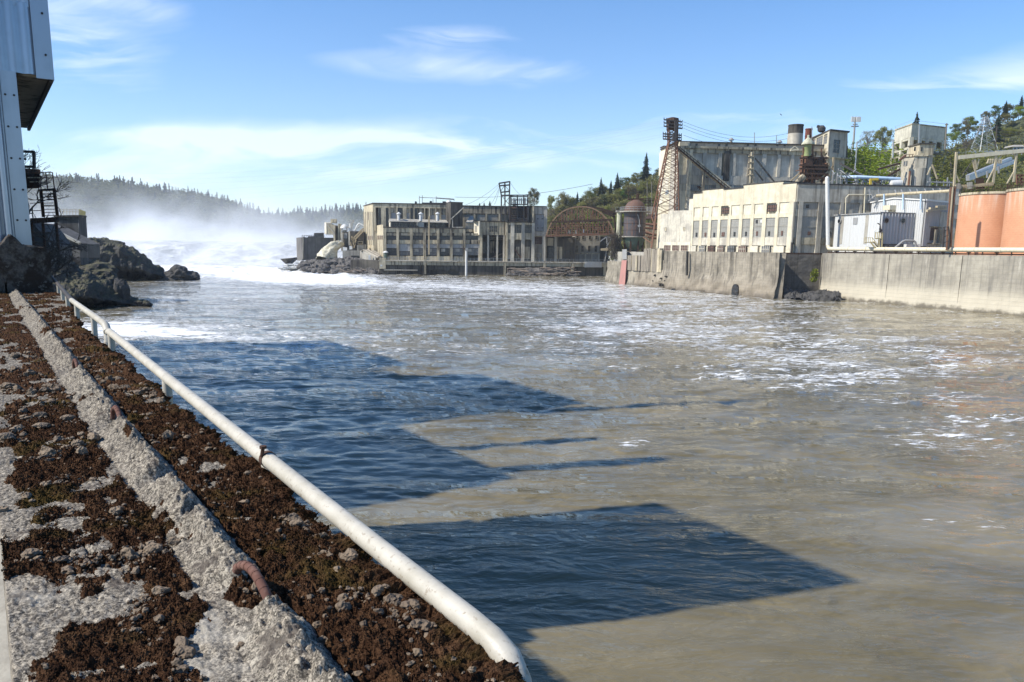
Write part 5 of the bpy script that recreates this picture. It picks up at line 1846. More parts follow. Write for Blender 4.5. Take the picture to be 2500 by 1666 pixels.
def build_arch_shed():
    D = 293.
    root = thing('arched_shed', 'rusted open steel shed with a bowstring arched truss roof', 'shed', at(*C3(1680, 735), D))
    q = lambda x, y, d=D: at(*C3(x, y), d)
    def arc(y_off=0, n=26):
        pts = []
        for i in range(n + 1):
            t = i / n
            x = 1285 + (2062 - 1285) * t
            base = 735 - 22 * t
            h = 322 * (max(0, 1 - (abs(t - .5) * 2) ** 2.35)) ** .72
            pts.append((x, base - h + y_off))
        return pts
    A = arc()
    for j, dd in enumerate((0, 12)):
        m = MB()
        for a, b in zip(A[:-1], A[1:]): m.bar(q(*a, D + dd), q(*b, D + dd), .55, .5)
        m.build('arch_chord', RUSTT, root)
        m = MB(); m.bar(q(1280, 736, D + dd), q(2066, 714, D + dd), .6, .7); m.build('bottom_chord', RUST, root)
        m = MB()
        for i in range(1, 26):
            x, y = A[i]; t = i / 26; m.bar(q(x, 735 - 22 * t, D + dd), q(x, y, D + dd), .4 if i % 2 == 0 else .25)
        for i in range(2, 24, 2):
            x, y = A[i]; x2, y2 = A[i + 2]
            if i % 4 == 0: m.bar(q(x, 735 - 22 * i / 26, D + dd), q(x2, y2, D + dd), .25)
            else: m.bar(q(x, y, D + dd), q(x2, 735 - 22 * (i + 2) / 26, D + dd), .25)
        m.build('web_members', RUSTD if j else RUST, root)
    m = MB()
    for i in range(1, 26):
        m.bar(q(*A[i]), q(*A[i], D + 12), .3)
    m.build('purlins', RUST, root)
    m = MB()
    for y in (578, 612, 640, 664, 690, 712):
        x0 = 1290 + (735 - y) * .22; x1 = 2058 - (735 - y) * .1
        for dd in (3, 8): m.bar(q(x0, y, D + dd), q(x1, y - 16, D + dd), .32)
    m.bar(q(1345, 575), q(2050, 548), .6)
    m.build('side_girts', RUSTD, root)
    # rotten cladding: patches of sheet between the girts with the sky between
    r = random.Random(8); m = MB(); w = MB()
    for i in range(330):
        x = r.uniform(1320, 2010); y = r.uniform(480 + abs(x - 1690) * .5, 716); dd = r.choice((4, 6, 9)); wx = r.uniform(8, 34); hy = r.uniform(5, 16)
        mm = w if r.random() < .2 else m
        mm.hexa([q(x, y + hy, D + dd), q(x + wx, y + hy, D + dd), q(x + wx, y + hy, D + dd + .2), q(x, y + hy, D + dd + .2), q(x, y, D + dd), q(x + wx, y, D + dd), q(x + wx, y, D + dd + .2), q(x, y, D + dd + .2)])
    m.build('rotten_cladding', RUSTT, root); w.build('pale_cladding', GREYC, root)
    m = MB()
    for x, y in ((1546, 670), (1625, 665), (1704, 660)):
        m.hexa([q(x, y + 42), q(x + 18, y + 42), q(x + 18, y + 42, D + .2), q(x, y + 42, D + .2), q(x, y), q(x + 18, y), q(x + 18, y, D + .2), q(x, y, D + .2)])
    m.build('bright_openings', WHITEP, root)  # white patches stand in for the brightness of small openings
    # back roof edge and posts
    m = MB()
    for a, b in (((1600, 402), (1760, 398)), ((1760, 398), (1930, 425)), ((1930, 425), (2092, 475)), ((1900, 440), (2085, 490)), ((1930, 460), (2080, 520)), ((2060, 470), (2090, 690))):
        m.bar(q(*a, D + 14), q(*b, D + 14), .6)
    m.build('rear_roof_edge', RUSTD, root)
    for x in (1268, 2048):
        m = MB(); m.bar(q(x, 1022), q(x, 735), .6); m.build('post', RUST if x > 2000 else GREYC, root)
    m = MB()
    for a, b in (((1905, 800), (1990, 740)), ((1975, 735), (2035, 770)), ((1980, 740), (1985, 830)), ((1960, 1030), (1985, 860)), ((2035, 770), (1985, 850))): m.bar(q(*a), q(*b), .35)
    m.build('knee_braces', STEELG, root)
    m = MB(); m.hexa([q(1912, 905, D - 1), q(2020, 905, D - 1), q(2020, 905, D + 3), q(1915, 905, D + 3), q(1912, 880, D - 1), q(2020, 872, D - 1), q(2020, 872, D + 3), q(1915, 880, D + 3)]); m.build('timber_landing', WOODT, root)


build_arch_shed()


def build_gantries():
    D = 296.
    q = lambda x, y, d=D: at(*C3(x, y), d)
    root = thing('steel_gantry', 'tall black steel gantry frame standing over the mill roofs', 'gantry', q(820, 570))
    m = MB()
    for dd in (0, 3):
        for a, b in (((772, 570), (772, 270)), ((772, 270), (745, 132)), ((858, 545), (868, 112)), ((815, 560), (812, 120)), ((745, 132), (870, 112)), ((752, 160), (868, 150)), ((765, 235), (866, 225)), ((770, 272), (866, 268))):
            m.bar(q(*a, D + dd), q(*b, D + dd), .5 if dd == 0 else .35)
    for x, y in ((745, 132), (870, 112), (812, 122), (770, 272), (866, 268)): m.bar(q(x, y), q(x, y, D + 3), .3)
    m.build('frame', STEELD, root)
    m = MB()
    for a, b in (((775, 275), (865, 380)), ((790, 390), (862, 290)), ((760, 230), (812, 150)), ((866, 225), (815, 160))): m.bar(q(*a), q(*b), .18)
    m.build('bracing', STEELD, root)
    D = 300.
    root = thing('switch_rack', 'black steel rack full of old switchgear beside the gantry', 'rack', q(970, 570, D))
    m = MB()
    for dd in (0, 5):
        for x in (880, 955, 1030, 1076): m.bar(q(x, 570, D + dd), q(x, 262, D + dd), .45)
        for y in (268, 285, 375, 395, 540, 560): m.bar(q(872, y, D + dd), q(1080, y, D + dd), .4)
    m.build('frame', STEELD, root)
    m = MB()
    for i, x in enumerate(range(892, 1070, 22)): m.bar(q(x, 372, D + 2), q(x, 300, D + 2), .3 + .3 * (i % 2)); m.bar(q(x - 6, 330, D + 1), q(x + 12, 318, D + 1), .5)
    m.build('insulators', GALV, root)
    m = MB()
    for y in (415, 440, 465, 490, 515): m.hexa([q(882, y + 16, D + 1), q(1024, y + 18, D + 1), q(1024, y + 18, D + 3), q(882, y + 16, D + 3), q(882, y, D + 1), q(1024, y + 2, D + 1), q(1024, y + 2, D + 3), q(882, y, D + 3)])
    m.build('louvres', STEELD, root)
    m = MB(); m.hexa([q(868, 570, D + .5), q(1078, 570, D + .5), q(1078, 570, D + 6), q(868, 570, D + 6), q(868, 395, D + 3), q(1078, 395, D + 3), q(1078, 395, D + 6), q(868, 395, D + 6)]); m.build('back_screen', RUSTD, root)


build_gantries()


def build_seawall():
    root = thing('promenade_wall', 'long dark concrete seawall with low arches and a walkway along the mill', 'wall', PW.P(45, 0))
    f2 = Face(root, PW, C2); f3 = Face(root, PW, C3)
    uL = f2.u(1375, 1300); uR = f3.u(2000, 1100)
    zt = PROM_Z
    m = MB(); PW.box(m, uL, uR, f2.z(1900, 1275), zt - .3, -2.5, 0); m.build('parapet_band', SOOTL, root)
    m = MB(); PW.box(m, uL - .2, uR, zt - .3, zt + .05, -7, .35); m.build('deck', GREYC, root)
    # lower wall with arches in the left half
    ua = f3.u(800, 1120); z0 = -1.5; z1 = f2.z(1900, 1275) - .01
    arches = [(f2.u(2040, 1390), f2.u(2225, 1390), f2.z(2130, 1335)), (f2.u(2300, 1390), f3.u(80, 1180), f3.z(20, 1120)), (f3.u(145, 1180), f3.u(285, 1180), f3.z(215, 1122))]
    pts = [(uL, z0)]
    for a, b, t in arches:
        pts.append((a, z0)); pts.append((a, .05))
        for i in range(13):
            an = pi - pi * i / 12
            pts.append(((a + b) / 2 + (b - a) / 2 * cos(an), .1 + (t - .1) * sin(an)))
        pts.append((b, .05)); pts.append((b, z0))
    pts += [(ua, z0), (ua, z1), (uL, z1)]
    m = MB(); PW.poly(m, pts, -.9, -.35); m.build('arch_wall', SOOTD, root)
    m = MB(); PW.box(m, uL, ua, z0, z1, -3, -2.4); m.build('dark_backing', GLASSD, root)
    m = MB(); PW.box(m, ua + .1, uR, z0, z1, -6, -5); m.build('dark_backing', SOOTD, root)
    m = MB(); f2.rect(1440, 1335, 1900, 1350, -.4, .5, None, '', mb=m); m.build('ledge', GREYC, root)
    f2.rect(1990, 1205, 2018, 1400, -.9, .3, SOOTL, 'pier')
    for x in (800, 1255, 1575, 1950): f3.rect(x, 1035, x + 22, 1192, -.9, .3, SOOTL, 'pier')
    m = MB(); f2.rect(1378, 1180, 1466, 1325, -2.6, .4, None, '', mb=m); m.build('end_block', SOOTL, root)
    m = MB(); f2.rect(1392, 1268, 1420, 1292, .38, .44, None, '', mb=m); m.build('notice_plate', WHITEP, root)
    # railing along the walkway
    m = MB()
    zr = zt + 1.15
    for i in range(60):
        u = uL + .5 + (uR - uL - 1) * i / 59; PW.box(m, u - .04, u + .04, zt, zr, -.2, -.12)
    for z in (.5, 1.1): PW.box(m, uL, uR, zt + z, zt + z + .07, -.2, -.12)
    m.build('railing', GALV, root)
    m = MB(); f3.rect(1728, 1032, 1922, 1098, -.2, .35, None, '', mb=m); m.build('corrugated_screen', GALV, root)
    m = MB()
    for x in range(1730, 1922, 14): f3.rect(x, 1034, x + 6, 1097, .3, .5, None, '', mb=m)
    m.build('screen_ribs', WHITEP, root)
    D = 288.
    q = lambda x, y, d=D: at(*C3(x, y), d)
    root = thing('mooring_post', 'white mooring post rising out of the water before the seawall', 'post', q(367, 1200))
    m = MB(); m.tube([q(368, 1215), q(371, 905)], .45, 10); m.build('shaft', WHITEP, root, True)
    m = MB(); m.hexa([q(360, 905, D - .6), q(385, 903, D - .6), q(385, 903, D + .6), q(360, 905, D + .6), q(358, 875, D - .6), q(388, 873, D - .6), q(388, 873, D + .6), q(358, 875, D + .6)]); m.build('head_box', STEELG, root)
    m = MB(); m.bar(q(335, 880), q(362, 884), .5); m.build('lamp_arm', RUSTD, root)
    # gas dome by the low block
    D = 293.5
    q2 = lambda x, y, d=D: at(*C2(x, y), d)
    p = q2(1466, 1185); root = thing('capped_vessel', 'small green vessel with a white cap standing on the walkway', 'tank', p)
    m = MB(); m.lathe(tuple(p), [(.7, 0), (.8, .6), (.8, 1.8), (.5, 2.6)], 16); m.build('body', GREENP, root, True)
    t = q2(1466, 1085); m = MB(); m.lathe((p.x, p.y, t.z - .9), [(1.0, .3), (1.05, .42), (.7, .85), (.1, 1.05)], 16); m.build('cap', WHITEP, root, True)


build_seawall()


def build_driftwood():
    r = random.Random(6)
    # mound under the wall
    q = lambda x, y, d: at(*C3(x, y), d)
    rough_loft('debris_bank', [[q(820, 1196, 291.5), q(840, 1170, 292.5), q(850, 1150, 295), q(850, 1170, 298)], [q(1000, 1200, 291), q(1000, 1140, 292.5), q(1000, 1112, 295), q(1000, 1150, 298)],
                              [q(1250, 1202, 291.5), q(1250, 1135, 293), q(1250, 1108, 296), q(1250, 1150, 299)], [q(1450, 1202, 292.5), q(1450, 1140, 294), q(1450, 1115, 297), q(1450, 1160, 300)],
                              [q(1600, 1200, 294), q(1600, 1165, 296), q(1600, 1140, 298), q(1600, 1170, 301)], [q(1680, 1198, 296), q(1680, 1185, 297), q(1670, 1170, 299), q(1670, 1180, 301)]],
               RUBBLE, .7, .35, 'bank of brown debris washed up below the seawall', 'debris', None, 70, 24, .6)
    G = 'driftwood logs piled below the seawall'
    for i in range(46):
        x = r.uniform(860, 1620); y = r.uniform(1096, 1185)
        d = 291.2 + (1190 - y) / 30
        L = r.uniform(1.5, 6.5); a = r.gauss(0, .25); tilt = r.gauss(0, .09)
        c = q(x, y, d); v = Vector((cos(a), sin(a) * .6, tilt)).normalized() * L / 2
        m = MB(); rad = r.uniform(.12, .32)
        m.tube([c - v, c + Vector((0, 0, r.gauss(0, .08))), c + v], [rad, rad * .95, rad * .75], 8)
        o = m.build('driftwood_log', WOODD if r.random() < .6 else RUBBLE, None, True, loc=c)
        tag(o, 'grey brown driftwood log in the pile below the seawall', 'log', G)


build_driftwood()


def build_dam_side():
    q = lambda x, y, d: at(*C2(x, y), d)
    # dark dam pier
    D = 330.
    root = thing('dam_pier', 'massive dark concrete dam pier standing in the white water', 'pier', q(500, 1195, D))
    m = MB(); m.prism([Vector((p.x, p.y, -1)) for p in (q(325, 1190, D), q(800, 1190, D + 6), q(800, 1190, D + 22), q(252, 1190, D + 20))], (0, 0, q(400, 895, D).z + 1)); m.build('pier_body', PIERC, root)
    m = MB(); m.prism([q(325, 1190, D - .2), q(335, 1190, D - .2), q(337, 892, D - .2), q(330, 885, D - .2)], (0, 3, 0)); m.build('corner_edge', GREYC, root)
    m = MB(); m.hexa([q(402, 900, D + 1), q(625, 900, D + 3), q(625, 900, D + 12), q(402, 900, D + 12), q(402, 880, D + 1), q(625, 874, D + 3), q(625, 874, D + 12), q(402, 880, D + 12)]); m.build('upper_step', PIERC, root)
    m = MB(); m.hexa([q(485, 880, D + 4), q(620, 876, D + 6), q(620, 876, D + 12), q(485, 880, D + 12), q(485, 836, D + 4), q(620, 832, D + 6), q(620, 832, D + 12), q(485, 836, D + 12)]); m.build('gate_house', PIERC, root)
    m = MB()
    for x in range(330, 485, 24): m.bar(q(x, 892, D + 2), q(x, 862, D + 2), .14)
    m.bar(q(305, 878, D + 2), q(485, 864, D + 2), .16); m.build('railing', STEELD, root)
    # slanting apron in the foam
    root = thing('concrete_apron', 'slanting concrete ledge half buried in foam beside the dam pier', 'ledge', q(150, 1260, 322))
    m = MB(); m.hexa([q(98, 1262, 320), q(112, 1262, 320), q(250, 1190, 326), q(98, 1200, 330), q(20, 1190, 320), q(110, 1192, 318), q(255, 1166, 325), q(120, 1180, 332)]); m.build('slab', SOOTD, root)
    m = MB(); m.prism([q(100, 1262, 319.5), q(165, 1262, 319.5), q(252, 1186, 323), q(100, 1196, 319.5)], (0, 2, 0)); m.build('support_wall', PIERC, root)
    # tan gatehouse tower
    D = 336.
    root = thing('gatehouse_tower', 'tan boxy gatehouse with a sloping top on the dam', 'tower', q(710, 860, D))
    m = MB(); m.prism([q(655, 852, D - 3), q(772, 856, D - 3), q(772, 735, D - 3), q(650, 700, D - 3)], (0, 8, 0)); m.build('front_wall', TANC, root)
    m = MB(); m.prism([q(630, 845, D + 2), q(657, 852, D - 3.2), q(652, 698, D - 3.2), q(630, 690, D + 2)], (2, 2, 0)); m.build('side_wall', CREAMW, root)
    m = MB(); m.hexa([q(773, 940, D - 1), q(820, 940, D - 1), q(820, 940, D + 8), q(773, 940, D + 8), q(773, 735, D - 1), q(820, 742, D - 1), q(820, 742, D + 8), q(773, 735, D + 8)]); m.build('dark_side', SOOTD, root)
    m = MB(); m.bar(q(662, 720, D - 3.2), q(768, 842, D - 3.2), .4); m.bar(q(655, 850, D - 3.3), q(772, 856, D - 3.3), .5); m.build('brace', GREYC, root)
    m = MB(); m.hexa([q(712, 700, D + 1), q(800, 706, D + 1), q(800, 706, D + 5), q(712, 700, D + 5), q(712, 645, D + 1), q(800, 645, D + 1), q(800, 645, D + 5), q(712, 645, D + 5)]); m.build('roof_hut', TANC, root)
    m = MB(); m.hexa([q(728, 690, D + .8), q(786, 692, D + .8), q(786, 692, D + 1.2), q(728, 690, D + 1.2), q(728, 660, D + .8), q(786, 660, D + .8), q(786, 660, D + 1.2), q(728, 660, D + 1.2)]); m.build('hut_window', SOOTL, root)
    m = MB()
    for x in (828, 845): m.bar(q(x, 940, D - 2), q(x, 710, D - 2), .8)
    m.build('side_columns', TANC, root)
    m = MB(); m.bar(q(765, 980, D - 4), q(765, 860, D - 4), .8); m.build('leg', SOOTL, root)
    # dark wheel house behind the jet
    D = 326.
    root = thing('outfall_house', 'dark outfall house with pipes above the water jet', 'building', q(980, 1060, D))
    m = MB(); m.hexa([q(868, 1078, D), q(965, 1078, D), q(965, 1078, D + 8), q(868, 1078, D + 8), q(868, 815, D), q(965, 822, D), q(965, 822, D + 8), q(868, 815, D + 8)]); m.build('left_wall', SOOTD, root)
    m = MB(); m.hexa([q(966, 1078, D - .6), q(1170, 1080, D), q(1170, 1080, D + 8), q(966, 1078, D + 8), q(966, 808, D - .6), q(1170, 815, D), q(1170, 815, D + 8), q(966, 808, D + 8)]); m.build('wall', SOOTD, root)
    m = MB(); m.bar(q(872, 1078, D - .8), q(872, 830, D - .8), .9); m.bar(q(968, 1000, D - 1.3), q(968, 810, D - 1.3), .6); m.build('columns', GREYC, root)
    m = MB(); m.hexa([q(885, 910, D - .3), q(938, 910, D - .3), q(938, 910, D), q(885, 910, D), q(885, 840, D - .3), q(938, 840, D - .3), q(938, 840, D), q(885, 840, D)]); m.build('door', STEELG, root)
    m = MB()
    m.tube([q(990, 805, D + 3), q(990, 700, D + 3), q(975, 668, D + 3)], [.65, .65, 1.1], 12)
    m.tube([q(1003, 700, D + 3), q(1008, 660, D + 3)], [.5, .9], 10)
    m.build('feed_pipe', WHITEP, root, True)
    m = MB(); m.tube([q(1055, 780, D + 2), q(1085, 720, D + 2), q(1105, 705, D + 2), q(1135, 725, D + 2), q(1165, 740, D + 2)], .33, 10); m.tube([q(1040, 800, D + 2), q(1100, 740, D + 2)], .3, 8); m.build('bent_pipe', WHITEP, root, True)
    m = MB()
    for a, b in (((1000, 930), (1160, 770)), ((1015, 960), (1165, 800)), ((1030, 1000), (1000, 880)), ((1050, 1000), (1030, 900)), ((1030, 1040), (1060, 930)), ((980, 960), (1010, 1050))): m.bar(q(*a, D - 2), q(*b, D - 2), .5)
    for i in range(9): m.bar(q(1006 + i * 18, 930 - i * 18, D - 2), q(1020 + i * 17, 956 - i * 18, D - 2), .25)
    m.build('access_stair', WOODT, root)
    c = q(903, 770, D + 2); m = MB(); m.lathe((c.x, c.y, c.z - 1), [(.9, -6), (.9, .2)], 14); m.build('stack', GREYC2, root, True)
    m = MB(); m.lathe((c.x, c.y, c.z), [(1.75, 0), (1.75, .25), (1.4, .9), (.8, 1.4), (.2, 1.7)], 18); m.build('white_cap', WHITEP, root, True)
    m = MB()
    for x in (870, 935): m.bar(q(x, 815, D + 1), q(x + (6 if x < 900 else -4), 750, D + 1), .35)
    m.build('cap_frame', STEELG, root)
    # low terrace and ramp shed
    D = 312.
    root = thing('terrace_block', 'low grey terrace with rails, crates and a small hut near the outfall', 'terrace', q(1000, 1180, D))
    m = MB(); m.hexa([q(875, 1190, D), q(1122, 1185, D), q(1122, 1185, D + 8), q(875, 1190, D + 8), q(875, 1076, D), q(1122, 1074, D), q(1122, 1074, D + 8), q(875, 1076, D + 8)]); m.build('block', GREYC2, root)
    m = MB(); m.hexa([q(980, 1190, D - .2), q(1110, 1188, D - .2), q(1110, 1188, D), q(980, 1190, D), q(995, 1145, D - .2), q(1100, 1145, D - .2), q(1100, 1145, D), q(995, 1145, D)]); m.build('culvert', GLASSD, root)
    m = MB()
    for x0, y0, x1, y1 in ((880, 1025, 938, 1075), (970, 1010, 1008, 1060)): m.hexa([q(x0, y1, D + 2), q(x1, y1, D + 2), q(x1, y1, D + 4), q(x0, y1, D + 4), q(x0, y0, D + 2), q(x1, y0 + 10, D + 2), q(x1, y0 + 10, D + 4), q(x0, y0, D + 4)])
    m.build('crates', WHITEP, root)
    m = MB(); m.hexa([q(1072, 1075, D + 3), q(1200, 1075, D + 4), q(1200, 1075, D + 8), q(1072, 1075, D + 8), q(1072, 1000, D + 3), q(1200, 992, D + 4), q(1200, 992, D + 8), q(1072, 1000, D + 8)]); m.build('base_hut', GREYC, root)
    m = MB(); m.hexa([q(1082, 992, D + 3), q(1152, 992, D + 4), q(1152, 992, D + 8), q(1082, 992, D + 8), q(1082, 948, D + 3), q(1152, 948, D + 4), q(1152, 948, D + 8), q(1082, 948, D + 8)]); m.build('hut', TANC, root)
    m = MB(); m.hexa([q(1092, 982, D + 2.6), q(1142, 982, D + 3.4), q(1142, 982, D + 3.8), q(1092, 982, D + 3), q(1092, 958, D + 2.6), q(1142, 958, D + 3.4), q(1142, 958, D + 3.8), q(1092, 958, D + 3)]); m.build('hut_window', GLASSD, root)
    root = thing('ramp_shed', 'sloping grey shed running down to the seawall', 'shed', q(1250, 1240, 304))
    D = 304.
    m = MB(); m.prism([q(1115, 1200, D + 2), q(1250, 1255, D - 4), q(1325, 1255, D - 8), q(1325, 1160, D - 8), q(1165, 1072, D), q(1115, 1085, D + 2)], (3, 6, 0)); m.build('wall', GREYC2, root)
    m = MB(); m.hexa([q(1120, 1082, D), q(1165, 1066, D - .2), q(1180, 1064, D + 6), q(1140, 1078, D + 6), q(1125, 1074, D), q(1170, 1060, D - .2), q(1185, 1058, D + 6), q(1145, 1072, D + 6)]); m.build('upper_roof', GREYC, root)
    for k in range(4):
        m = MB(); x = 1168 + k * 22; m.bar(q(x, 1066, D - .4 + k), q(x + 195 - k * 12, 1172 - k * 8, D - 8 + k), .8, .35); m.build('roof_plank', WOODP if k % 2 else GREYC, root)
    m = MB(); m.bar(q(1248, 1245, D - 7), q(1246, 1140, D - 7), .8); m.build('white_post', WHITEP, root)
    # rubble spit with boulders
    rough_loft('rubble_spit', [[q(255, 1335, 306), q(262, 1300, 307), q(300, 1255, 309), q(330, 1250, 313), q(330, 1290, 318)], [q(420, 1365, 301), q(420, 1300, 303), q(425, 1225, 307), q(460, 1225, 312), q(480, 1260, 320)],
                              [q(640, 1375, 298), q(640, 1300, 300), q(640, 1210, 305), q(650, 1205, 312), q(650, 1240, 322)], [q(880, 1390, 295), q(880, 1300, 298), q(880, 1190, 304), q(900, 1185, 311), q(900, 1200, 316)],
                              [q(1120, 1395, 292), q(1120, 1300, 295), q(1120, 1215, 300), q(1130, 1195, 306), q(1130, 1200, 310)], [q(1330, 1400, 290), q(1330, 1330, 292), q(1310, 1260, 296), q(1320, 1255, 300), q(1320, 1260, 305)],
                              [q(1420, 1402, 289.5), q(1420, 1390, 290.5), q(1400, 1330, 292), q(1400, 1330, 294), q(1400, 1340, 298)]],
               RUBBLE, 1., .3, 'dark rubble spit below the outfall and terrace', 'rubble', None, 110, 34, .9)
    r = random.Random(5)
    for i in range(44):
        x = r.uniform(285, 1330); top = np.interp(x, [285, 430, 640, 900, 1120, 1330], [1262, 1225, 1208, 1190, 1215, 1268])
        y = r.uniform(top + 6, np.interp(x, [285, 430, 640, 900, 1330], [1325, 1360, 1370, 1385, 1395]) - 4)
        d = np.interp(y, [1180, 1400], [307, 291])
        boulder('boulder', q(x, y, d - .6), r.uniform(.6, 1.7), RUBBLE, 'dark rubble boulder on the spit below the outfall', 'rock', 60 + i, (1.2, 1, .8), 'rubble boulders on the spit', .45, 2)
    for i in range(16):
        x = r.uniform(800, 1390); y = r.uniform(1255, 1375); d = np.interp(y, [1180, 1400], [305, 290])
        c = q(x, y, d - .9); L = r.uniform(1.5, 5); a = r.gauss(0, .5)
        m = MB(); v = Vector((cos(a), -.2, sin(a) * .45 - .05)) * L / 2; m.tube([c - v, c + v], [.2, .12], 7)
        tag(m.build('driftwood_log', WOODD, None, True, loc=c), 'pale driftwood log lodged in the rubble spit', 'log', 'driftwood on the rubble spit')
    # water jet
    path = [q(866, 985, 322), q(820, 992, 320), q(760, 1030, 318), q(700, 1100, 316), q(655, 1170, 314), q(628, 1235, 313)]
    vs = []; nr = 44; nc = 30
    P = np.array([tuple(p) for p in path]); tq = np.linspace(0, len(P) - 1, nr)
    rng = np.random.default_rng(2)
    for i, t in enumerate(tq):
        k = min(int(t), len(P) - 2); c = P[k] * (1 - (t - k)) + P[k + 1] * (t - k)
        w = .95 + 3.3 * (i / nr) ** 1.1
        k2 = Vector(P[k + 1] - P[k]).normalized(); sd = k2.cross(Vector((0, 1, 0))).normalized(); bk = k2.cross(sd)
        for j in range(nc):
            a = 2 * pi * j / nc
            n = 1 + .28 * mnoise.noise((cos(a) * 2.2, sin(a) * 2.2, i * .08)) + .2 * mnoise.noise((cos(a) * 6, sin(a) * 6, i * .16))
            vs.append(tuple(Vector(c) + sd * cos(a) * w * n + bk * sin(a) * w * 1.2 * n))
    F = [(i * nc + j, i * nc + (j + 1) % nc, (i + 1) * nc + (j + 1) % nc, (i + 1) * nc + j) for i in range(nr - 1) for j in range(nc)]
    o = fast_mesh('water_jet', vs, F, JET, True)
    tag(o, 'thick pale jet of silty water gushing from the outfall house', 'water jet')
    # foam mounds where it lands
    for i, (x, y, d, rr, lab) in enumerate(((560, 1250, 312, 4.5, 'white foam boil where the water jet lands'), (420, 1235, 316, 5, 'rounded white foam boil left of the water jet'), (300, 1265, 318, 4.6, 'low white foam boil by the dam pier corner'))):
        boulder('foam_boil', q(x, y, d) - Vector((0, 0, 1.6)), rr, WHITEWATER, lab, 'foam', 200 + i, (1.6, 1, .4), None, .75, 5)


build_dam_side()

# ------------------------------------------------------------------ right bank: quay walls
ZQ = 9.9


def rough_wall(plane_pts, z0, z1, mat, name, parent, amp=.25, freq=.35, cuts=None, low_amp=0., du=.7, holes=()):
    """wall face along plan points, roughened; heavier erosion near the water"""
    V = []; us = []
    tot = 0
    pts = [Vector((p[0], p[1], 0)) for p in plane_pts]
    seg = []
    for a, b in zip(pts[:-1], pts[1:]):
        n = max(2, int((b - a).length / du))
        for i in range(n): seg.append((a.lerp(b, i / n), (b - a).normalized()))
    seg.append((pts[-1], (pts[-1] - pts[-2]).normalized()))
    zs = np.arange(z0, z1 + .01, .45); zs[-1] = z1
    for p, d in seg:
        n = Vector((d.y, -d.x, 0))
        if n.dot(-p) < 0: n = -n
        for z in zs:
            q = Vector((p.x, p.y, z))
            w = mnoise.noise(q * freq) + .5 * mnoise.noise(q * freq * 2.6) + .3 * mnoise.noise(q * freq * 6)
            er = low_amp * max(0, (4.8 - z) / 4.8) * (1 + mnoise.noise(q * .5))
            V.append(q + n * (w * amp * .5 + er))
    b = base_of(parent)
    V = [tuple(v - b) for v in V]
    return fast_mesh(name, V, grid_faces(len(seg), len(zs)), mat, False, parent)


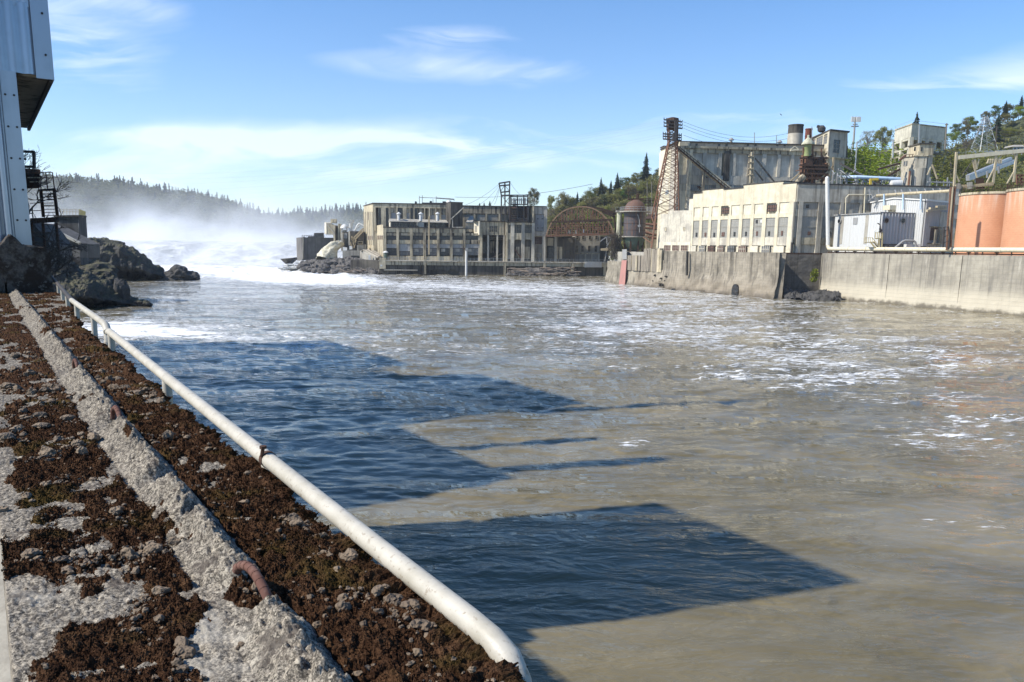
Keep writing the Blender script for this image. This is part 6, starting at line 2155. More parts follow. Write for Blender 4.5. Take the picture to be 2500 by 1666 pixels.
def build_quay():
    A = (29.6, 245); B = (43.5, 199.4); Cc = (57.6, 168.2)
    root = thing('stone_quay_wall', 'weathered grey stone quay wall with an eroded foot and a round drain hole', 'wall', (43.5, 199.4, 0))
    b = base_of(root)
    rough_wall([(40.6, 209.5), B, Cc], -1.2, ZQ, QUAY, 'wall_face', root, .35, .3, low_amp=.9)
    m = MB(); m.prism([Vector((x, y, ZQ + .02)) for x, y in ((40.9, 209.8), (43.7, 199.9), (57.7, 168.9), (59.2, 170.0), (59.5, 176), (44, 212))], (0, 0, -11)); m.build('wall_core', QUAY, root)
    # toe buttress at the near corner
    m = MB(); m.prism([Vector((Cc[0] - 1.2, Cc[1] + .6, -1)), Vector((Cc[0] + .9, Cc[1] - .6, -1)), Vector((Cc[0] + 1., Cc[1] + 1.2, -1)), Vector((Cc[0] - .3, Cc[1] + 2, -1))], (.7, 1.2, 10.8)); m.build('corner_buttress', QUAY, root)
    # drain hole: dark arch proud of the rough face, ringed
    pq = Plane(B, Cc); c = C7(787, 340); u, z = pq.inv(*c)
    pts = [(u - 1.1, z - 1.3), (u + 1.1, z - 1.3)] + [(u + 1.1 * cos(a), z + 1.5 * sin(a) + .2) for a in np.linspace(0, pi, 11)]
    m = MB(); pq.poly(m, pts, -.5, .92); m.build('drain_hole', GLASSD, root)
    u2, z2 = pq.inv(*C7(455, 330))
    m = MB(); pq.poly(m, [(u2 - 1, z2 - .7)] + [(u2 + 1.1 * cos(a), z2 + .9 * sin(a) - .6) for a in np.linspace(0, pi, 9)][::-1], -.5, 1.3); m.build('drain_hole', GLASSD, root)
    pq1 = Plane((40.6, 209.5), B)
    m = MB(); r = random.Random(3)
    for i in range(9):
        uu, zz = pq1.inv(*C7(r.uniform(310, 415), r.uniform(255, 318)))
        pq1.poly(m, [(uu, zz), (uu + r.uniform(.2, .7), zz + r.uniform(.2, .9)), (uu + r.uniform(.5, 1.), zz + r.uniform(.1, .4))], -.4, 1.0)
    m.build('broken_pits', GLASSD, root)
    m = MB(); u3, z3 = pq1.inv(*C7(520, 130)); pb_ = pq1.hit(*C7(520, 130))
    m.bar(pq1.P(u3, ZQ, .5), pq1.P(u3 + .3, ZQ - 6, .5), .5); m.build('stain_groove', SOOTD, root)
    # pale bastion at the left end
    root = thing('quay_bastion', 'pale crumbling concrete bastion at the left end of the quay', 'wall', (30, 244, 0))
    rough_wall([(36, 262), A, (35.9, 225)], -1.2, 6.6, QUAYB, 'wall_face', root, .5, .3, low_amp=.5)
    m = MB(); m.prism([Vector((x, y, 6.62)) for x, y in ((36, 262), (29.9, 245.3), (36.1, 225.4), (48, 226), (48, 262))], (0, 0, -8)); m.build('core', QUAYB, root)
    # red painted gauge board leaning on it
    pb = Plane(A, (35.9, 225))
    m = MB(); P = lambda x, y, o=.6: pb.hit(*C3(x, y), o)
    m.prism([P(2160, 1015), P(2216, 1015), P(2195, 1295, .9), P(2126, 1292, .9)], pb.n * .15)
    o = m.build('gauge_board', REDP); tag(o, 'faded red gauge board running down the bastion into the water', 'board')
    m = MB(); p0 = pb.hit(*C3(2190, 950), 1); m.hexa([P(2165, 1005), P(2212, 1005), P(2212, 1005, -.6), P(2165, 1005, -.6), P(2160, 890), P(2214, 890), P(2214, 890, -.6), P(2160, 890, -.6)])
    o = m.build('gauge_box', STEELG); tag(o, 'grey rusted box standing on top of the gauge board', 'box')
    # timber pile wall between bastion and stone quay
    root = thing('timber_pile_wall', 'wall of upright grey timber piles of uneven height above the quay', 'wall', (38, 219, 6))
    pp = Plane((35.9, 225), (40.6, 209.5))
    x0 = 1525; r = random.Random(12)
    pl = MB()
    rough_wall([(35.9, 225), (40.6, 209.5)], -1.2, 4.9, QUAY, 'footing', root, .5, .3, low_amp=.9)
    i = 0
    while x0 < 1612:
        w = r.uniform(2.6, 5.2)
        top = 624 if x0 < 1572 else 606 + r.uniform(-1, 5)
        if 1533 > x0: top = 632
        a = pp.inv(x0, top); c = pp.inv(x0 + w * .93, 662)
        m = MB(); pp.box(m, a[0], c[0], 4.2, a[1], -.8, .35 + r.uniform(-.2, .25)); m.build('timber_pile', WOODP if r.random() < .8 else SOOTL, root)
        x0 += w
    m = MB(); m.prism([Vector((x, y, 7.5)) for x, y in ((36.2, 225.2), (40.8, 209.9), (44, 212), (46, 230))], (0, 0, -8)); m.build('backfill', QUAY, root)
    # recessed dark quay in the notch
    root = thing('recessed_quay_wall', 'dark recessed quay wall in the gap between the two quays', 'wall', (66, 175, 0))
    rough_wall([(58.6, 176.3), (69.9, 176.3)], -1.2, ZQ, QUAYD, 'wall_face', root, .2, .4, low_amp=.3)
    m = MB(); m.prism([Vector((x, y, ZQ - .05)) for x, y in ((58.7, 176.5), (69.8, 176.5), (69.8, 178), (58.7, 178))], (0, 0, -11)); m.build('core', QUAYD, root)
    m = MB(); m.bar((59.3, 172.4, ZQ - .15), (68.7, 173.4, ZQ - .15), .5, .35); m.bar((58.9, 170.2, 8.8), (58.9, 170.2, 3), .35); m.build('spanning_beam', RUSTD, root)
    # pale right quay
    E0 = (68.8, 172.8); E1 = (85.23, 128.14); E2 = (117, 42)
    root = thing('pale_quay_wall', 'long pale streaked concrete quay wall running to the right', 'wall', (78, 148, 0))
    rough_wall([E0, E1, E2], -1.2, ZQ, QUAYP, 'wall_face', root, .14, .3, low_amp=.12, du=.9)
    rough_wall([(69.9, 176.4), E0], -1.2, ZQ, QUAYP, 'return_face', root, .15, .3)
    m = MB(); m.prism([Vector((x, y, ZQ + .02)) for x, y in ((68.97, 172.95), (85.4, 128.3), (117.2, 42), (120, 43), (88, 129.3), (72, 173.5), (71, 176.2), (70.1, 176.2))], (0, 0, -11)); m.build('core', QUAYP, root)
    # seams in the concrete and a dark waterline ledge
    pe = Plane(E0, E1); m = MB()
    for x in (1613, 2013):
        u, z = pe.inv(*C7(x, 200)); pe.box(m, u - .02, u + .02, .6, ZQ - .1, -.1, .1)
    m.build('seams', SOOTD, root)
    rough_wall([(79.2, 144.6), (85.35, 128.0), (117, 41.6)], -1.2, .55, BASALT, 'ledge', root, .5, .5)
    # rocks at the foot of the notch
    q = lambda x, y, d: at(*C7(x, y), d)
    rough_loft('rock_ledge', [[q(1040, 392, 165), q(1042, 370, 167.5), q(1045, 330, 171), q(1050, 325, 174)], [q(1130, 394, 163), q(1130, 372, 166), q(1135, 345, 169), q(1140, 342, 173)],
                              [q(1220, 396, 162), q(1220, 368, 164), q(1222, 345, 167), q(1225, 350, 171)], [q(1300, 396, 161.5), q(1300, 365, 163), q(1300, 340, 165.5), q(1300, 345, 168)], [q(1350, 396, 161.5), q(1348, 380, 163), q(1345, 350, 165), q(1345, 360, 167)]],
               BASALT, .8, .4, 'dark layered rock ledge at the foot of the pale quay', 'rock', None, 70, 26, .8)
    V, F = leaf_cloud([q(1207, 250, 173.2), q(1203, 275, 173), q(1209, 225, 173.4), q(1206, 238, 173.1)], [.9, .8, .6, .8], 110, .22)
    tag(fast_mesh('ivy_plant', V, F, LEAFL), 'small green ivy growing down the corner of the pale quay', 'plant')


QUAYB = concrete('crumbling_bastion_concrete', (.34, .30, .23), (.13, .115, .09), .5, .6, .9, bump=.5, pale=(.46, .42, .34), low=[(-.5, 1.2, (.08, .07, .055), .8)])
QUAYD = concrete('shaded_quay_concrete', (.14, .13, .115), (.05, .045, .04), .7, .6, .9, lines=.8, bump=.4, low=[(0., 3.2, (.05, .045, .04), .8)])  # dark copy of the quay concrete with the recess shade in its colour
build_quay()


# ------------------------------------------------------------------ dome tank, pillar, brush
def build_dome_tank():
    D = 243.
    q = lambda x, y, d=D: at(*C4(x, y), d)
    c = q(366, 1190); R = (q(465, 1100).x - q(268, 1100).x) / 2
    root = thing('dome_tank', 'dark riveted steel tank with a rusty dome and ring platforms', 'tank', (c.x, c.y, q(366, 1335).z))
    z0 = q(366, 1190).z; z1 = q(366, 962).z; zd = q(366, 846).z
    m = MB(); m.lathe((c.x, c.y, 0), [(R, z0), (R, z1)], 40); m.build('drum', TANKD, root, True)
    m = MB(); m.lathe((c.x, c.y, z1), [(R * cos(a) if i < 8 else .3, (zd - z1) * sin(a)) for i, a in enumerate(np.linspace(0, pi / 2, 9))], 40); m.build('dome', TANKR, root, True)
    m = MB(); m.lathe((c.x, c.y, z0), [(.4, -4.4), (R * .6, -3.9), (R * .86, -2.6), (R * .97, -1.2), (R, 0)], 36); m.build('belly', GREENP, root, True)
    for z, w in ((z1, 1.35), (z0, 1.2)):
        m = MB(); m.lathe((c.x, c.y, z), [(R + .05, -.15), (R * w - .1 + .35, -.15), (R * w - .1 + .35, .15), (R + .05, .15)], 36, cap=False); m.build('ring_platform', GREYC2, root)
    m = MB(); rr = R * 1.35 + .15
    for zz in (.6, 1.2):
        m.tube([(c.x + rr * cos(a), c.y + rr * sin(a), z1 + .15 + zz) for a in np.linspace(0, 2 * pi, 33)], .06, 5, cap=False)
    for a in np.linspace(0, 2 * pi, 25)[:-1]: m.bar((c.x + rr * cos(a), c.y + rr * sin(a), z1), (c.x + rr * cos(a), c.y + rr * sin(a), z1 + 1.4), .08)
    m.build('platform_rail', STEELG, root)
    m = MB()
    for z in (z0 + 2, z0 + 4, z0 + 6): m.lathe((c.x, c.y, z), [(R + .01, -.06), (R + .05, -.06), (R + .05, .06), (R + .01, .06)], 40, cap=False)
    m.build('seam_bands', RUSTD, root)
    m = MB(); m.box(c.x - 2.4, c.x + 2.4, c.y - 1, c.y + 1, zd - .2, zd + .15)
    for dx in (-2.3, -.8, .8, 2.3): m.bar((c.x + dx, c.y - 1, zd), (c.x + dx, c.y - 1, zd + 1.3), .09)
    m.bar((c.x - 2.4, c.y - 1, zd + 1.2), (c.x + 2.4, c.y - 1, zd + 1.2), .09); m.bar((c.x - 2.4, c.y - 1, zd), (c.x - 2.4, c.y - 1, zd + 4.6), .12); m.tube([(c.x + .6, c.y, zd), (c.x + .6, c.y, zd + 1.7)], .5, 10)
    m.build('top_platform', RUSTD, root)
    m = MB(); m.tube([q(398, 985, D - R - .4), q(415, 1040, D - R - .4), q(415, 1150, D - R - .4)], .11, 8); m.bar(q(402, 1092, D - R - .6), q(424, 1086, D - R - .6), .7); m.build('side_pipe', STEELG, root, True)
    m = MB()
    for i in range(8):
        a = 2 * pi * i / 8 + .3; m.bar((c.x + R * .9 * cos(a), c.y + R * .9 * sin(a), z0), (c.x + R * .9 * cos(a), c.y + R * .9 * sin(a), 6.5), .45)
    m.build('legs', RUSTD, root)
    m = MB()
    for zz in (0, .7): m.bar(q(300, 1320, D - 5) + Vector((0, 0, zz)), q(460, 1325, D - 5) + Vector((0, 0, zz)), .1)
    for x in range(300, 465, 32): m.bar(q(x, 1345, D - 5), q(x, 1300, D - 5), .1)
    m.build('base_rail', STEELD, root)
    # pale pillar
    c = q(225, 1240, 247); r = (q(252, 1100, 247).x - q(203, 1100, 247).x) / 2
    root = thing('concrete_pillar', 'pale cream concrete pillar left of the dome tank', 'pillar', (c.x, c.y, 6))
    zt = q(225, 965, 247).z
    m = MB(); m.lathe((c.x, c.y, 0), [(r, 5.8), (r, zt)], 24); m.build('shaft', PILLAR, root, True)
    m = MB(); m.box(c.x - r * 1.3, c.x + r * 1.5, c.y - r * 1.3, c.y + r * 1.3, zt, zt + .5); m.build('cap', GREYC2, root)
    m = MB(); m.bar((c.x - r * 1.4, c.y - r, zt + 1.5), (c.x + 5, c.y - r, zt + 1.4), .08)
    for dx in (-1.4, .5, 2.4, 4.4): m.bar((c.x + dx, c.y - r, zt + .4), (c.x + dx, c.y - r, zt + 1.5), .08)
    m.build('cap_rail', STEELG, root)
    # hanging dry brush on the bastion
    r_ = random.Random(2); m = MB()
    for i in range(420):
        x = r_.gauss(196, 30); y = r_.uniform(1190, 1400)
        x = min(max(x, 140), 262)
        p = q(x, y, 243 - 3 * r_.random()); L = r_.uniform(.8, 2.4)
        m.tube([p, p + Vector((r_.gauss(-.25, .35), r_.gauss(0, .2), L * .5)), p + Vector((r_.gauss(-.2, .6), r_.gauss(0, .3), L))], [.07, .05, .02], 4)
    tag(m.build('dry_brush', BARK), 'tangle of brown leafless brush hanging over the bastion by the pillar', 'brush', kind='stuff')
    m = MB(); P = lambda x, y, d: q(x, y, d); m.prism([P(150, 1400, 244), P(262, 1400, 240), P(262, 1310, 240), P(215, 1200, 243), P(165, 1270, 244)], (1, 4, 0))
    o = m.build('earth_mound', SOIL); tag(o, 'brown earth mound under the brush on the bastion', 'mound', kind='structure')
    # sheds and pipes between the tank and the cream building
    D2 = 262.
    root = thing('grey_shed', 'low grey shed with brown roof between the dome tank and the cream building', 'shed', q(530, 1200, D2))
    m = MB(); m.hexa([q(466, 1300, D2), q(625, 1300, D2), q(625, 1300, D2 + 8), q(466, 1300, D2 + 8), q(466, 1060, D2), q(625, 1060, D2), q(625, 1060, D2 + 8), q(466, 1060, D2 + 8)]); m.build('wall', SOOTL, root)
    m = MB(); m.hexa([q(460, 1030, D2 - 1), q(625, 1030, D2 - 1), q(625, 990, D2 + 8), q(500, 990, D2 + 8), q(460, 1024, D2 - 1), q(625, 1022, D2 - 1), q(625, 984, D2 + 8), q(500, 984, D2 + 8)]); m.build('roof', RUSTD, root)
    m = MB(); m.hexa([q(480, 985, D2 + 9), q(580, 985, D2 + 9), q(580, 985, D2 + 12), q(480, 985, D2 + 12), q(480, 915, D2 + 9), q(570, 915, D2 + 9), q(570, 915, D2 + 12), q(480, 915, D2 + 12)]); m.build('back_wall', GREYC, root)
    m = MB()
    for a, b in (((460, 1108), (620, 1120)), ((460, 1075), (620, 1078)), ((465, 1150), (600, 1180)), ((470, 1185), (600, 1210))): m.tube([q(*a, D2 - 2), q(*b, D2 - 2)], .4, 8)
    m.build('pipes', RUST, root, True)
    m = MB()
    for i, y in enumerate((838, 856, 880, 905)): m.bar(q(425, y, D2 + 5), q(590, y + 6, D2 + 5), .16)
    for x in (440, 500, 560): m.bar(q(x, 990, D2 + 5), q(x, 836, D2 + 5), .2)
    m.build('pipe_rack', RUSTD, root)
    for x in (485, 527):
        m = MB(); m.tube([q(x, 960, 300), q(x, 690, 300)], .13, 6); o = m.build('utility_pole', BARKP, None, True, loc=q(x, 960, 300)); tag(o, 'thin pale utility pole on the hillside, %s of the pair behind the dome tank' % ('left' if x < 500 else 'right'), 'pole', 'utility poles behind the dome tank')


TANKD = paint('dark_tank_steel', (.055, .055, .06), (.15, .075, .045), .4, .55, scale=.6)
TANKR = paint('rusty_dome_steel', (.13, .07, .05), (.06, .06, .055), .4, .8, scale=.6)
PILLAR = concrete('pale_yellow_concrete', (.5, .49, .36), (.2, .18, .12), .5, .3, 1., bump=.2)
build_dome_tank()


# ------------------------------------------------------------------ cream building on the quay
PC = Plane.px((1612, 610), 219, (1933, 610), 177)
PG = Plane.px((1936, 610), 176.8, (2330, 610), 181)


def build_cream():
    root = thing('cream_building', 'cream painted concrete building with tall grey window bays and stepped roofline', 'building', PC.P(PC.len * .6, 9.6))
    f = Face(root, PC, C5)
    u = lambda x: f.u(x, 1150)
    zb = 9.4
    zs = {k: f.z(*k) for k in ((545, 800), (640, 768), (730, 757), (840, 766), (930, 753), (1040, 712), (1300, 690), (1400, 681), (1430, 704), (1540, 698), (435, 845))}
    z1 = zs[(545, 800)]; z2 = zs[(730, 757)]; z3 = zs[(930, 753)]; z4 = zs[(1300, 690)]; z5 = zs[(1430, 704)]
    uL = u(530); uR = PC.len
    prof = [(uL, zb), (uR, zb), (uR, z5), (u(1423), z5), (u(1423), z4), (u(1027), z4), (u(1027), z3), (u(832), z3), (u(832), z2), (u(620), z2), (u(620), z1), (uL, z1)]
    m = MB(); PC.poly(m, prof, -9, -.45); m.build('wall', CREAM, root)
    # roof edging along each step
    m = MB()
    for a, b, z in ((uL, u(620), z1), (u(620), u(832), z2), (u(832), u(1027), z3), (u(1027), u(1423), z4), (u(1423), uR, z5)): PC.box(m, a - .05, b + .05, z, z + .22, -9.1, .12)
    m.build('roof_edge', ROOFT, root)
    # head wall over the bays, band courses, piers
    zh1 = f.z(1000, 905)
    m = MB()
    for a, b, z in ((uL, u(620), z1), (u(620), u(832), z2), (u(832), u(1027), z3), (u(1027), u(1423), z4), (u(1423), uR, z5)): PC.box(m, a, b, f.z(1300, 893), z - .02, -.46, 0)
    m.build('head_wall', CREAMF, root)
    zl = f.z(1200, 1005); zt = f.z(1200, 1045); zb2 = f.z(1200, 1238); zl2 = f.z(1200, 1325)
    zu = f.z(1300, 893)
    wins = [(543, 605), (633, 695), (722, 790), (815, 890), (918, 1003), (1035, 1117), (1148, 1236), (1272, 1366), (1398, 1497)]
    ed = [530] + [(a[1] + b[0]) / 2 for a, b in zip(wins[:-1], wins[1:])] + [1549]
    prev = uL
    for a, b in wins + [(1549, 0)]: PC.box(MB(), prev, uR if a == 1549 else u(a), zb, zu - .01, -.46, .02).build('pier', CREAMF, root); prev = u(b)
    m = MB(); n = MB()
    for a, b in wins:
        PC.box(m, u(a), u(b), zt, zl, -.46, -.05); PC.box(n, u(a), u(b), zl2 + .15, zb2, -.46, -.08)
    m.build('band_course', CREAMF, root); n.build('sill_course', CREAM2, root)
    holes = [('d', 26, 1190), ('r', 26, 1188), ('d', 26, 1190), ('r', 16, 1186), ('d', 34, 1183), ('d', 32, 1180), ('r', 30, 1176), ('d', 28, 1176), ('r', 32, 1172)]
    for i, (a, b) in enumerate(wins):
        w = MB(); PC.box(w, u(a), u(b), zb2, zt, -.46, -.22); o = w.build('window', WINGREY, root)
        g = MB(); zm = (zb2 + zt) / 2 + .35
        PC.box(g, u(a), u(b), zm - .06, zm + .06, -.22, -.12)
        for k in range(1, 8):
            z = zb2 + (zt - zb2) * k / 8
            if abs(z - zm) > .2: PC.box(g, u(a), u(b), z - .02, z + .02, -.22, -.18)
        PC.box(g, u(a), u(a) + .08, zb2, zt, -.22, -.1); PC.box(g, u(b) - .08, u(b), zb2, zt, -.22, -.1)
        g.build('glazing_bar', GREYC2, o)
        kind, dx, y = holes[i]; h = MB(); hw = 20 if i != 3 else 34
        zc = f.z(a + dx, y); PC.box(h, u(a + dx), u(a + dx + hw * .85), zc - 1.05, zc, -.2, -.1); h.build('vent_opening', GLASSD if kind == 'd' else BRICKW, o)
        if i == 6:
            h = MB(); PC.box(h, u(1168), u(1186), f.z(1175, 1095), f.z(1175, 1062), -.2, -.1); h.build('broken_pane', GLASSD, o)
            h = MB(); PC.box(h, u(1215), u(1232), f.z(1222, 1090), f.z(1222, 1060), -.2, -.1); h.build('new_pane', WHITEP, o)
    # upper blind panels; two hold dark windows
    for i, (a, b) in enumerate(wins):
        if i in (3, 7):
            w = MB(); PC.box(w, u(a + 12), u(b + 8), zl + .5, zu - .35, -.3, -.02 + .08); o = w.build('window', BRICKW, root)
            g = MB()
            for k in range(5):
                uu = u(a + 12) + (u(b + 8) - u(a + 12)) * k / 4; PC.box(g, uu - .05, uu + .05, zl + .5, zu - .35, .0, .12)
            for z in (zl + .5, (zl + zu) / 2, zu - .4): PC.box(g, u(a + 12), u(b + 8), z - .05, z + .05, .0, .11)
            g.build('glazing_bar', GLASSD, o)
        else:
            w = MB(); PC.box(w, u(a), u(b), zl, zu, -.46, -.2); w.build('blind_panel', CREAMW, root)
    # ground floor windows
    for i, (a, b) in enumerate([(530, 587), (612, 676), (703, 768), (800, 864), (903, 976), (1013, 1092), (1130, 1212), (1248, 1333), (1372, 1476)]):
        zc = zl2
        mat = [CREAM2, GLASSG, BRICKW, BRICKW, GLASSG, BRICKW, CREAMW, GLASSG, CREAMW][i]
        w = MB(); PC.box(w, u(a + 3), u(b - 3), zb + .3, zc, -.3, .06); o = w.build('low_window', mat, root)
        if mat in (GLASSG, BRICKW):
            g = MB()
            for k in range(5):
                uu = u(a + 3) + (u(b - 3) - u(a + 3)) * k / 4; PC.box(g, uu - .05, uu + .05, zb + .3, zc, .05, .12)
            PC.box(g, u(a + 3), u(b - 3), (zb + zc) / 2 + .2, (zb + zc) / 2 + .32, .05, .13); g.build('glazing_bar', CREAM2 if i % 2 else GLASSD, o)
    # stained lower block at the left end, same frontage
    root2 = thing('stained_block', 'low cream block with grey stained patches left of the cream building', 'building', PC.P(5, 9.5))
    g = Face(root2, PC, C5)
    ub = uL - .03
    ua = g.u(212, 1150); um = g.u(302, 1000)
    m = MB(); PC.poly(m, [(ua, zb - 1.0), (ub, zb - 1.0), (ub, g.z(520, 965)), (um, g.z(310, 970)), (um, g.z(300, 1000)), (ua, g.z(225, 1003))], -8, 0.); m.build('wall', CREAM2, root2)
    m = MB(); PC.box(m, ua, ub, zb - 1, g.z(300, 1288), 0.0, .12); m.build('base_course', CREAMW, root2)
    for x0, x1 in ((262, 318), (345, 407), (432, 497)): g.window(x0, 1318, x1, 1372, .2, BRICKW, (4, 2), CREAM2, 'low_window')
    for x, y in ((263, 1138), (450, 1135)): g.window(x, y, x + 14, y + 34, 0, SOOTL, (1, 1), CREAM2)
    m = MB()
    for x in (300, 402): g.rect(x, 985, x + 6, 1280, -.1, .05, None, '', mb=m)
    m.build('joint_strips', CREAM2, root2)
    # piece of the building stepping down behind, above the stained block
    m = MB(); PC.box(m, g.u(432, 900), ub, g.z(450, 990), g.z(450, 842), -8, -2.5); m.build('rear_wall', CREAMW, root2)
    m = MB(); PC.box(m, g.u(430, 900), ub, g.z(450, 842), g.z(450, 834), -8.1, -2.3); m.build('rear_roof', ROOFT, root2)
    for x in (445, 505): g.p.pbox(m, C5(x, 910), C5(x + 25, 940), -2.5, -2.4)
    # grey shaded front
    root3 = thing('grey_fronted_building', 'long grey streaked concrete building front behind the white sheds', 'building', PG.P(12, 9.6))
    h = Face(root3, PG, C6)
    zt = h.z(30, 822)
    m = MB(); PG.box(m, 0.05, PG.len, 9.3, zt, -12, -.5); m.build('wall', GREYC, root3)
    m = MB(); PG.box(m, 0, PG.len, zt, zt + .3, -12.2, .15); m.build('roof_edge', ROOFT, root3)
    zh = h.z(100, 975)
    m = MB(); PG.box(m, 0.06, PG.len, zh, zt - .01, -.5, 0); m.build('head_wall', GREYC, root3)
    h5 = Face(root3, PG, C5)
    for k, y, x0, x1 in [(h5, 1100, 1548, 1562), (h5, 1100, 1598, 1640), (h5, 1100, 1795, 1842), (h, 1000, 365, 392), (h, 1000, 534, 552), (h, 1000, 700, 715), (h, 1000, 880, 900)]:
        PG.box(MB(), k.u(x0, y), k.u(x1, y), 9.35, zh - .01, -.5, .05).build('pier', GREYC, root3)
    z_a = h.z(100, 1040); z_b = h.z(100, 1100); z_c = h.z(100, 1285); z_d = h.z(100, 1345)
    m = MB(); PG.box(m, .07, PG.len, z_b, z_a, -.5, -.15); m.build('band_course', GREYC, root3)
    m = MB(); PG.box(m, .07, PG.len, z_d, z_c, -.5, -.1); m.build('sill_course', SOOTL, root3)
    for x0, x1, ho in ((1564, 1596, None), (1642, 1793, 'r'), (1844, 1960, 'd')):
        w = MB(); PG.box(w, h5.u(x0, 1100), h5.u(x1, 1100), z_c, z_b, -.5, -.3); o = w.build('window', WINGREY, root3)
        g2 = MB(); zm = (z_b + z_c) / 2; PG.box(g2, h5.u(x0, 1100), h5.u(x1, 1100), zm - .06, zm + .06, -.3, -.2); g2.build('glazing_bar', GREYC2, o)
        if ho:
            x = 1708 if ho == 'r' else 1908; w = MB(); PG.box(w, h5.u(x, 1180), h5.u(x + 28, 1180), h5.z(x, 1215), h5.z(x, 1178), -.3, -.2); w.build('vent_opening', BRICKW if ho == 'r' else GLASSD, o)
        w = MB(); PG.box(w, h5.u(x0, 1100), h5.u(x1, 1100), z_a, zh, -.5, -.3); w.build('upper_panel', GREYC2, root3)
        if ho == 'r':
            w = MB(); PG.box(w, h5.u(1690, 920), h5.u(1718, 920), h5.z(1700, 940), h5.z(1700, 908), -.35, -.2); w.build('broken_pane', GLASSD, root3)
    for x0, x1 in ((394, 532), (554, 605)):
        w = MB(); PG.box(w, h.u(x0, 1000), h.u(x1, 1000), 9.4, zh, -.5, -.25); w.build('upper_panel', GREYC2, root3)
    m = MB(); m.tube([PG.P(h.u(400, 1080), h.z(400, 1080), .3), PG.P(h.u(405, 940), h.z(405, 940), .3), PG.P(h.u(430, 912), h.z(430, 912), .3), PG.P(h.u(620, 912), h.z(620, 912), .3)], .12, 8)
    m.tube([PG.P(h.u(562, 1075), h.z(562, 1075), .3), PG.P(h.u(572, 850), h.z(572, 850), .3)], .16, 8); m.build('wall_pipes', CREAMP, root3, True)
    m = MB(); m.tube([PC.P(uR + .2, 9.4, .3), PC.P(uR + .2, 12.2, .3)], .25, 8); m.build('corner_pipe', STEELD, root3, True)


WINGREY = paint('dusty_grey_window', (.24, .235, .21), (.35, .33, .28), .5, .7, scale=1.5, spec=.5)
CREAMF = concrete('bright_cream_concrete', (.64, .575, .42), (.36, .30, .21), .35, .25, .9, pale=(.8, .75, .6), bump=.12)
build_cream()


# ------------------------------------------------------------------ tall mill behind
PT = Plane.px((1652, 500), 232, (2040, 500), 236.5)


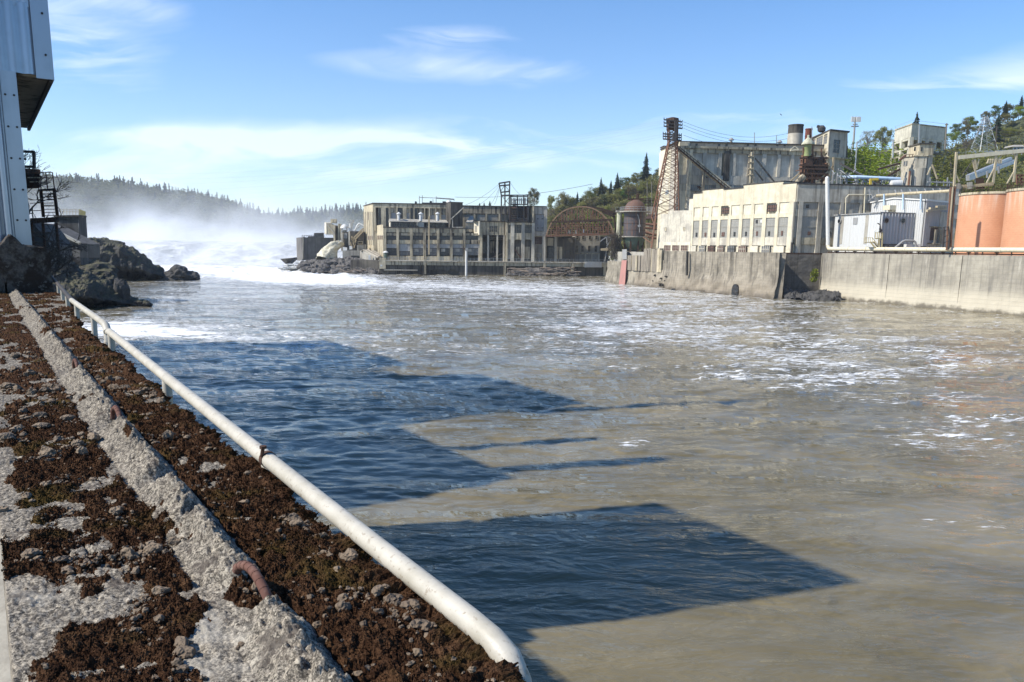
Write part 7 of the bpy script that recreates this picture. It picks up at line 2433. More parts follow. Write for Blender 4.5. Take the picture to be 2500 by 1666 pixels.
def build_tall_mill():
    root = thing('tall_mill_building', 'tall windowless concrete mill with recessed wall panels and a sunlit end wall', 'building', PT.P(25, 9.6))
    f = Face(root, PT, C5)
    zt = f.z(700, 280); zc0 = f.z(700, 330); zc1 = f.z(700, 345)
    uL, uR = 0., PT.inv(2050, 400)[0]
    bl = at(1610, 500, 251)
    def skew(z0, z1, o, mat, name, ex=0.):
        m = MB(); m.prism([Vector((p.x, p.y, z0)) for p in (PT.P(uL - ex, 0, o), PT.P(uR, 0, o), PT.P(uR, 0, -20), bl + Vector((-ex, ex, 0)))], (0, 0, z1 - z0)); m.build(name, mat, root)
    skew(9.3, zc0, -.6, GREYC, 'wall')
    skew(zc0, zt, -1.4, GREYC2, 'attic')
    skew(zt, zt + .35, -1., ROOFT, 'roof', .5)
    m = MB(); PT.box(m, uL, uR, zc1, zc0 + .2, -.6, .5); m.build('cornice', SOOTL, root)
    for x in (510, 585, 815, 890, 1105, 1183, 1405, 1478):
        f.rect(x, 290, x + 20, 313, -1.45, -1.3, GLASSD, 'attic_window')
    zp0 = f.z(900, 618); zp1 = f.z(900, 392)
    m = MB(); PT.box(m, uL, uR, zp1, zc1 - .01, -.6, 0); m.build('head_band', SOOTL, root)
    m = MB(); PT.box(m, uL, uR, zp0 - 2.6, zp0, -.6, 0); m.build('sill_band', GREYC, root)
    panels = [(398, 480), (530, 640), (678, 798), (832, 860), (905, 945), (975, 1098), (1150, 1240), (1280, 1395), (1425, 1525), (1560, 1640), (1680, 1780)]
    prev = uL
    for a, b in panels + [(0, 0)]: PT.box(MB(), prev, f.u(a, 500) if a else uR, zp0 + .01, zp1 - .01, -.6, .05).build('pier', GREYC, root); prev = f.u(b, 500)
    for i, (a, b) in enumerate(panels):
        w = MB(); PT.box(w, f.u(a, 500), f.u(b, 500), zp0 + .01, zp1 - .01, -.62, -.42); w.build('wall_panel', GREYL if i not in (3,) else SOOT, root)
    f.rect(862, 365, 903, 670, -.3, .25, SOOTD, 'stained_shaft')
    m = MB(); m.tube([PT.P(f.u(1120, 500), f.z(1120, 380), .6), PT.P(f.u(1112, 690), f.z(1112, 690), .6)], .3, 8)
    m.tube([PT.P(f.u(1140, 500), f.z(1140, 380), .6), PT.P(f.u(1132, 690), f.z(1132, 690), .6)], .25, 8)
    for y in (420, 480, 545, 605): f.rect(1098, y, 1146, y + 8, .2, 1.1, None, '', mb=m)
    m.build('wall_pipes', SOOTL, root, True)
    # lower floor with shaded windows
    for x0, x1 in ((400, 480), (520, 635), (665, 790), (960, 1080), (850, 925)):
        w = MB(); PT.box(w, f.u(x0, 700), f.u(x1, 700), f.z(600, 770), f.z(600, 668), -.62, -.2); o = w.build('lower_window', WINBLUE, root)
        g = MB()
        for k in range(7):
            uu = f.u(x0, 700) + (f.u(x1, 700) - f.u(x0, 700)) * k / 6; PT.box(g, uu - .06, uu + .06, f.z(600, 770), f.z(600, 668), -.2, -.08)
        PT.box(g, f.u(x0, 700), f.u(x1, 700), f.z(600, 706), f.z(600, 700), -.2, -.06); g.build('glazing_bar', GREYC, o)
        for k in range(4):
            g = MB(); uu = f.u(x0, 700) + (f.u(x1, 700) - f.u(x0, 700)) * (k + .25) / 4; PT.box(g, uu, uu + .9, f.z(600, 698), f.z(600, 680), -.2, -.12); g.build('open_pane', GLASSD if k % 2 else WHITEP, o)
    m = MB()
    for x, w in ((485, 32), (632, 26), (800, 22), (930, 25), (1082, 28)): PT.box(m, f.u(x, 720), f.u(x + w, 720), 9.4, zp0 - 2.7, -.6, .35)
    m.build('lower_columns', GREYC, root)
    # sunlit end wall
    pe = Plane.px((1607, 500), 252, (1652.2, 500), 232.2)
    e = Face(root, pe, C5)
    ze = e.z(230, 332)
    m = MB(); pe.poly(m, [(0, 9.3), (pe.len, 9.3), (pe.len, zt), (e.u(245, 500), zt), (e.u(245, 500), ze), (0, ze)], -3, 0); m.build('end_wall', CREAMF, root)
    m = MB()
    for x0, y0, x1, y1 in ((212, 385, 258, 600), (205, 650, 250, 770), (204, 800, 240, 900), (262, 640, 300, 760)): e.rect(x0, y0, x1, y1, .0, .14, None, '', mb=m)
    m.build('raised_panels', CREAMW, root)
    e.rect(200, 1000 - 225, 207, 815, .0, .1, GLASSD, 'slot_window')
    m = MB(); pe.box(m, -.2, e.u(245, 500), ze, ze + .25, -3, .2); m.build('end_coping', ROOFT, root)
    m = MB(); e.rect(270, 765, 300, 800, .0, .1, None, '', mb=m); m.build('end_window', WINBLUE, root)
    # roof vents
    for x, y, yt in ((928, 283, 232), (1415, 305, 255)):
        p = at(*C5(x, y), 240); t = at(*C5(x, yt), 240)
        m = MB(); m.lathe((p.x, p.y, p.z - 1), [(.4, 0), (.4, t.z - p.z)], 16); v = m.build('roof_vent', GREYC, root, True)
        m = MB(); m.lathe((p.x, p.y, t.z - .7), [(.8, -.1), (.85, 0), (.35, .6), (.1, .7)], 16); m.build('vent_cap', STEELG, v, True)
    for x, y0, y1 in ((1163, 290, 180), (1385, 300, 208), (1742, 320, 122)):
        m = MB(); m.bar(at(*C5(x, y0), 240), at(*C5(x, y1), 240), .16); m.build('lightning_rod', STEELG, root)
    # conveyor sloping across the front
    root = thing('sloping_conveyor', 'dark rusty covered conveyor sloping down across the tall mill', 'conveyor', PT.P(f.u(650, 600), f.z(650, 600), 3))
    P = lambda x, y, o=3.: PT.hit(*C5(x, y), o)
    m = MB(); m.bar(P(398, 335), P(918, 765), 1.7, 1.3); m.build('trough', SOOTL, root)
    m = MB(); m.bar(P(398, 318, 3.9), P(918, 745, 3.9), .14); m.bar(P(398, 346, 3.9), P(918, 778, 3.9), .35); m.bar(P(398, 318, 2.1), P(918, 745, 2.1), .14)
    for k in range(18):
        q = k / 17; m.bar(P(398 + 520 * q, 318 + 427 * q, 3.9), P(398 + 520 * q, 340 + 430 * q, 3.9), .1)
    m.build('handrail', RUSTD, root)
    m = MB(); m.bar(P(525, 355, 3), P(487, 835, 3), .9); m.bar(P(660, 560, 3), P(640, 760, 3), .8); m.bar(P(800, 670, 3), P(795, 745, 3), .7); m.build('trestle_legs', SOOTL, root)
    m = MB()
    for a, b in (((520, 420), (560, 470)), ((640, 600), (690, 640)), ((590, 745), (610, 720)), ((585, 725), (640, 745)), ((610, 720), (612, 760)), ((650, 745), (630, 700))): m.bar(P(*a), P(*b), .3)
    m.build('bracing', RUSTD, root)
    # thin conveyor pipes to its right
    root = thing('sloping_pipe_pair', 'pair of thin dark pipes sloping down the front of the tall mill', 'pipe', P(1250, 560))
    for a, b in (((1170, 440), (1365, 680)), ((1165, 560), (1250, 665))):
        m = MB(); m.bar(P(*a, 2), P(*b, 2), .35); m.build('pipe', SOOTD, root)


GREYL = concrete('pale_grey_panel_concrete', (.60, .555, .455), (.27, .24, .195), .45, .25, 1., bump=.15, top_z=38, top_h=3)
WINBLUE = paint('blue_grey_window', (.15, .18, .2), (.25, .25, .22), .5, .3, streak=False, spec=.6)
build_tall_mill()


def build_stacks():
    p = at(*C5(1566, 330), 252); t = at(*C5(1570, 105), 252); r = (at(*C5(1640, 250), 252).x - at(*C5(1492, 250), 252).x) / 2
    root = thing('concrete_chimney', 'wide concrete chimney with a blackened upper half', 'chimney', (p.x, p.y, p.z - 2))
    zm = at(*C5(1566, 195), 252).z
    m = MB(); m.lathe((p.x, p.y, 0), [(r * 1.02, p.z - 3), (r, zm)], 32); m.build('lower_shaft', GREYC, root, True)
    m = MB(); m.lathe((p.x, p.y, 0), [(r * 1.0, zm), (r * .98, t.z - .4), (r * 1.02, t.z - .35), (r * 1.02, t.z), (r * .85, t.z), (r * .85, t.z - 1)], 32); m.build('upper_shaft', SOOTD, root, True)
    p = at(*C5(1698, 330), 256); t = at(*C5(1703, 143), 256); r = (at(*C5(1735, 250), 256).x - at(*C5(1668, 250), 256).x) / 2
    root = thing('red_steel_stack', 'rust red steel stack beside the concrete chimney', 'chimney', (p.x, p.y, p.z - 2))
    m = MB(); m.lathe((p.x, p.y, 0), [(r, p.z - 6), (r, t.z - .3), (r * 1.08, t.z - .3), (r * 1.08, t.z), (r * .85, t.z), (r * .85, t.z - 1)], 24); m.build('shaft', RUSTR, root, True)
    m = MB()
    for k in (.3, .6): m.lathe((p.x, p.y, p.z + (t.z - p.z) * k), [(r * 1.01, -.1), (r * 1.06, -.1), (r * 1.06, .1), (r * 1.01, .1)], 24, cap=False)
    m.build('band', RUSTD, root)
    # head house at the right end of the tall mill
    q = lambda x, y, d: at(*C6(x, y), d)
    ph = Plane.px(C6(262, 470), 233, C6(425, 470), 236)
    root = thing('head_house', 'square concrete head house with large side windows rising above the tall mill', 'tower', ph.P(5, 20))
    f = Face(root, ph, C6)
    zt = f.z(270, 355)
    u0, u1 = f.u(262, 470), f.u(418, 470)
    pe = Plane.px(C6(104, 470), 251, C6(260, 470), 233.2); e = Face(root, pe, C6)
    a, b = pe.P(0, 0, -.3), pe.P(pe.len, 0, -.3)
    c = ph.P(u1, 0, -.3); d = c + (a - b)
    m = MB(); m.prism([Vector((p.x, p.y, 12)) for p in (a, b, c, d)], (0, 0, zt - 12)); m.build('core', GREYC, root)
    m = MB(); a2, b2, c2 = pe.P(-.5, 0, .4), ph.P(-.4, 0, .6), ph.P(u1 + .4, 0, .4); m.prism([Vector((p.x, p.y, zt)) for p in (a2, b2, c2, d)], (0, 0, .4)); m.build('roof', ROOFT, root)
    m = MB(); ph.box(m, u0, u1, f.z(300, 582), zt - .01, -.3, 0); m.build('front_wall', GREYC, root)
    m = MB(); pe.box(m, 0, pe.len, e.z(180, 560), e.z(180, 492), -.3, 0); pe.box(m, 0, pe.len, e.z(180, 410), zt - .01, -.3, 0)
    for x0, x1 in ((104, 114), (144, 152), (206, 214), (246, 261)): pe.box(m, e.u(x0, 450), e.u(x1, 450), e.z(180, 492), e.z(180, 410), -.3, 0)
    m.build('side_wall', CREAMF, root)
    for x0, x1 in ((114, 144), (152, 206), (214, 246)): e.window(x0 + 1, 412, x1 - 1, 490, -.15, GLASSG, (3, 4), CREAM2)
    f.window(305, 432, 350, 550, 0, GLASSD, (2, 3), GREYC)
    m = MB(); ph.box(m, u0 - .2, u1 + .5, f.z(300, 595), f.z(300, 582), -2, .5); m.build('ledge', SOOTL, root)
    for x in (212, 228): e.window(x, 510, x + 14, 545, 0, SOOTL, (1, 2), CREAMW)
    m = MB(); cc = q(198, 352, 242); m.lathe((cc.x, cc.y, cc.z - .6), [(.5, 0), (1.1, .4), (1.2, 1.3), (.6, 2.0)], 14); m.bar((cc.x - 1.4, cc.y, cc.z + 1.2), (cc.x + .8, cc.y, cc.z + .6), .7); m.build('roof_fan', STEELD, root)
    m = MB()
    for x in (405, 418): m.bar(q(x, 600, 236), q(x + 2, 380, 236), .25)
    m.build('side_pipes', STEELD, root)
    # rusty hopper machinery
    D = 216.
    q = lambda x, y, d=D: at(*C5(x, y), d)
    root = thing('rusty_hopper_tower', 'tangle of rusty hoppers, pipes and platforms in front of the tall mill', 'machinery', q(1720, 700))
    r = random.Random(14)
    m = MB()
    for x in (1640, 1672, 1725, 1765, 1840):
        for dd in (0, 5): m.bar(q(x + 20, 430, D + dd), q(x, 700, D + dd), .38)
    for y in (440, 510, 545, 590, 640): m.bar(q(1620, y, D - .3), q(1905, y + r.uniform(-6, 12), D - .3), .42); m.bar(q(1640, y, D + 5), q(1905, y + 4, D + 5), .35)
    m.build('frame', RUSTD, root)
    m = MB()
    for i in range(60):
        x, y = r.uniform(1620, 1880), r.uniform(425, 690); d = D + r.uniform(0, 5); a = r.uniform(-70, 70); b = r.uniform(-55, 55)
        m.tube([q(x, y, d), q(x + a, y + b, d + r.uniform(-1, 1))], r.uniform(.08, .3), 6)
    m.build('tangled_pipes', RUST, root, True)
    m = MB()
    for x, y, rr, h in ((1700, 470, 1.5, 3.2), (1760, 500, 1.3, 2.6), (1815, 520, 1.7, 3.0), (1680, 560, 1.6, 3.4), (1850, 560, 1.8, 3.2), (1740, 610, 1.4, 3)):
        c = q(x, y, D + 2.5); m.lathe((c.x, c.y, c.z), [(rr * .2, -h), (rr, -h * .3), (rr, h * .5), (rr * .7, h * .6)], 14)
    m.build('hoppers', RUST, root, True)
    m = MB(); m.hexa([q(1680, 520, D - .6), q(1750, 520, D - .6), q(1750, 520, D + 3), q(1680, 520, D + 3), q(1680, 440, D - .6), q(1750, 436, D - .6), q(1750, 436, D + 3), q(1680, 440, D + 3)]); m.hexa([q(1800, 600, D), q(1905, 606, D), q(1905, 606, D + 5), q(1800, 600, D + 5), q(1800, 525, D), q(1905, 530, D), q(1905, 530, D + 5), q(1800, 525, D + 5)]); m.build('bin', RUSTD, root)
    m = MB(); m.tube([q(1660, 620), q(1590, 695)], .95, 12); m.build('slanted_duct', SOOTL, root, True)
    m = MB()
    for a, b in (((1955, 520), (1782, 695)), ((1505, 690), (1620, 590)), ((1960, 430), (1945, 680)), ((1908, 430), (1915, 690))): m.bar(q(*a), q(*b), .4)
    m.build('struts', WOODT, root)
    m = MB(); m.bar(q(1525, 362), q(1605, 355), .7, .35); m.bar(q(1570, 318), q(1605, 350), .2); m.bar(q(1565, 322), q(1525, 355), .2); m.build('hoist_arm', CREAMP, root)
    c = q(1692, 430); z = lambda y: q(1692, y).z
    m = MB(); m.lathe((c.x, c.y, 0), [(1.0, z(420)), (.9, z(350)), (1.0, z(345)), (1.0, z(298))], 14); m.build('vent_pipe', GREENY, root, True)
    m = MB(); m.lathe((c.x, c.y, z(296)), [(1.7, -.2), (1.7, 0), (1.1, .9), (.3, 1.6), (.3, 2.3)], 16); m.build('vent_hood', PILLAR, root, True)
    m = MB()
    for x, y0, y1 in ((1655, 430, 330), (1752, 430, 250), (1838, 430, 340)): m.bar(q(x, y0), q(x, y1), .3)
    m.build('masts', RUST, root)


GREENY = paint('yellow_green_paint', (.26, .30, .12), (.2, .14, .08), .35, .6)
build_stacks()


# ------------------------------------------------------------------ lattice tower and lines
def lattice(root, corners, levels, w, wb, mat, xbrace=True, name='legs'):
    """corners: function level -> four corner points"""
    m = MB(); L = [corners(t) for t in levels]
    for a, b in zip(L[:-1], L[1:]):
        for i in range(4): m.bar(a[i], b[i], w)
    m.build(name, mat, root)
    m = MB()
    for a, b in zip(L[:-1], L[1:]):
        for i in range(4):
            j = (i + 1) % 4
            m.bar(a[i], b[j], wb); m.bar(a[j], b[i], wb); m.bar(b[i], b[j], wb)
    m.build('bracing', mat, root)


def build_pylon():
    D = 226.
    q = lambda x, y, d=D: at(*C4(x, y), d)
    root = thing('lattice_power_tower', 'rusty lattice power tower with stacked crossarms before the tall mill', 'tower', q(655, 1290))
    zb, zm, zt = q(655, 1000).z, q(735, 310).z, q(735, 118).z
    cb = q(668, 1000); cm = q(737, 310); ct = q(737, 118)
    def cor(t):
        if t <= 1:
            c = cb.lerp(cm, t); hw = (q(792, 960).x - q(578, 960).x) / 2 * (1 - t) + (q(768, 310).x - q(695, 310).x) / 2 * t
            z = zb + (zm - zb) * t
        else:
            c = cm.lerp(ct, t - 1); hw = (q(768, 310).x - q(690, 310).x) / 2; z = zm + (zt - zm) * (t - 1)
        return [Vector((c.x + sx * hw, D + sy * hw + 3, z)) for sx, sy in ((-1, -1), (1, -1), (1, 1), (-1, 1))]
    lattice(root, cor, [0, .14, .27, .39, .5, .6, .69, .77, .84, .9, .95, 1., 1.2, 1.4, 1.6, 1.8, 2.], .3, .12, RUST)
    m = MB(); m.bar(cor(0)[0], q(517, 1335, D - 6), .42); m.bar(cor(0)[3], q(560, 1100, D + 4), .3); m.bar(cor(0)[1], q(792, 1010, D - 3), .36); m.bar(cor(0)[2], q(720, 1010, D + 8), .3)
    a, b = cor(0)[0], q(517, 1335, D - 6)
    for k in (.25, .5, .75): m.bar(a.lerp(b, k), cor(0)[3] + Vector((-3 * k, 0, -8 * k)), .18)
    m.build('foot_legs', RUST, root)
    for y in (127, 157, 187, 253, 275, 300):
        z = q(737, y).z; c = q(728 if y < 200 else 720, y)
        wl = q(808, y).x - q(640, y).x
        m = MB(); tilt = -.5 if y < 220 else -.3
        m.bar((c.x - wl / 2, D + 1, z - tilt * .6), (c.x + wl / 2, D + 1, z + tilt * .6), .3, .35); o = m.build('crossarm', STEELD, root)
        n = MB()
        for k in (-.5, -.36, -.24, .26, .38, .5):
            x = c.x + wl * k; zz = z - tilt * .6 + (tilt * 1.2) * (k + .5); n.tube([(x, D + 1, zz - .1), (x, D + 1, zz + .55)], .11, 6)
        n.build('insulators', STEELD, o)
    m = MB(); c = q(737, 118); m.lathe((c.x, D + 3, c.z - .6), [(1.0, 0), (1.9, .5), (1.7, 1.3), (.5, 1.6)], 12); m.box(c.x - 1.4, c.x + 1.5, D + 1.5, D + 4.5, c.z - 2.4, c.z - .7); m.build('top_cap', RUSTD, root)
    m = MB(); m.bar(q(735, 320), q(735, 240), 1.0); m.bar(q(745, 250), q(745, 130), .7); m.build('core_pole', STEELD, root)
    # pale lattice pylon on the right slope
    D = 285.
    q = lambda x, y, d=D: at(*C6(x, y), d)
    root = thing('hillside_pylon', 'pale grey lattice transmission pylon on the right hillside', 'pylon', q(1610, 565))
    cb2, ct2 = q(1608, 565), q(1626, 235)
    def cor2(t):
        c = cb2.lerp(ct2, t); hw = (q(1680, 560).x - q(1535, 560).x) / 2 * (1 - t) ** 1.1 + .55
        return [Vector((c.x + sx * hw, D + sy * hw, c.z)) for sx, sy in ((-1, -1), (1, -1), (1, 1), (-1, 1))]
    lattice(root, cor2, [0, .2, .38, .54, .68, .8, .9, 1.], .17, .07, GALV)
    m = MB()
    for y, w in ((262, 46), (300, 58), (338, 66)): m.bar(q(1624 - w, y), q(1624 + w, y), .3); m.bar(q(1624 - w, y), q(1620, y - 22), .16); m.bar(q(1624 + w, y), q(1628, y - 22), .16)
    m.build('crossarms', GALV, root)
    # antenna mast
    D = 300.
    q = lambda x, y, d=D: at(*C6(x, y), d)
    root = thing('antenna_mast', 'tall grey mast with a ring of white panel antennas', 'mast', q(478, 610))
    m = MB(); m.tube([q(455, 640), q(478, 430), q(492, 240)], [.5, .4, .3], 8); m.build('pole', STEELG, root, True)
    m = MB(); m.bar(q(462, 264), q(532, 262), .35); m.bar(q(456, 318), q(520, 316), .4); m.bar(q(470, 300), q(512, 298), .3); m.build('crossarms', STEELG, root)
    for i, x in enumerate((465, 478, 492, 508, 521, 529)):
        m = MB(); a = q(x, 278, D - 1 + (i % 3)); b = q(x, 232 + 4 * (i % 2), D - 1 + (i % 3)); m.box(a.x - .4, a.x + .4, a.y - .2, a.y + .2, a.z, b.z); m.build('panel_antenna', WHITEP, root)
    # wooden and metal poles
    for x0, y0, x1, y1, d, lab, mt in ((1708, 560, 1725, 310, 270, 'brown wooden utility pole on the right hillside', BARK), (490, 690, 508, 450, 235, 'plain grey utility pole in front of the hillside trees', GALV),
                                       (818, 590, 822, 430, 228, 'thin pole left of the water tank', GALV), (1272, 520, 1288, 290, 228, 'thin pole standing at the right edge of the water tank', BARKP)):
        root = thing('utility_pole', lab, 'pole', q(x0, y0, d))
        m = MB(); m.tube([q(x0, y0, d), q(x1, y1, d)], .2, 7); m.build('shaft', mt, root, True)
        m = MB(); m.bar(q(x1 - 14, y1 + 12, d), q(x1 + 14, y1 + 12, d), .2); m.build('crossarm', mt, root)


build_pylon()


# ------------------------------------------------------------------ water tank, stair tower, hillside houses
def build_back_right():
    q = lambda x, y, d: at(*C6(x, y), d)
    D = 236.
    root = thing('water_tank', 'pale concrete water tank on many slender columns', 'water tank', q(1050, 590, D))
    ztop = q(985, 300, D).z; zb = q(985, 410, D).z
    P = [q(840, 320, D + 12), q(985, 320, D), q(1278, 320, D + 6), q(1278, 320, D + 19), q(1000, 320, D + 26), q(860, 320, D + 22)]
    P = [Vector((p.x, p.y, zb)) for p in P]
    m = MB(); m.prism(P, (0, 0, ztop - zb)); m.build('tank_body', CREAMW2, root)
    m = MB(); cen = sum(P, Vector()) / 6
    m.prism([Vector((cen.x + (p.x - cen.x) * 1.02, cen.y + (p.y - cen.y) * 1.02, ztop)) for p in P], (0, 0, .35)); m.build('rim', SOOTL, root)
    cols = [P[0], P[0].lerp(P[1], .5), P[1], P[1].lerp(P[2], .25), P[1].lerp(P[2], .48), P[1].lerp(P[2], .72), P[2], P[3], P[3].lerp(P[4], .5), P[4], P[5]]
    for p in cols:
        c = cen.lerp(p, .96); c.z = 0
        m = MB(); m.box(c.x - .55, c.x + .55, c.y - .55, c.y + .55, 9, zb); m.build('column', CREAMW2, root)
    m = MB()
    for a, b in zip(cols, cols[1:] + cols[:1]):
        for z in (q(900, 500, D).z, zb - .3):
            aa, bb = cen.lerp(a, .96), cen.lerp(b, .96); m.bar((aa.x, aa.y, z), (bb.x, bb.y, z), .5, .7)
    m.build('ring_beams', CREAMW2, root)
    m = MB(); c = cen; m.tube([(c.x, c.y, 9), (c.x, c.y, zb)], .9, 10); m.build('riser_pipe', STEELG, root, True)
    m = MB(); m.prism([Vector((cen.x + (p.x - cen.x) * .9, cen.y + (p.y - cen.y) * .9, q(900, 540, D).z)) for p in P], (0, 0, -.5)); m.build('lower_floor', GREYC, root)
    m = MB()
    for i in range(6):
        a, b = P[i], P[(i + 1) % 6]; m.bar((a.x, a.y, ztop + 1.2), (b.x, b.y, ztop + 1.2), .07)
    m.bar(q(1050, 300, D - 1), q(1042, 480, D - 1), .3); m.build('rail_and_ladder', GALV, root)
    # stair tower
    D = 196.
    c = q(1005, 855, D); R = (q(1118, 760, D).x - q(885, 760, D).x) / 2
    root = thing('round_stair_tower', 'streaky round concrete tower topped by a square dark turret', 'tower', (c.x, c.y, 9.4))
    z1 = q(1005, 690, D).z; z2 = q(1005, 590, D).z; z3 = q(1005, 485, D).z
    m = MB(); m.lathe((c.x, c.y, 0), [(R * .94, 9.2), (R, z1)], 32); m.build('round_shaft', CREAMS, root, True)
    m = MB(); pts = [(R * 1.03 * cos(a), R * 1.03 * sin(a)) for a in np.linspace(0, 2 * pi, 9)[:-1] + .2]; m.prism([Vector((c.x + x, c.y + y, z1)) for x, y in pts], (0, 0, z2 - z1)); m.build('upper_shaft', CREAMS, root)
    m = MB(); m.prism([Vector((c.x + x * 1.08, c.y + y * 1.08, z2)) for x, y in pts], (0, 0, .3)); m.build('cornice', SOOTL, root)
    x0, x1 = q(1002, 540, D).x, q(1122, 540, D).x
    m = MB(); m.box(x0, x1, c.y - 2.6, c.y + 2.6, z2 + .3, z3); m.build('turret', SOOTL, root)
    m = MB(); m.box(x0 - .25, x1 + .25, c.y - 2.85, c.y + 2.85, z3, z3 + .3); m.build('turret_roof', SOOTD, root)
    for xa, xb, y0, y1, mt in ((1010, 1026, 530, 495, GLASSD), (1068, 1084, 530, 495, GLASSD)):
        a, b = q(xa, y0, D - 3), q(xb, y1, D - 3); m = MB(); m.box(a.x, b.x, c.y - 2.72, c.y - 2.5, a.z, b.z); m.build('turret_window', mt, root)
    a, b = q(1092, 655, D - 3.5), q(1128, 592, D - 3.5); m = MB(); m.box(a.x, b.x, c.y - R * .98, c.y - R * .4, a.z, b.z); m.build('dark_doorway', GLASSD, root)  # dark box marks the doorway
    a, b = q(940, 660, D - 4), q(960, 615, D - 4); m = MB(); m.box(a.x, b.x, c.y - R * 1.03, c.y - R * .7, a.z, b.z); m.build('small_window', GREYC2, root)
    a, b = q(975, 850, D - 4), q(982, 700, D - 4); m = MB(); m.box(a.x, b.x, c.y - R * 1.02, c.y - R * .8, a.z, b.z); m.build('rust_streak_pipe', RUST, root)
    m = MB()
    for x in (935, 965, 990): m.bar(q(x, 590, D - 3), q(x, 560, D - 3), .1)
    m.bar(q(930, 562, D - 3), q(1000, 560, D - 3), .12); m.bar(q(880, 610, D - 3), q(930, 570, D - 3), .5); m.build('balcony_rail', RUST, root)
    # hillside houses
    D = 262.
    root = thing('hillside_house', 'long cream house on the hillside with dark little windows', 'house', q(1190, 650, D))
    m = MB(); m.hexa([q(1110, 655, D + 4), q(1235, 655, D), q(1290, 640, D + 9), q(1150, 640, D + 14), q(1110, 552, D + 4), q(1235, 556, D), q(1290, 560, D + 9), q(1150, 552, D + 14)]); m.build('wall', CREAMW2, root)
    m = MB(); m.hexa([q(1100, 553, D + 3), q(1238, 556, D - .5), q(1296, 560, D + 9), q(1150, 552, D + 15), q(1100, 540, D + 3), q(1240, 540, D - .5), q(1300, 550, D + 9), q(1150, 545, D + 15)]); m.build('roof', ROOFT, root)
    for x in (1130, 1196):
        m = MB(); m.hexa([q(x, 602, D + 3.6 - (x - 1120) * .033), q(x + 24, 602, D + 3 - (x - 1120) * .033), q(x + 24, 602, D + 4), q(x, 602, D + 4), q(x, 566, D + 3.6 - (x - 1120) * .033), q(x + 24, 566, D + 3 - (x - 1120) * .033), q(x + 24, 566, D + 4), q(x, 566, D + 4)]); m.build('window', GLASSD, root)
    D = 268.
    root = thing('hillside_house', 'cream walled house half hidden by the round lime green tree', 'house', q(800, 640, D))
    m = MB(); m.hexa([q(690, 745, D), q(890, 700, D), q(890, 690, D + 9), q(700, 740, D + 9), q(690, 545, D), q(890, 522, D), q(890, 522, D + 9), q(700, 545, D + 9)]); m.build('wall', CREAMW2, root)
    m = MB(); m.hexa([q(684, 546, D - .5), q(896, 523, D - .5), q(896, 523, D + 9.5), q(690, 546, D + 9.5), q(684, 534, D - .5), q(896, 511, D - .5), q(896, 511, D + 9.5), q(690, 534, D + 9.5)]); m.build('roof', GREYC, root)
    for x in (760, 830):
        m = MB(); m.hexa([q(x, 640, D - .1), q(x + 22, 638, D - .1), q(x + 22, 638, D + .5), q(x, 640, D + .5), q(x, 600, D - .1), q(x + 22, 598, D - .1), q(x + 22, 598, D + .5), q(x, 600, D + .5)]); m.build('window', GLASSD, root)
    D = 290.
    root = thing('hillside_house', 'small blue grey house high on the right slope', 'house', q(1900, 530, D))
    m = MB(); m.hexa([q(1862, 535, D), q(1960, 535, D), q(1960, 535, D + 7), q(1862, 535, D + 7), q(1862, 492, D), q(1960, 492, D), q(1960, 492, D + 7), q(1862, 492, D + 7)]); m.build('wall', STEELBL, root)
    m = MB(); m.prism([q(1856, 494, D - .5), q(1966, 494, D - .5), q(1950, 478, D + 3), q(1872, 478, D + 3)], (0, 5, 0)); m.build('roof', GREYC2, root)
    for x in (1876, 1906, 1936):
        m = MB(); m.hexa([q(x, 520, D - .15), q(x + 14, 520, D - .15), q(x + 14, 520, D), q(x, 520, D), q(x, 502, D - .15), q(x + 14, 502, D - .15), q(x + 14, 502, D), q(x, 502, D)]); m.build('window', GLASSD, root)
    # guard rails along the hillside road
    m = MB(); D = 250
    for a, b in (((1290, 545), (1960, 520)), ((1290, 552), (1960, 528)), ((1120, 540), (1400, 505))): m.bar(q(*a, D), q(*b, D), .18)
    for x in range(1300, 1960, 40): m.bar(q(x, 565, D), q(x, 540 - (x - 1300) * .03, D), .16)
    o = m.build('guard_rail', GALV); tag(o, 'pale guard rail along the hillside road', 'guard rail')
    # tan timber gantry
    D = 158.
    root = thing('timber_gantry', 'tan timber trestle with a long sloping beam behind the orange tanks', 'gantry', q(1680, 830, D))
    m = MB(); m.bar(q(1388, 588, D), q(1960, 528, D), .6, .75); m.build('main_beam', CREAMP, root)
    for x0, y0, x1, y1 in ((1352, 840, 1372, 540), (1690, 815, 1722, 532), (1868, 800, 1895, 545), (1545, 690, 1530, 600)):
        m = MB(); m.bar(q(x0, y0, D), q(x1, y1, D), .36); m.build('post', TANP, root)
    for a, b in (((1370, 740), (1395, 800)), ((1632, 815), (1712, 660)), ((1812, 815), (1885, 690)), ((1510, 610), (1555, 780)), ((1570, 600), (1545, 690)), ((1730, 620), (1770, 560)), ((1872, 555), (1895, 610)), ((1160, 650), (1205, 775)), ((1120, 740), (1150, 670))): MB().bar(q(*a, D), q(*b, D), .22).build('brace', TANP, root)
    m = MB()
    for i in range(7): m.bar(q(1640 + i * 20, 640, D + 30), q(1655 + i * 18, 600, D + 30), .3)
    m.build('rear_struts', TANP, root)
    root = thing('sloping_conveyor', 'pale grey double conveyor climbing the hillside behind the trestle', 'conveyor', q(1680, 700, 205))
    for a, b in (((1470, 775), (1880, 620)), ((1470, 755), (1840, 600))):
        m = MB(); m.bar(q(*a, 205), q(*b, 215), 1.0, .9); m.build('trough', GALV, root)
    m = MB()
    for x, y in ((1540, 745), (1640, 705), (1740, 665)): m.bar(q(x, y, 207), q(x, y + 60, 207), .35)
    m.build('legs', STEELG, root)
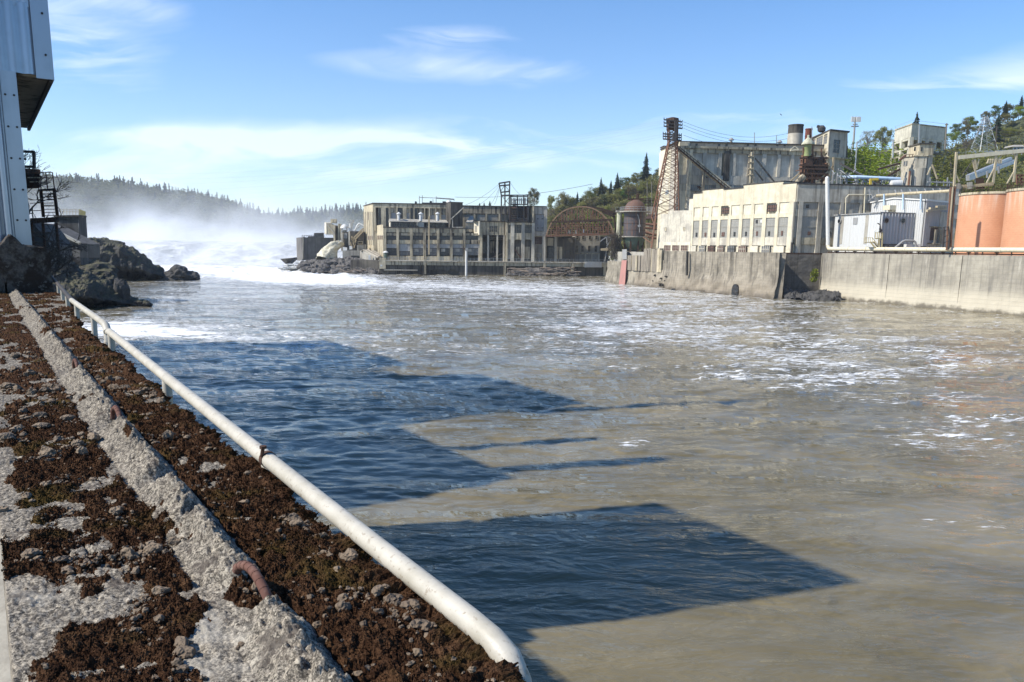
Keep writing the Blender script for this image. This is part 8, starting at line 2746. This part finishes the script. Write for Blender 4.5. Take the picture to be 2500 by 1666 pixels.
    m = MB(); m.bar(q(1790, 548, 200), q(1960, 536, 200), 1.0, .8); o = m.build('rusty_pipe_bridge', RUST); tag(o, 'rusty orange pipe bridge crossing the slope at the right edge', 'pipe bridge')
    D = 152.
    root = thing('steel_cage', 'small rusty red steel cage standing on the right orange tank', 'cage', q(1930, 820, D))
    m = MB()
    for x in (1900, 1935, 1975): m.bar(q(x, 820, D), q(x, 740, D), .3)
    for y in (742, 775, 800): m.bar(q(1896, y, D), q(1990, y, D), .3)
    m.build('frame', RUST, root)


CREAMW2 = concrete('pale_tank_concrete', (.58, .54, .43), (.27, .24, .18), .45, .25, .9, bump=.15)
CREAMS = concrete('streaky_cream_concrete', (.50, .45, .35), (.10, .085, .065), .85, .4, 1.1, pale=(.62, .57, .45), bump=.3)
STEELBL = paint('blue_grey_boards', (.38, .45, .5), (.25, .28, .3), .2, .6)
build_back_right()


# ------------------------------------------------------------------ orange tanks, pipes and white sheds on the quay
def build_tanks():
    def tank(cx, cy, r, ztop, label):
        root = thing('tiled_tank', label, 'tank', (cx, cy, 9.6))
        m = MB(); m.lathe((cx, cy, 0), [(r, 9.5), (r, ztop - .35)], 72); m.build('tank_body', TILE, root, True)
        m = MB(); m.lathe((cx, cy, ztop - .35), [(r + .02, 0), (r + .16, 0), (r + .16, .4), (.1, .55)], 72, cap=False); m.build('rim', SOOTL, root)
        m = MB()
        for k in range(36):
            a = 2 * pi * k / 36; m.bar((cx + (r + .05) * cos(a), cy + (r + .05) * sin(a), ztop + .1), (cx + (r + .05) * cos(a), cy + (r + .05) * sin(a), ztop + 1.1), .06)
        for z in (.6, 1.1): m.tube([(cx + (r + .05) * cos(a), cy + (r + .05) * sin(a), ztop + z) for a in np.linspace(0, 2 * pi, 49)], .035, 5, cap=False)
        m.build('top_rail', RUSTD, root)
        return root
    zt1 = at(*C6(1520, 880), 143).z; zt2 = at(*C6(1850, 840), 131).z
    tank(90.2, 148.5, 5.5, zt1, 'orange tiled round tank next to the ribbed shed')
    tank(91.5, 136, 5.6, zt2, 'nearer orange tiled round tank cut by the right edge of the picture')
    q = lambda x, y, d: at(*C6(x, y), d)
    # pipes climbing the left tank
    root = thing('riser_pipes', 'bundle of brown riser pipes climbing the left orange tank', 'pipe', q(1310, 1400, 143))
    for x0, x1, rr in ((1300, 1335, .26), (1288, 1322, .2), (1322, 1358, .18)):
        m = MB(); m.tube([q(x0, 1395, 143), q(x0 + 8, 1200, 143), q(x1, 880, 143), q(x1 + 4, 845, 143)], rr, 8); m.build('pipe', RUST if rr < .25 else TANP, root, True)
    m = MB(); m.tube([q(1255, 1370, 142), q(1262, 1195, 142), q(1300, 1190, 142), q(1312, 1260, 142), q(1302, 1390, 142)], .16, 8); m.build('loop_pipe', STEELD, root, True)
    m = MB()
    for y in (1230, 1280, 1330): m.bar(q(1262, y, 142), q(1310, y - 20, 142), .1)
    m.build('brackets', STEELD, root)
    # machinery on the tank tops
    root = thing('tank_top_machinery', 'grey housings and timber sills on top of the left orange tank', 'machinery', q(1500, 860, 147))
    m = MB(); m.hexa([q(1462, 862, 149), q(1512, 860, 149), q(1512, 860, 152), q(1462, 862, 152), q(1462, 805, 149), q(1512, 800, 149), q(1512, 800, 152), q(1462, 805, 150)]); m.hexa([q(1370, 860, 149), q(1408, 860, 149), q(1408, 860, 151), q(1370, 860, 151), q(1370, 815, 149), q(1408, 812, 149), q(1408, 812, 149), q(1370, 815, 149)]); m.build('housing', GREYC, root)
    m = MB(); m.hexa([q(1540, 862, 150), q(1618, 860, 150), q(1618, 860, 154), q(1540, 862, 154), q(1540, 765, 150), q(1610, 770, 150), q(1610, 770, 154), q(1540, 765, 154)]); m.build('dark_housing', RUSTD, root)
    m = MB(); m.bar(q(1365, 832, 149.5), q(1690, 826, 149.5), .25); m.bar(q(1380, 848, 149.5), q(1690, 822, 149.5), .5); m.bar(q(1545, 830, 150), q(1690, 814, 150), .5); m.build('sills', WOODT, root)
    # long cream pipe: riser, elbow and run along the quay edge
    E0 = Vector((68.8, 172.8, 0)); E1 = Vector((85.23, 128.14, 0)); dd = (E1 - E0).normalized(); nn = Vector((-dd.y, dd.x, 0))
    if nn.x < 0: nn = -nn
    e0 = E0 + nn * .5
    zp = at(*C6(1000, 1388), 152).z
    st = e0 + dd * .6
    zr = at(*C6(240, 765), st.y).z
    root = thing('white_pipe', 'long cream pipe with a tall white riser running along the quay edge', 'pipe', (st.x, st.y, 9.9))
    top = at(*C6(248, 768), st.y)
    m = MB(); bx = Vector((st.x, st.y, zp))
    pts = [Vector((top.x, st.y, top.z)), Vector((st.x - .0, st.y, zp + 1.6)), bx + Vector((.02, 0, .8)), bx + Vector((.1, 0, .35)) + dd * .15, bx + dd * .5 + Vector((0, 0, .05)), bx + dd * 1.2, bx + dd * 45, bx + dd * 110]
    m.tube(pts[:3], .42, 16); m.build('riser', WHITEP, root, True)
    m = MB(); m.tube(pts[2:], .42, 16); m.build('run', CREAMP, root, True)
    m = MB(); m.lathe((top.x, st.y, top.z), [(.42, -.05), (.36, .2), (.1, .42)], 14); m.build('end_cap', WHITEP, root, True)
    m = MB()
    for i in range(1, 40):
        p = bx + dd * (i * 2.7); m.bar(p - Vector((0, 0, .42)), Vector((p.x, p.y, ZQ)), .16)
        if i % 2: m.bar(p - nn * .5 + Vector((0, 0, -.5)), p + nn * .5 + Vector((0, 0, -.5)), .14)
    m.bar(bx + Vector((0, 0, -.75)) + nn * .3, bx + dd * 100 + Vector((0, 0, -.75)) + nn * .3, .2, .25)
    m.build('supports', RUSTD, root)
    for i in range(1, 10):
        p = bx + dd * (i * 5 + 1.2); MB().tube([p, p + dd * .18], .5, 14).build('flange', CREAMP, root, True)
    # white sheds
    def shed(name, label, p_l, d_l, p_c, d_c, p_r, d_r, ytl, ytc, ytr, gable=None, z0=9.58):
        root = thing(name, label, 'shed', at(*C6(*p_c), d_c))
        a, b, c = at(*C6(*p_l), d_l), at(*C6(*p_c), d_c), at(*C6(*p_r), d_r)
        zl, zc, zr = at(*C6(p_l[0], ytl), d_l).z, at(*C6(p_c[0], ytc), d_c).z, at(*C6(p_r[0], ytr), d_r).z
        L = Vector((a.x, a.y, 0)); B = Vector((b.x, b.y, 0)); R_ = Vector((c.x, c.y, 0)); K = L + (R_ - B)
        return root, L, B, R_, K, (zl, zc, zr)
    root, L, B, R_, K, (zl, zc, zr) = shed('white_shed', 'low white sheet metal shed with porthole vents on the quay', (300, 1340), 175, (690, 1340), 161, (975, 1340), 163.3, 1095, 1078, 1076)
    z0 = 9.9
    zc = zl
    m = MB(); m.prism([Vector((p.x, p.y, z0)) for p in (L, B, R_, K)], (0, 0, zc - z0)); m.build('wall', WHITEP, root)
    ol = Plane(L, B); orr = Plane(B, R_)
    m = MB(); corrugated(m, L + ol.n * .02, B + ol.n * .02, z0 + .9, zc, .9, .05, ol.n); m.build('front_sheet', SHEDW, root)
    m = MB(); corrugated(m, B + orr.n * .02, R_ + orr.n * .02, z0 + .5, zc, .8, .4, orr.n); m.build('ribbed_sheet', SHEDG, root)
    m = MB(); n2 = (ol.n + orr.n) * .35; m.prism([Vector((p.x, p.y, zc + .02)) for p in (L + ol.n * .35 - ol.d * .2, B + n2, R_ + orr.n * .35 + orr.d * .2, K)], (0, 0, .22)); m.build('roof', STEELG, root)
    m = MB(); ol.box(m, 0, ol.len, z0 - .25, z0 + .4, .03, .12); m.build('skirt', GALV, root)
    f = Face(root, ol, C6); g = Face(root, orr, C6)
    f.rect(480, 1112, 512, 1168, .05, .16, STEELG, 'louvre')
    f.rect(632, 1222, 656, 1330, .05, .15, WHITEP, 'door')
    for (fc, x, y, pl) in ((f, 366, 1142, ol), (g, 752, 1136, orr), (g, 896, 1138, orr)):
        u, z = pl.inv(*C6(x, y)); rr = .62 if fc is g else .5
        m = MB(); m.tube([pl.P(u, z, .2), pl.P(u, z, .42)], rr, 18); o = m.build('porthole_vent', STEELG, root, True)
        m = MB(); m.tube([pl.P(u, z, .42), pl.P(u, z, .45)], rr * .75, 18); m.build('vent_opening', GLASSD, o, True)
    for x in (374, 588): f.rect(x, 1090, x + 4, 1340, .06, .12, GREYC2, 'sheet_seam')
    # yellow stair with handrails before the shed
    D = 159.2
    root = thing('yellow_stair', 'small yellow steel stair with handrails before the low white shed', 'stair', q(660, 1370, D))
    m = MB(); m.bar(q(622, 1320, D), q(662, 1372, D), .2); m.bar(q(650, 1318, D + 1.2), q(692, 1372, D + 1.2), .2); m.build('stringer', YELLOWT, root)
    for i in range(6):
        m = MB(); m.bar(q(624 + i * 7, 1322 + i * 9, D), q(652 + i * 7, 1322 + i * 9, D + 1.2), .3, .06); m.build('tread', YELLOWT, root)
    m = MB(); m.hexa([q(574, 1330, D), q(660, 1328, D), q(660, 1328, D + 1.8), q(574, 1330, D + 1.8), q(574, 1324, D), q(660, 1322, D), q(660, 1322, D + 1.8), q(574, 1324, D + 1.8)]); m.hexa([q(664, 1298, D), q(730, 1298, D), q(730, 1298, D + 1.5), q(664, 1298, D + 1.5), q(664, 1290, D), q(730, 1290, D), q(730, 1290, D + 1.5), q(664, 1290, D + 1.5)]); m.build('platform', YELLOWT, root)
    m = MB()
    for x in (576, 592, 608, 624, 640): m.bar(q(x, 1325, D - .05), q(x, 1285, D - .05), .08)
    m.bar(q(574, 1286, D - .05), q(642, 1284, D - .05), .08)
    for x in (668, 684, 700, 716, 728): m.bar(q(x, 1292, D - .05), q(x, 1240, D - .05), .1)
    m.bar(q(666, 1242, D - .05), q(730, 1240, D - .05), .1); m.bar(q(640, 1286, D - .05), q(690, 1350, D - .05), .1); m.bar(q(728, 1240, D), q(724, 1370, D), .14); m.bar(q(700, 1300, D), q(700, 1370, D), .12)
    m.build('handrail', YELLOWT, root)
    m = MB(); m.tube([q(686, 1160, D + 1), q(708, 1172, D + 1), q(716, 1240, D + 1)], .12, 6); m.bar(q(702, 1238, D), q(722, 1215, D), .35); m.bar(q(705, 1205, D), q(715, 1240, D), .25); m.build('valve_gear', STEELD, root)
    # dark pipe bend
    D = 157.5
    root = thing('pipe_bend', 'dark grey pipe climbing in a bend before the ribbed shed wall', 'pipe', q(930, 1380, D))
    m = MB(); m.tube([q(838, 1375, D), q(905, 1318, D), q(930, 1310, D), q(1000, 1312, D), q(1016, 1325, D), q(1022, 1380, D)], .22, 8); m.build('pipe', STEELG, root, True)
    m = MB()
    for x in (740, 780, 860, 905, 960, 1045): m.bar(q(x, 1380, D + 2), q(x, 1340, D + 2), .14)
    m.bar(q(735, 1345, D + 2), q(1010, 1350, D + 2), .3); m.bar(q(735, 1362, D + 2), q(1140, 1366, D + 2), .3); m.build('pipe_rack', STEELD, root)
    m = MB(); a = q(985, 1365, D + 1); m.box(a.x - 1.4, a.x + 1.4, a.y - .6, a.y + .6, a.z - .8, a.z + .5); m.build('valve_box', WHITEP, root)
    # taller shed
    root, L, B, R_, K, (zl, zc, zr) = shed('gabled_white_shed', 'tall gabled white metal shed with a ribbed grey side wall', (606, 1340), 176.3, (1060, 1340), 161, (1292, 1340), 167.5, 985, 968, 962)
    ol = Plane(L, B); orr = Plane(B, R_)
    f = Face(root, ol, C6); g = Face(root, orr, C6)
    zp = f.z(830, 946); up = f.u(830, 1000)
    zl = f.z(612, 985); zc = f.z(1056, 966)
    m = MB(); pts = [(0, 9.6), (ol.len, 9.6), (ol.len, zc), (up, zp), (0, zl)]
    m.prism([ol.P(u, z, 0) for u, z in pts], (R_ - B) * .98); m.build('wall', SHEDW, root)
    m = MB(); k = 26
    for i in range(k):
        u0 = ol.len * i / k; um = u0 + ol.len / k * .8; zz = lambda u: (zl + (zp - zl) * u / up if u < up else zp + (zc - zp) * (u - up) / (ol.len - up)) - .1
        ol.poly(m, [(u0, 9.6), (um, 9.6), (um, zz(um)), (u0, zz(u0))], .0, .06)
    m.build('front_sheet', SHEDW, root)
    m = MB(); corrugated(m, B + orr.n * .02, R_ + orr.n * .02, 10., zc - .1, .8, .4, orr.n); m.build('ribbed_sheet', SHEDG, root)
    m = MB()
    for (u0, za), (u1, zb_) in (((-.3, zl), (up, zp)), ((up, zp), (ol.len + .3, zc))): m.bar(ol.P(u0, za + .1, .15), ol.P(u1, zb_ + .1, .15), .3, .25)
    m.bar(orr.P(0, zc + .1, .2), orr.P(orr.len, zc + .1, .2), .4, .35); m.build('eave_trim', WHITEP, root)
    a1 = Vector((R_ - B)) * .98
    m = MB()
    m.prism([ol.P(-.1, zl + .03, .2), ol.P(up, zp + .03, .2), ol.P(up, zp + .2, .2), ol.P(-.1, zl + .2, .2)], a1); m.prism([ol.P(up, zp + .03, .2), ol.P(ol.len, zc + .03, .2), ol.P(ol.len, zc + .2, .2), ol.P(up, zp + .2, .2)], a1); m.build('roof', GALV, root)
    # hooded vent, door opening, stand pipes
    m = MB(); f.rect(788, 1008, 846, 1044, .06, 1.6, None, '', mb=m); m.build('vent_hood', CREAMP, root)
    f.rect(815, 1042, 842, 1070, .06, 1.0, SOOTL, 'vent_throat')
    m = MB(); g.rect(1132, 1200, 1182, 1310, .0, .42, None, '', mb=m); m.build('doorway', BRICKW, root)
    m = MB()
    for x in (740, 906, 1060): m.tube([ol.hit(*C6(x, 1040), .6), ol.hit(*C6(x + 2, 905), .6)], .16, 8)
    m.build('roof_pipe_stands', BLUEP, root, True)
    m = MB(); g.rect(1125, 1188, 1218, 1196, .0, 1.4, None, '', mb=m); g.rect(1110, 1330, 1210, 1342, 0, 1.5, None, '', mb=m)
    for x in (1130, 1180, 1205): g.rect(x, 1215, x + 5, 1335, 1.2, 1.4, None, '', mb=m)
    for y in (1220, 1260, 1300): g.rect(1175, y, 1212, y + 6, 1.2, 1.4, None, '', mb=m)
    m.build('side_landing', SOOTL, root)
    m = MB()
    for a, b in (((1115, 1052), (1280, 1022)), ((1140, 1032), (1282, 1036)), ((1198, 1018), (1280, 1012))): m.bar(orr.hit(*C6(*a), 1.2), orr.hit(*C6(*b), 1.2), .45)
    m.build('side_pipes', TANP, root)
    m = MB(); g.rect(1215, 1060, 1275, 1440, -.5, .5, None, '', mb=m, z0=9.6); m.build('concrete_pilaster', GREYC, root)
    # tan roof pipe across the sheds
    root = thing('roof_pipe', 'tan insulated pipe crossing above the gabled shed roof', 'pipe', q(1000, 900, 172))
    m = MB(); m.tube([q(672, 922, 174), q(900, 905, 172), q(1310, 880, 166)], .34, 10); m.build('pipe', TANP, root, True)
    m = MB(); m.tube([q(610, 968, 175), q(665, 922, 174)], .2, 8)
    for x in (850, 905, 980, 1040, 1110, 1180, 1240): m.bar(q(x, 908 - (x - 850) * .06, 172), q(x - 14, 870 - (x - 850) * .03, 175), .18)
    for x in (620, 700): m.bar(q(x, 965, 174), q(x - 8, 860, 175), .12); m.bar(q(x + 40, 960, 174), q(x - 10, 870, 175), .12)
    for y in (945, 962): m.bar(q(612, y, 174), q(720, y, 174), .1)
    m.build('hangers', STEELG, root)
    # clutter on the grey building's roof
    D = 188.
    root = thing('roof_tank', 'white horizontal tank lying on the grey building roof', 'tank', q(845, 845, D))
    m = MB(); m.tube([q(790, 828, D), q(800, 822, D), q(870, 815, D), q(885, 818, D)], [.3, .95, .95, .95], 24); m.build('shell', WHITEP, root, True)
    m = MB(); m.tube([q(872, 815, D - .0), q(890, 817, D)], [.97, .7], 24); m.build('end_cap', CREAM2, root, True)
    m = MB(); m.bar(q(815, 842, D), q(815, 858, D), 1.2, .5); m.bar(q(862, 842, D), q(862, 858, D), 1.2, .5); m.build('saddles', STEELG, root)
    root = thing('blue_roof_pipe', 'pale blue pipe running above the grey building roof', 'pipe', q(600, 770, D))
    m = MB(); m.tube([q(360, 752, D + 3), q(400, 760, D + 2), q(500, 758, D), q(880, 776, D)], [.25, .42, .42, .42], 12); m.build('pipe', BLUEP, root, True)
    m = MB()
    for x in (420, 500, 560, 640, 720): m.bar(q(x, 835, D), q(x, 770, D), .2)
    for a, b in (((360, 790), (520, 800)), ((440, 820), (620, 790)), ((480, 700), (620, 770)), ((350, 700), (470, 770))): m.bar(q(*a, D), q(*b, D), .16)
    m.build('supports', STEELG, root)
    root = thing('lifting_hoist', 'yellow steel lifting hoist on the grey building roof', 'hoist', q(650, 830, D - 3))
    m = MB(); m.bar(q(624, 835, D - 3), q(626, 780, D - 3), .45); m.bar(q(620, 780, D - 3), q(690, 775, D - 3), .5); m.bar(q(690, 775, D - 3), q(686, 790, D - 3), .35); m.build('frame', YELLOWP, root)
    root = thing('roof_pipework', 'tangle of thin grey and green pipes and steel on the grey building roof', 'pipework', q(400, 830, D))
    r = random.Random(21); m = MB(); n = MB()
    for i in range(70):
        x = r.uniform(285, 800); y = r.uniform(700 if x < 480 else 775, 828); a = r.uniform(-45, 45); b = r.choice((0, 0, 30, -30, 45))
        (m if r.random() < .75 else n).bar(q(x, y, D + r.uniform(-3, 6)), q(x + a, min(838, y + b), D + r.uniform(-3, 6)), r.uniform(.1, .24))
    for x in (290, 330, 365, 410, 510, 560, 740, 920, 1010, 1140, 1290): m.bar(q(x, 845, D), q(x + 6, 760 - r.uniform(0, 60) * (x < 450), D), .22)
    for x in (1140, 1200, 1260, 1310): m.bar(q(x, 862, D), q(x, 790, D), .2)
    m.bar(q(1120, 800, D), q(1340, 806, D), .3)
    m.build('grey_pipework', STEELG, root); n.build('green_pipework', GREENP, root)
    root = thing('black_conveyor', 'long black pipe sloping down onto the grey building roof', 'pipe', q(480, 700, D + 4))
    m = MB(); m.bar(q(355, 638, D + 6), q(625, 785, D + 2), .5); m.build('trough', STEELD, root)
    m = MB(); m.bar(q(690, 690, D + 6), q(880, 640, D + 6), .45); m.bar(q(640, 830, D + 6), q(880, 690, D + 6), .45); m.build('crossing_pipe', RUSTD, root)


SHEDW = paint('white_shed_sheet', (.52, .52, .505), (.4, .385, .34), .2, .4, scale=1.)
SHEDG = paint('grey_shed_sheet', (.50, .49, .47), (.33, .31, .28), .25, .45, scale=1.)
YELLOWT = paint('pale_yellow_steel', (.6, .5, .24), (.35, .27, .12), .3, .55, scale=2)
build_tanks()


# ------------------------------------------------------------------ overhead lines
WIRE = paint('dark_wire', (.03, .03, .035), (.04, .04, .04), .2, .6, streak=False)
WIREL = paint('weathered_aluminium_wire', (.30, .34, .40), (.3, .34, .4), .1, .6, streak=False)


def wires():
    G = 'power lines strung across the river'
    def wire(a, b, sag, r, lab, mt, grp):
        pts = [Vector(a).lerp(Vector(b), t) - Vector((0, 0, sag * 4 * t * (1 - t))) for t in np.linspace(0, 1, 25)]
        m = MB(); m.tube(pts, r, 4, cap=False)
        tag(m.build('power_line', mt, None, True, loc=pts[12]), lab, 'power line', grp)
    T = lambda x, y, d=227: at(*C4(x, y), d)
    # long spans crossing the open sky to the left bank
    for i, (yr, yl) in enumerate(((128, 402), (142, 418), (158, 432), (187, 452), (253, 466), (275, 478))):
        wire(T(640, yr), at(60, yl, 420), 9., .016, 'thin pale power line crossing low over the river sky', WIREL, G)
    for i, y in enumerate((140, 170, 200, 262)):
        wire(T(815, y), at(*C5(1500 + 40 * i, 190 + 45 * i), 262), 2.5, .04, 'dark power line from the lattice tower over the tall mill roof', WIRE, 'power lines over the tall mill roof')
    wire(at(*C3(240, 290), 310), at(*C3(1820, 140), 260), 1.5, .06, 'dark cable passing behind the black gantry above the mill roofs', WIRE, None)
    for i, (x, y) in enumerate(((360, 380), (500, 385), (640, 380), (690, 375))):
        wire(at(*C3(745, 140 + i * 22), 296), at(*C3(x, y), 312), .8, .05, 'thin stay cable fanning from the black gantry', WIRE, 'stay cables of the black gantry')
    wire(at(*C3(872, 118), 296), at(*C3(980, 255), 300), .4, .05, 'short stay cable on the right side of the black gantry', WIRE, None)
    for i in range(5):
        wire(at(*C6(1130 + i * 12, 530 + i * 6), 215), at(*C6(1610 + i * 10, 290 + 22 * i), 284), 3., .06, 'dark power line climbing the slope to the pylon', WIRE, 'power lines to the hillside pylon')
    for i in range(4):
        wire(at(*C6(1640, 300 + 24 * i), 284), at(*C6(2100, 330 + 26 * i), 270), 2., .06, 'power line running right from the hillside pylon', WIRE, 'power lines right of the pylon')


wires()

# bird over the mill, far off
m = MB(); p = at(1906, 280, 180)
m.add([p + Vector(v) for v in ((-.25, 0, .25), (0, .15, 0), (.1, -.1, .05), (.3, 0, -.28), (.08, .12, -.1))], [(0, 1, 2), (1, 3, 2), (1, 4, 3)])
m.tube([p + Vector((-.1, -.1, .05)), p, p + Vector((.1, .1, -.1))], [.02, .06, .02], 6)
tag(m.build('flying_bird', STEELD), 'small dark bird in flight in the sky over the tall mill', 'bird')

# ------------------------------------------------------------------ air between here and the far hills
m = MB(); m.box(-1500, 1700, -30, 2300, -7, 190)
tag(m.build('haze', volume_mat('thin_air_haze', .0001, (.82, .9, 1.), None, .0)), 'thin blue haze in the air', 'haze', kind='stuff')

# drop tree prototypes that found no place
for key, o in TREES.items():
    if key not in PROTO_USED:
        for c in list(o.children): bpy.data.objects.remove(c)
        bpy.data.objects.remove(o)
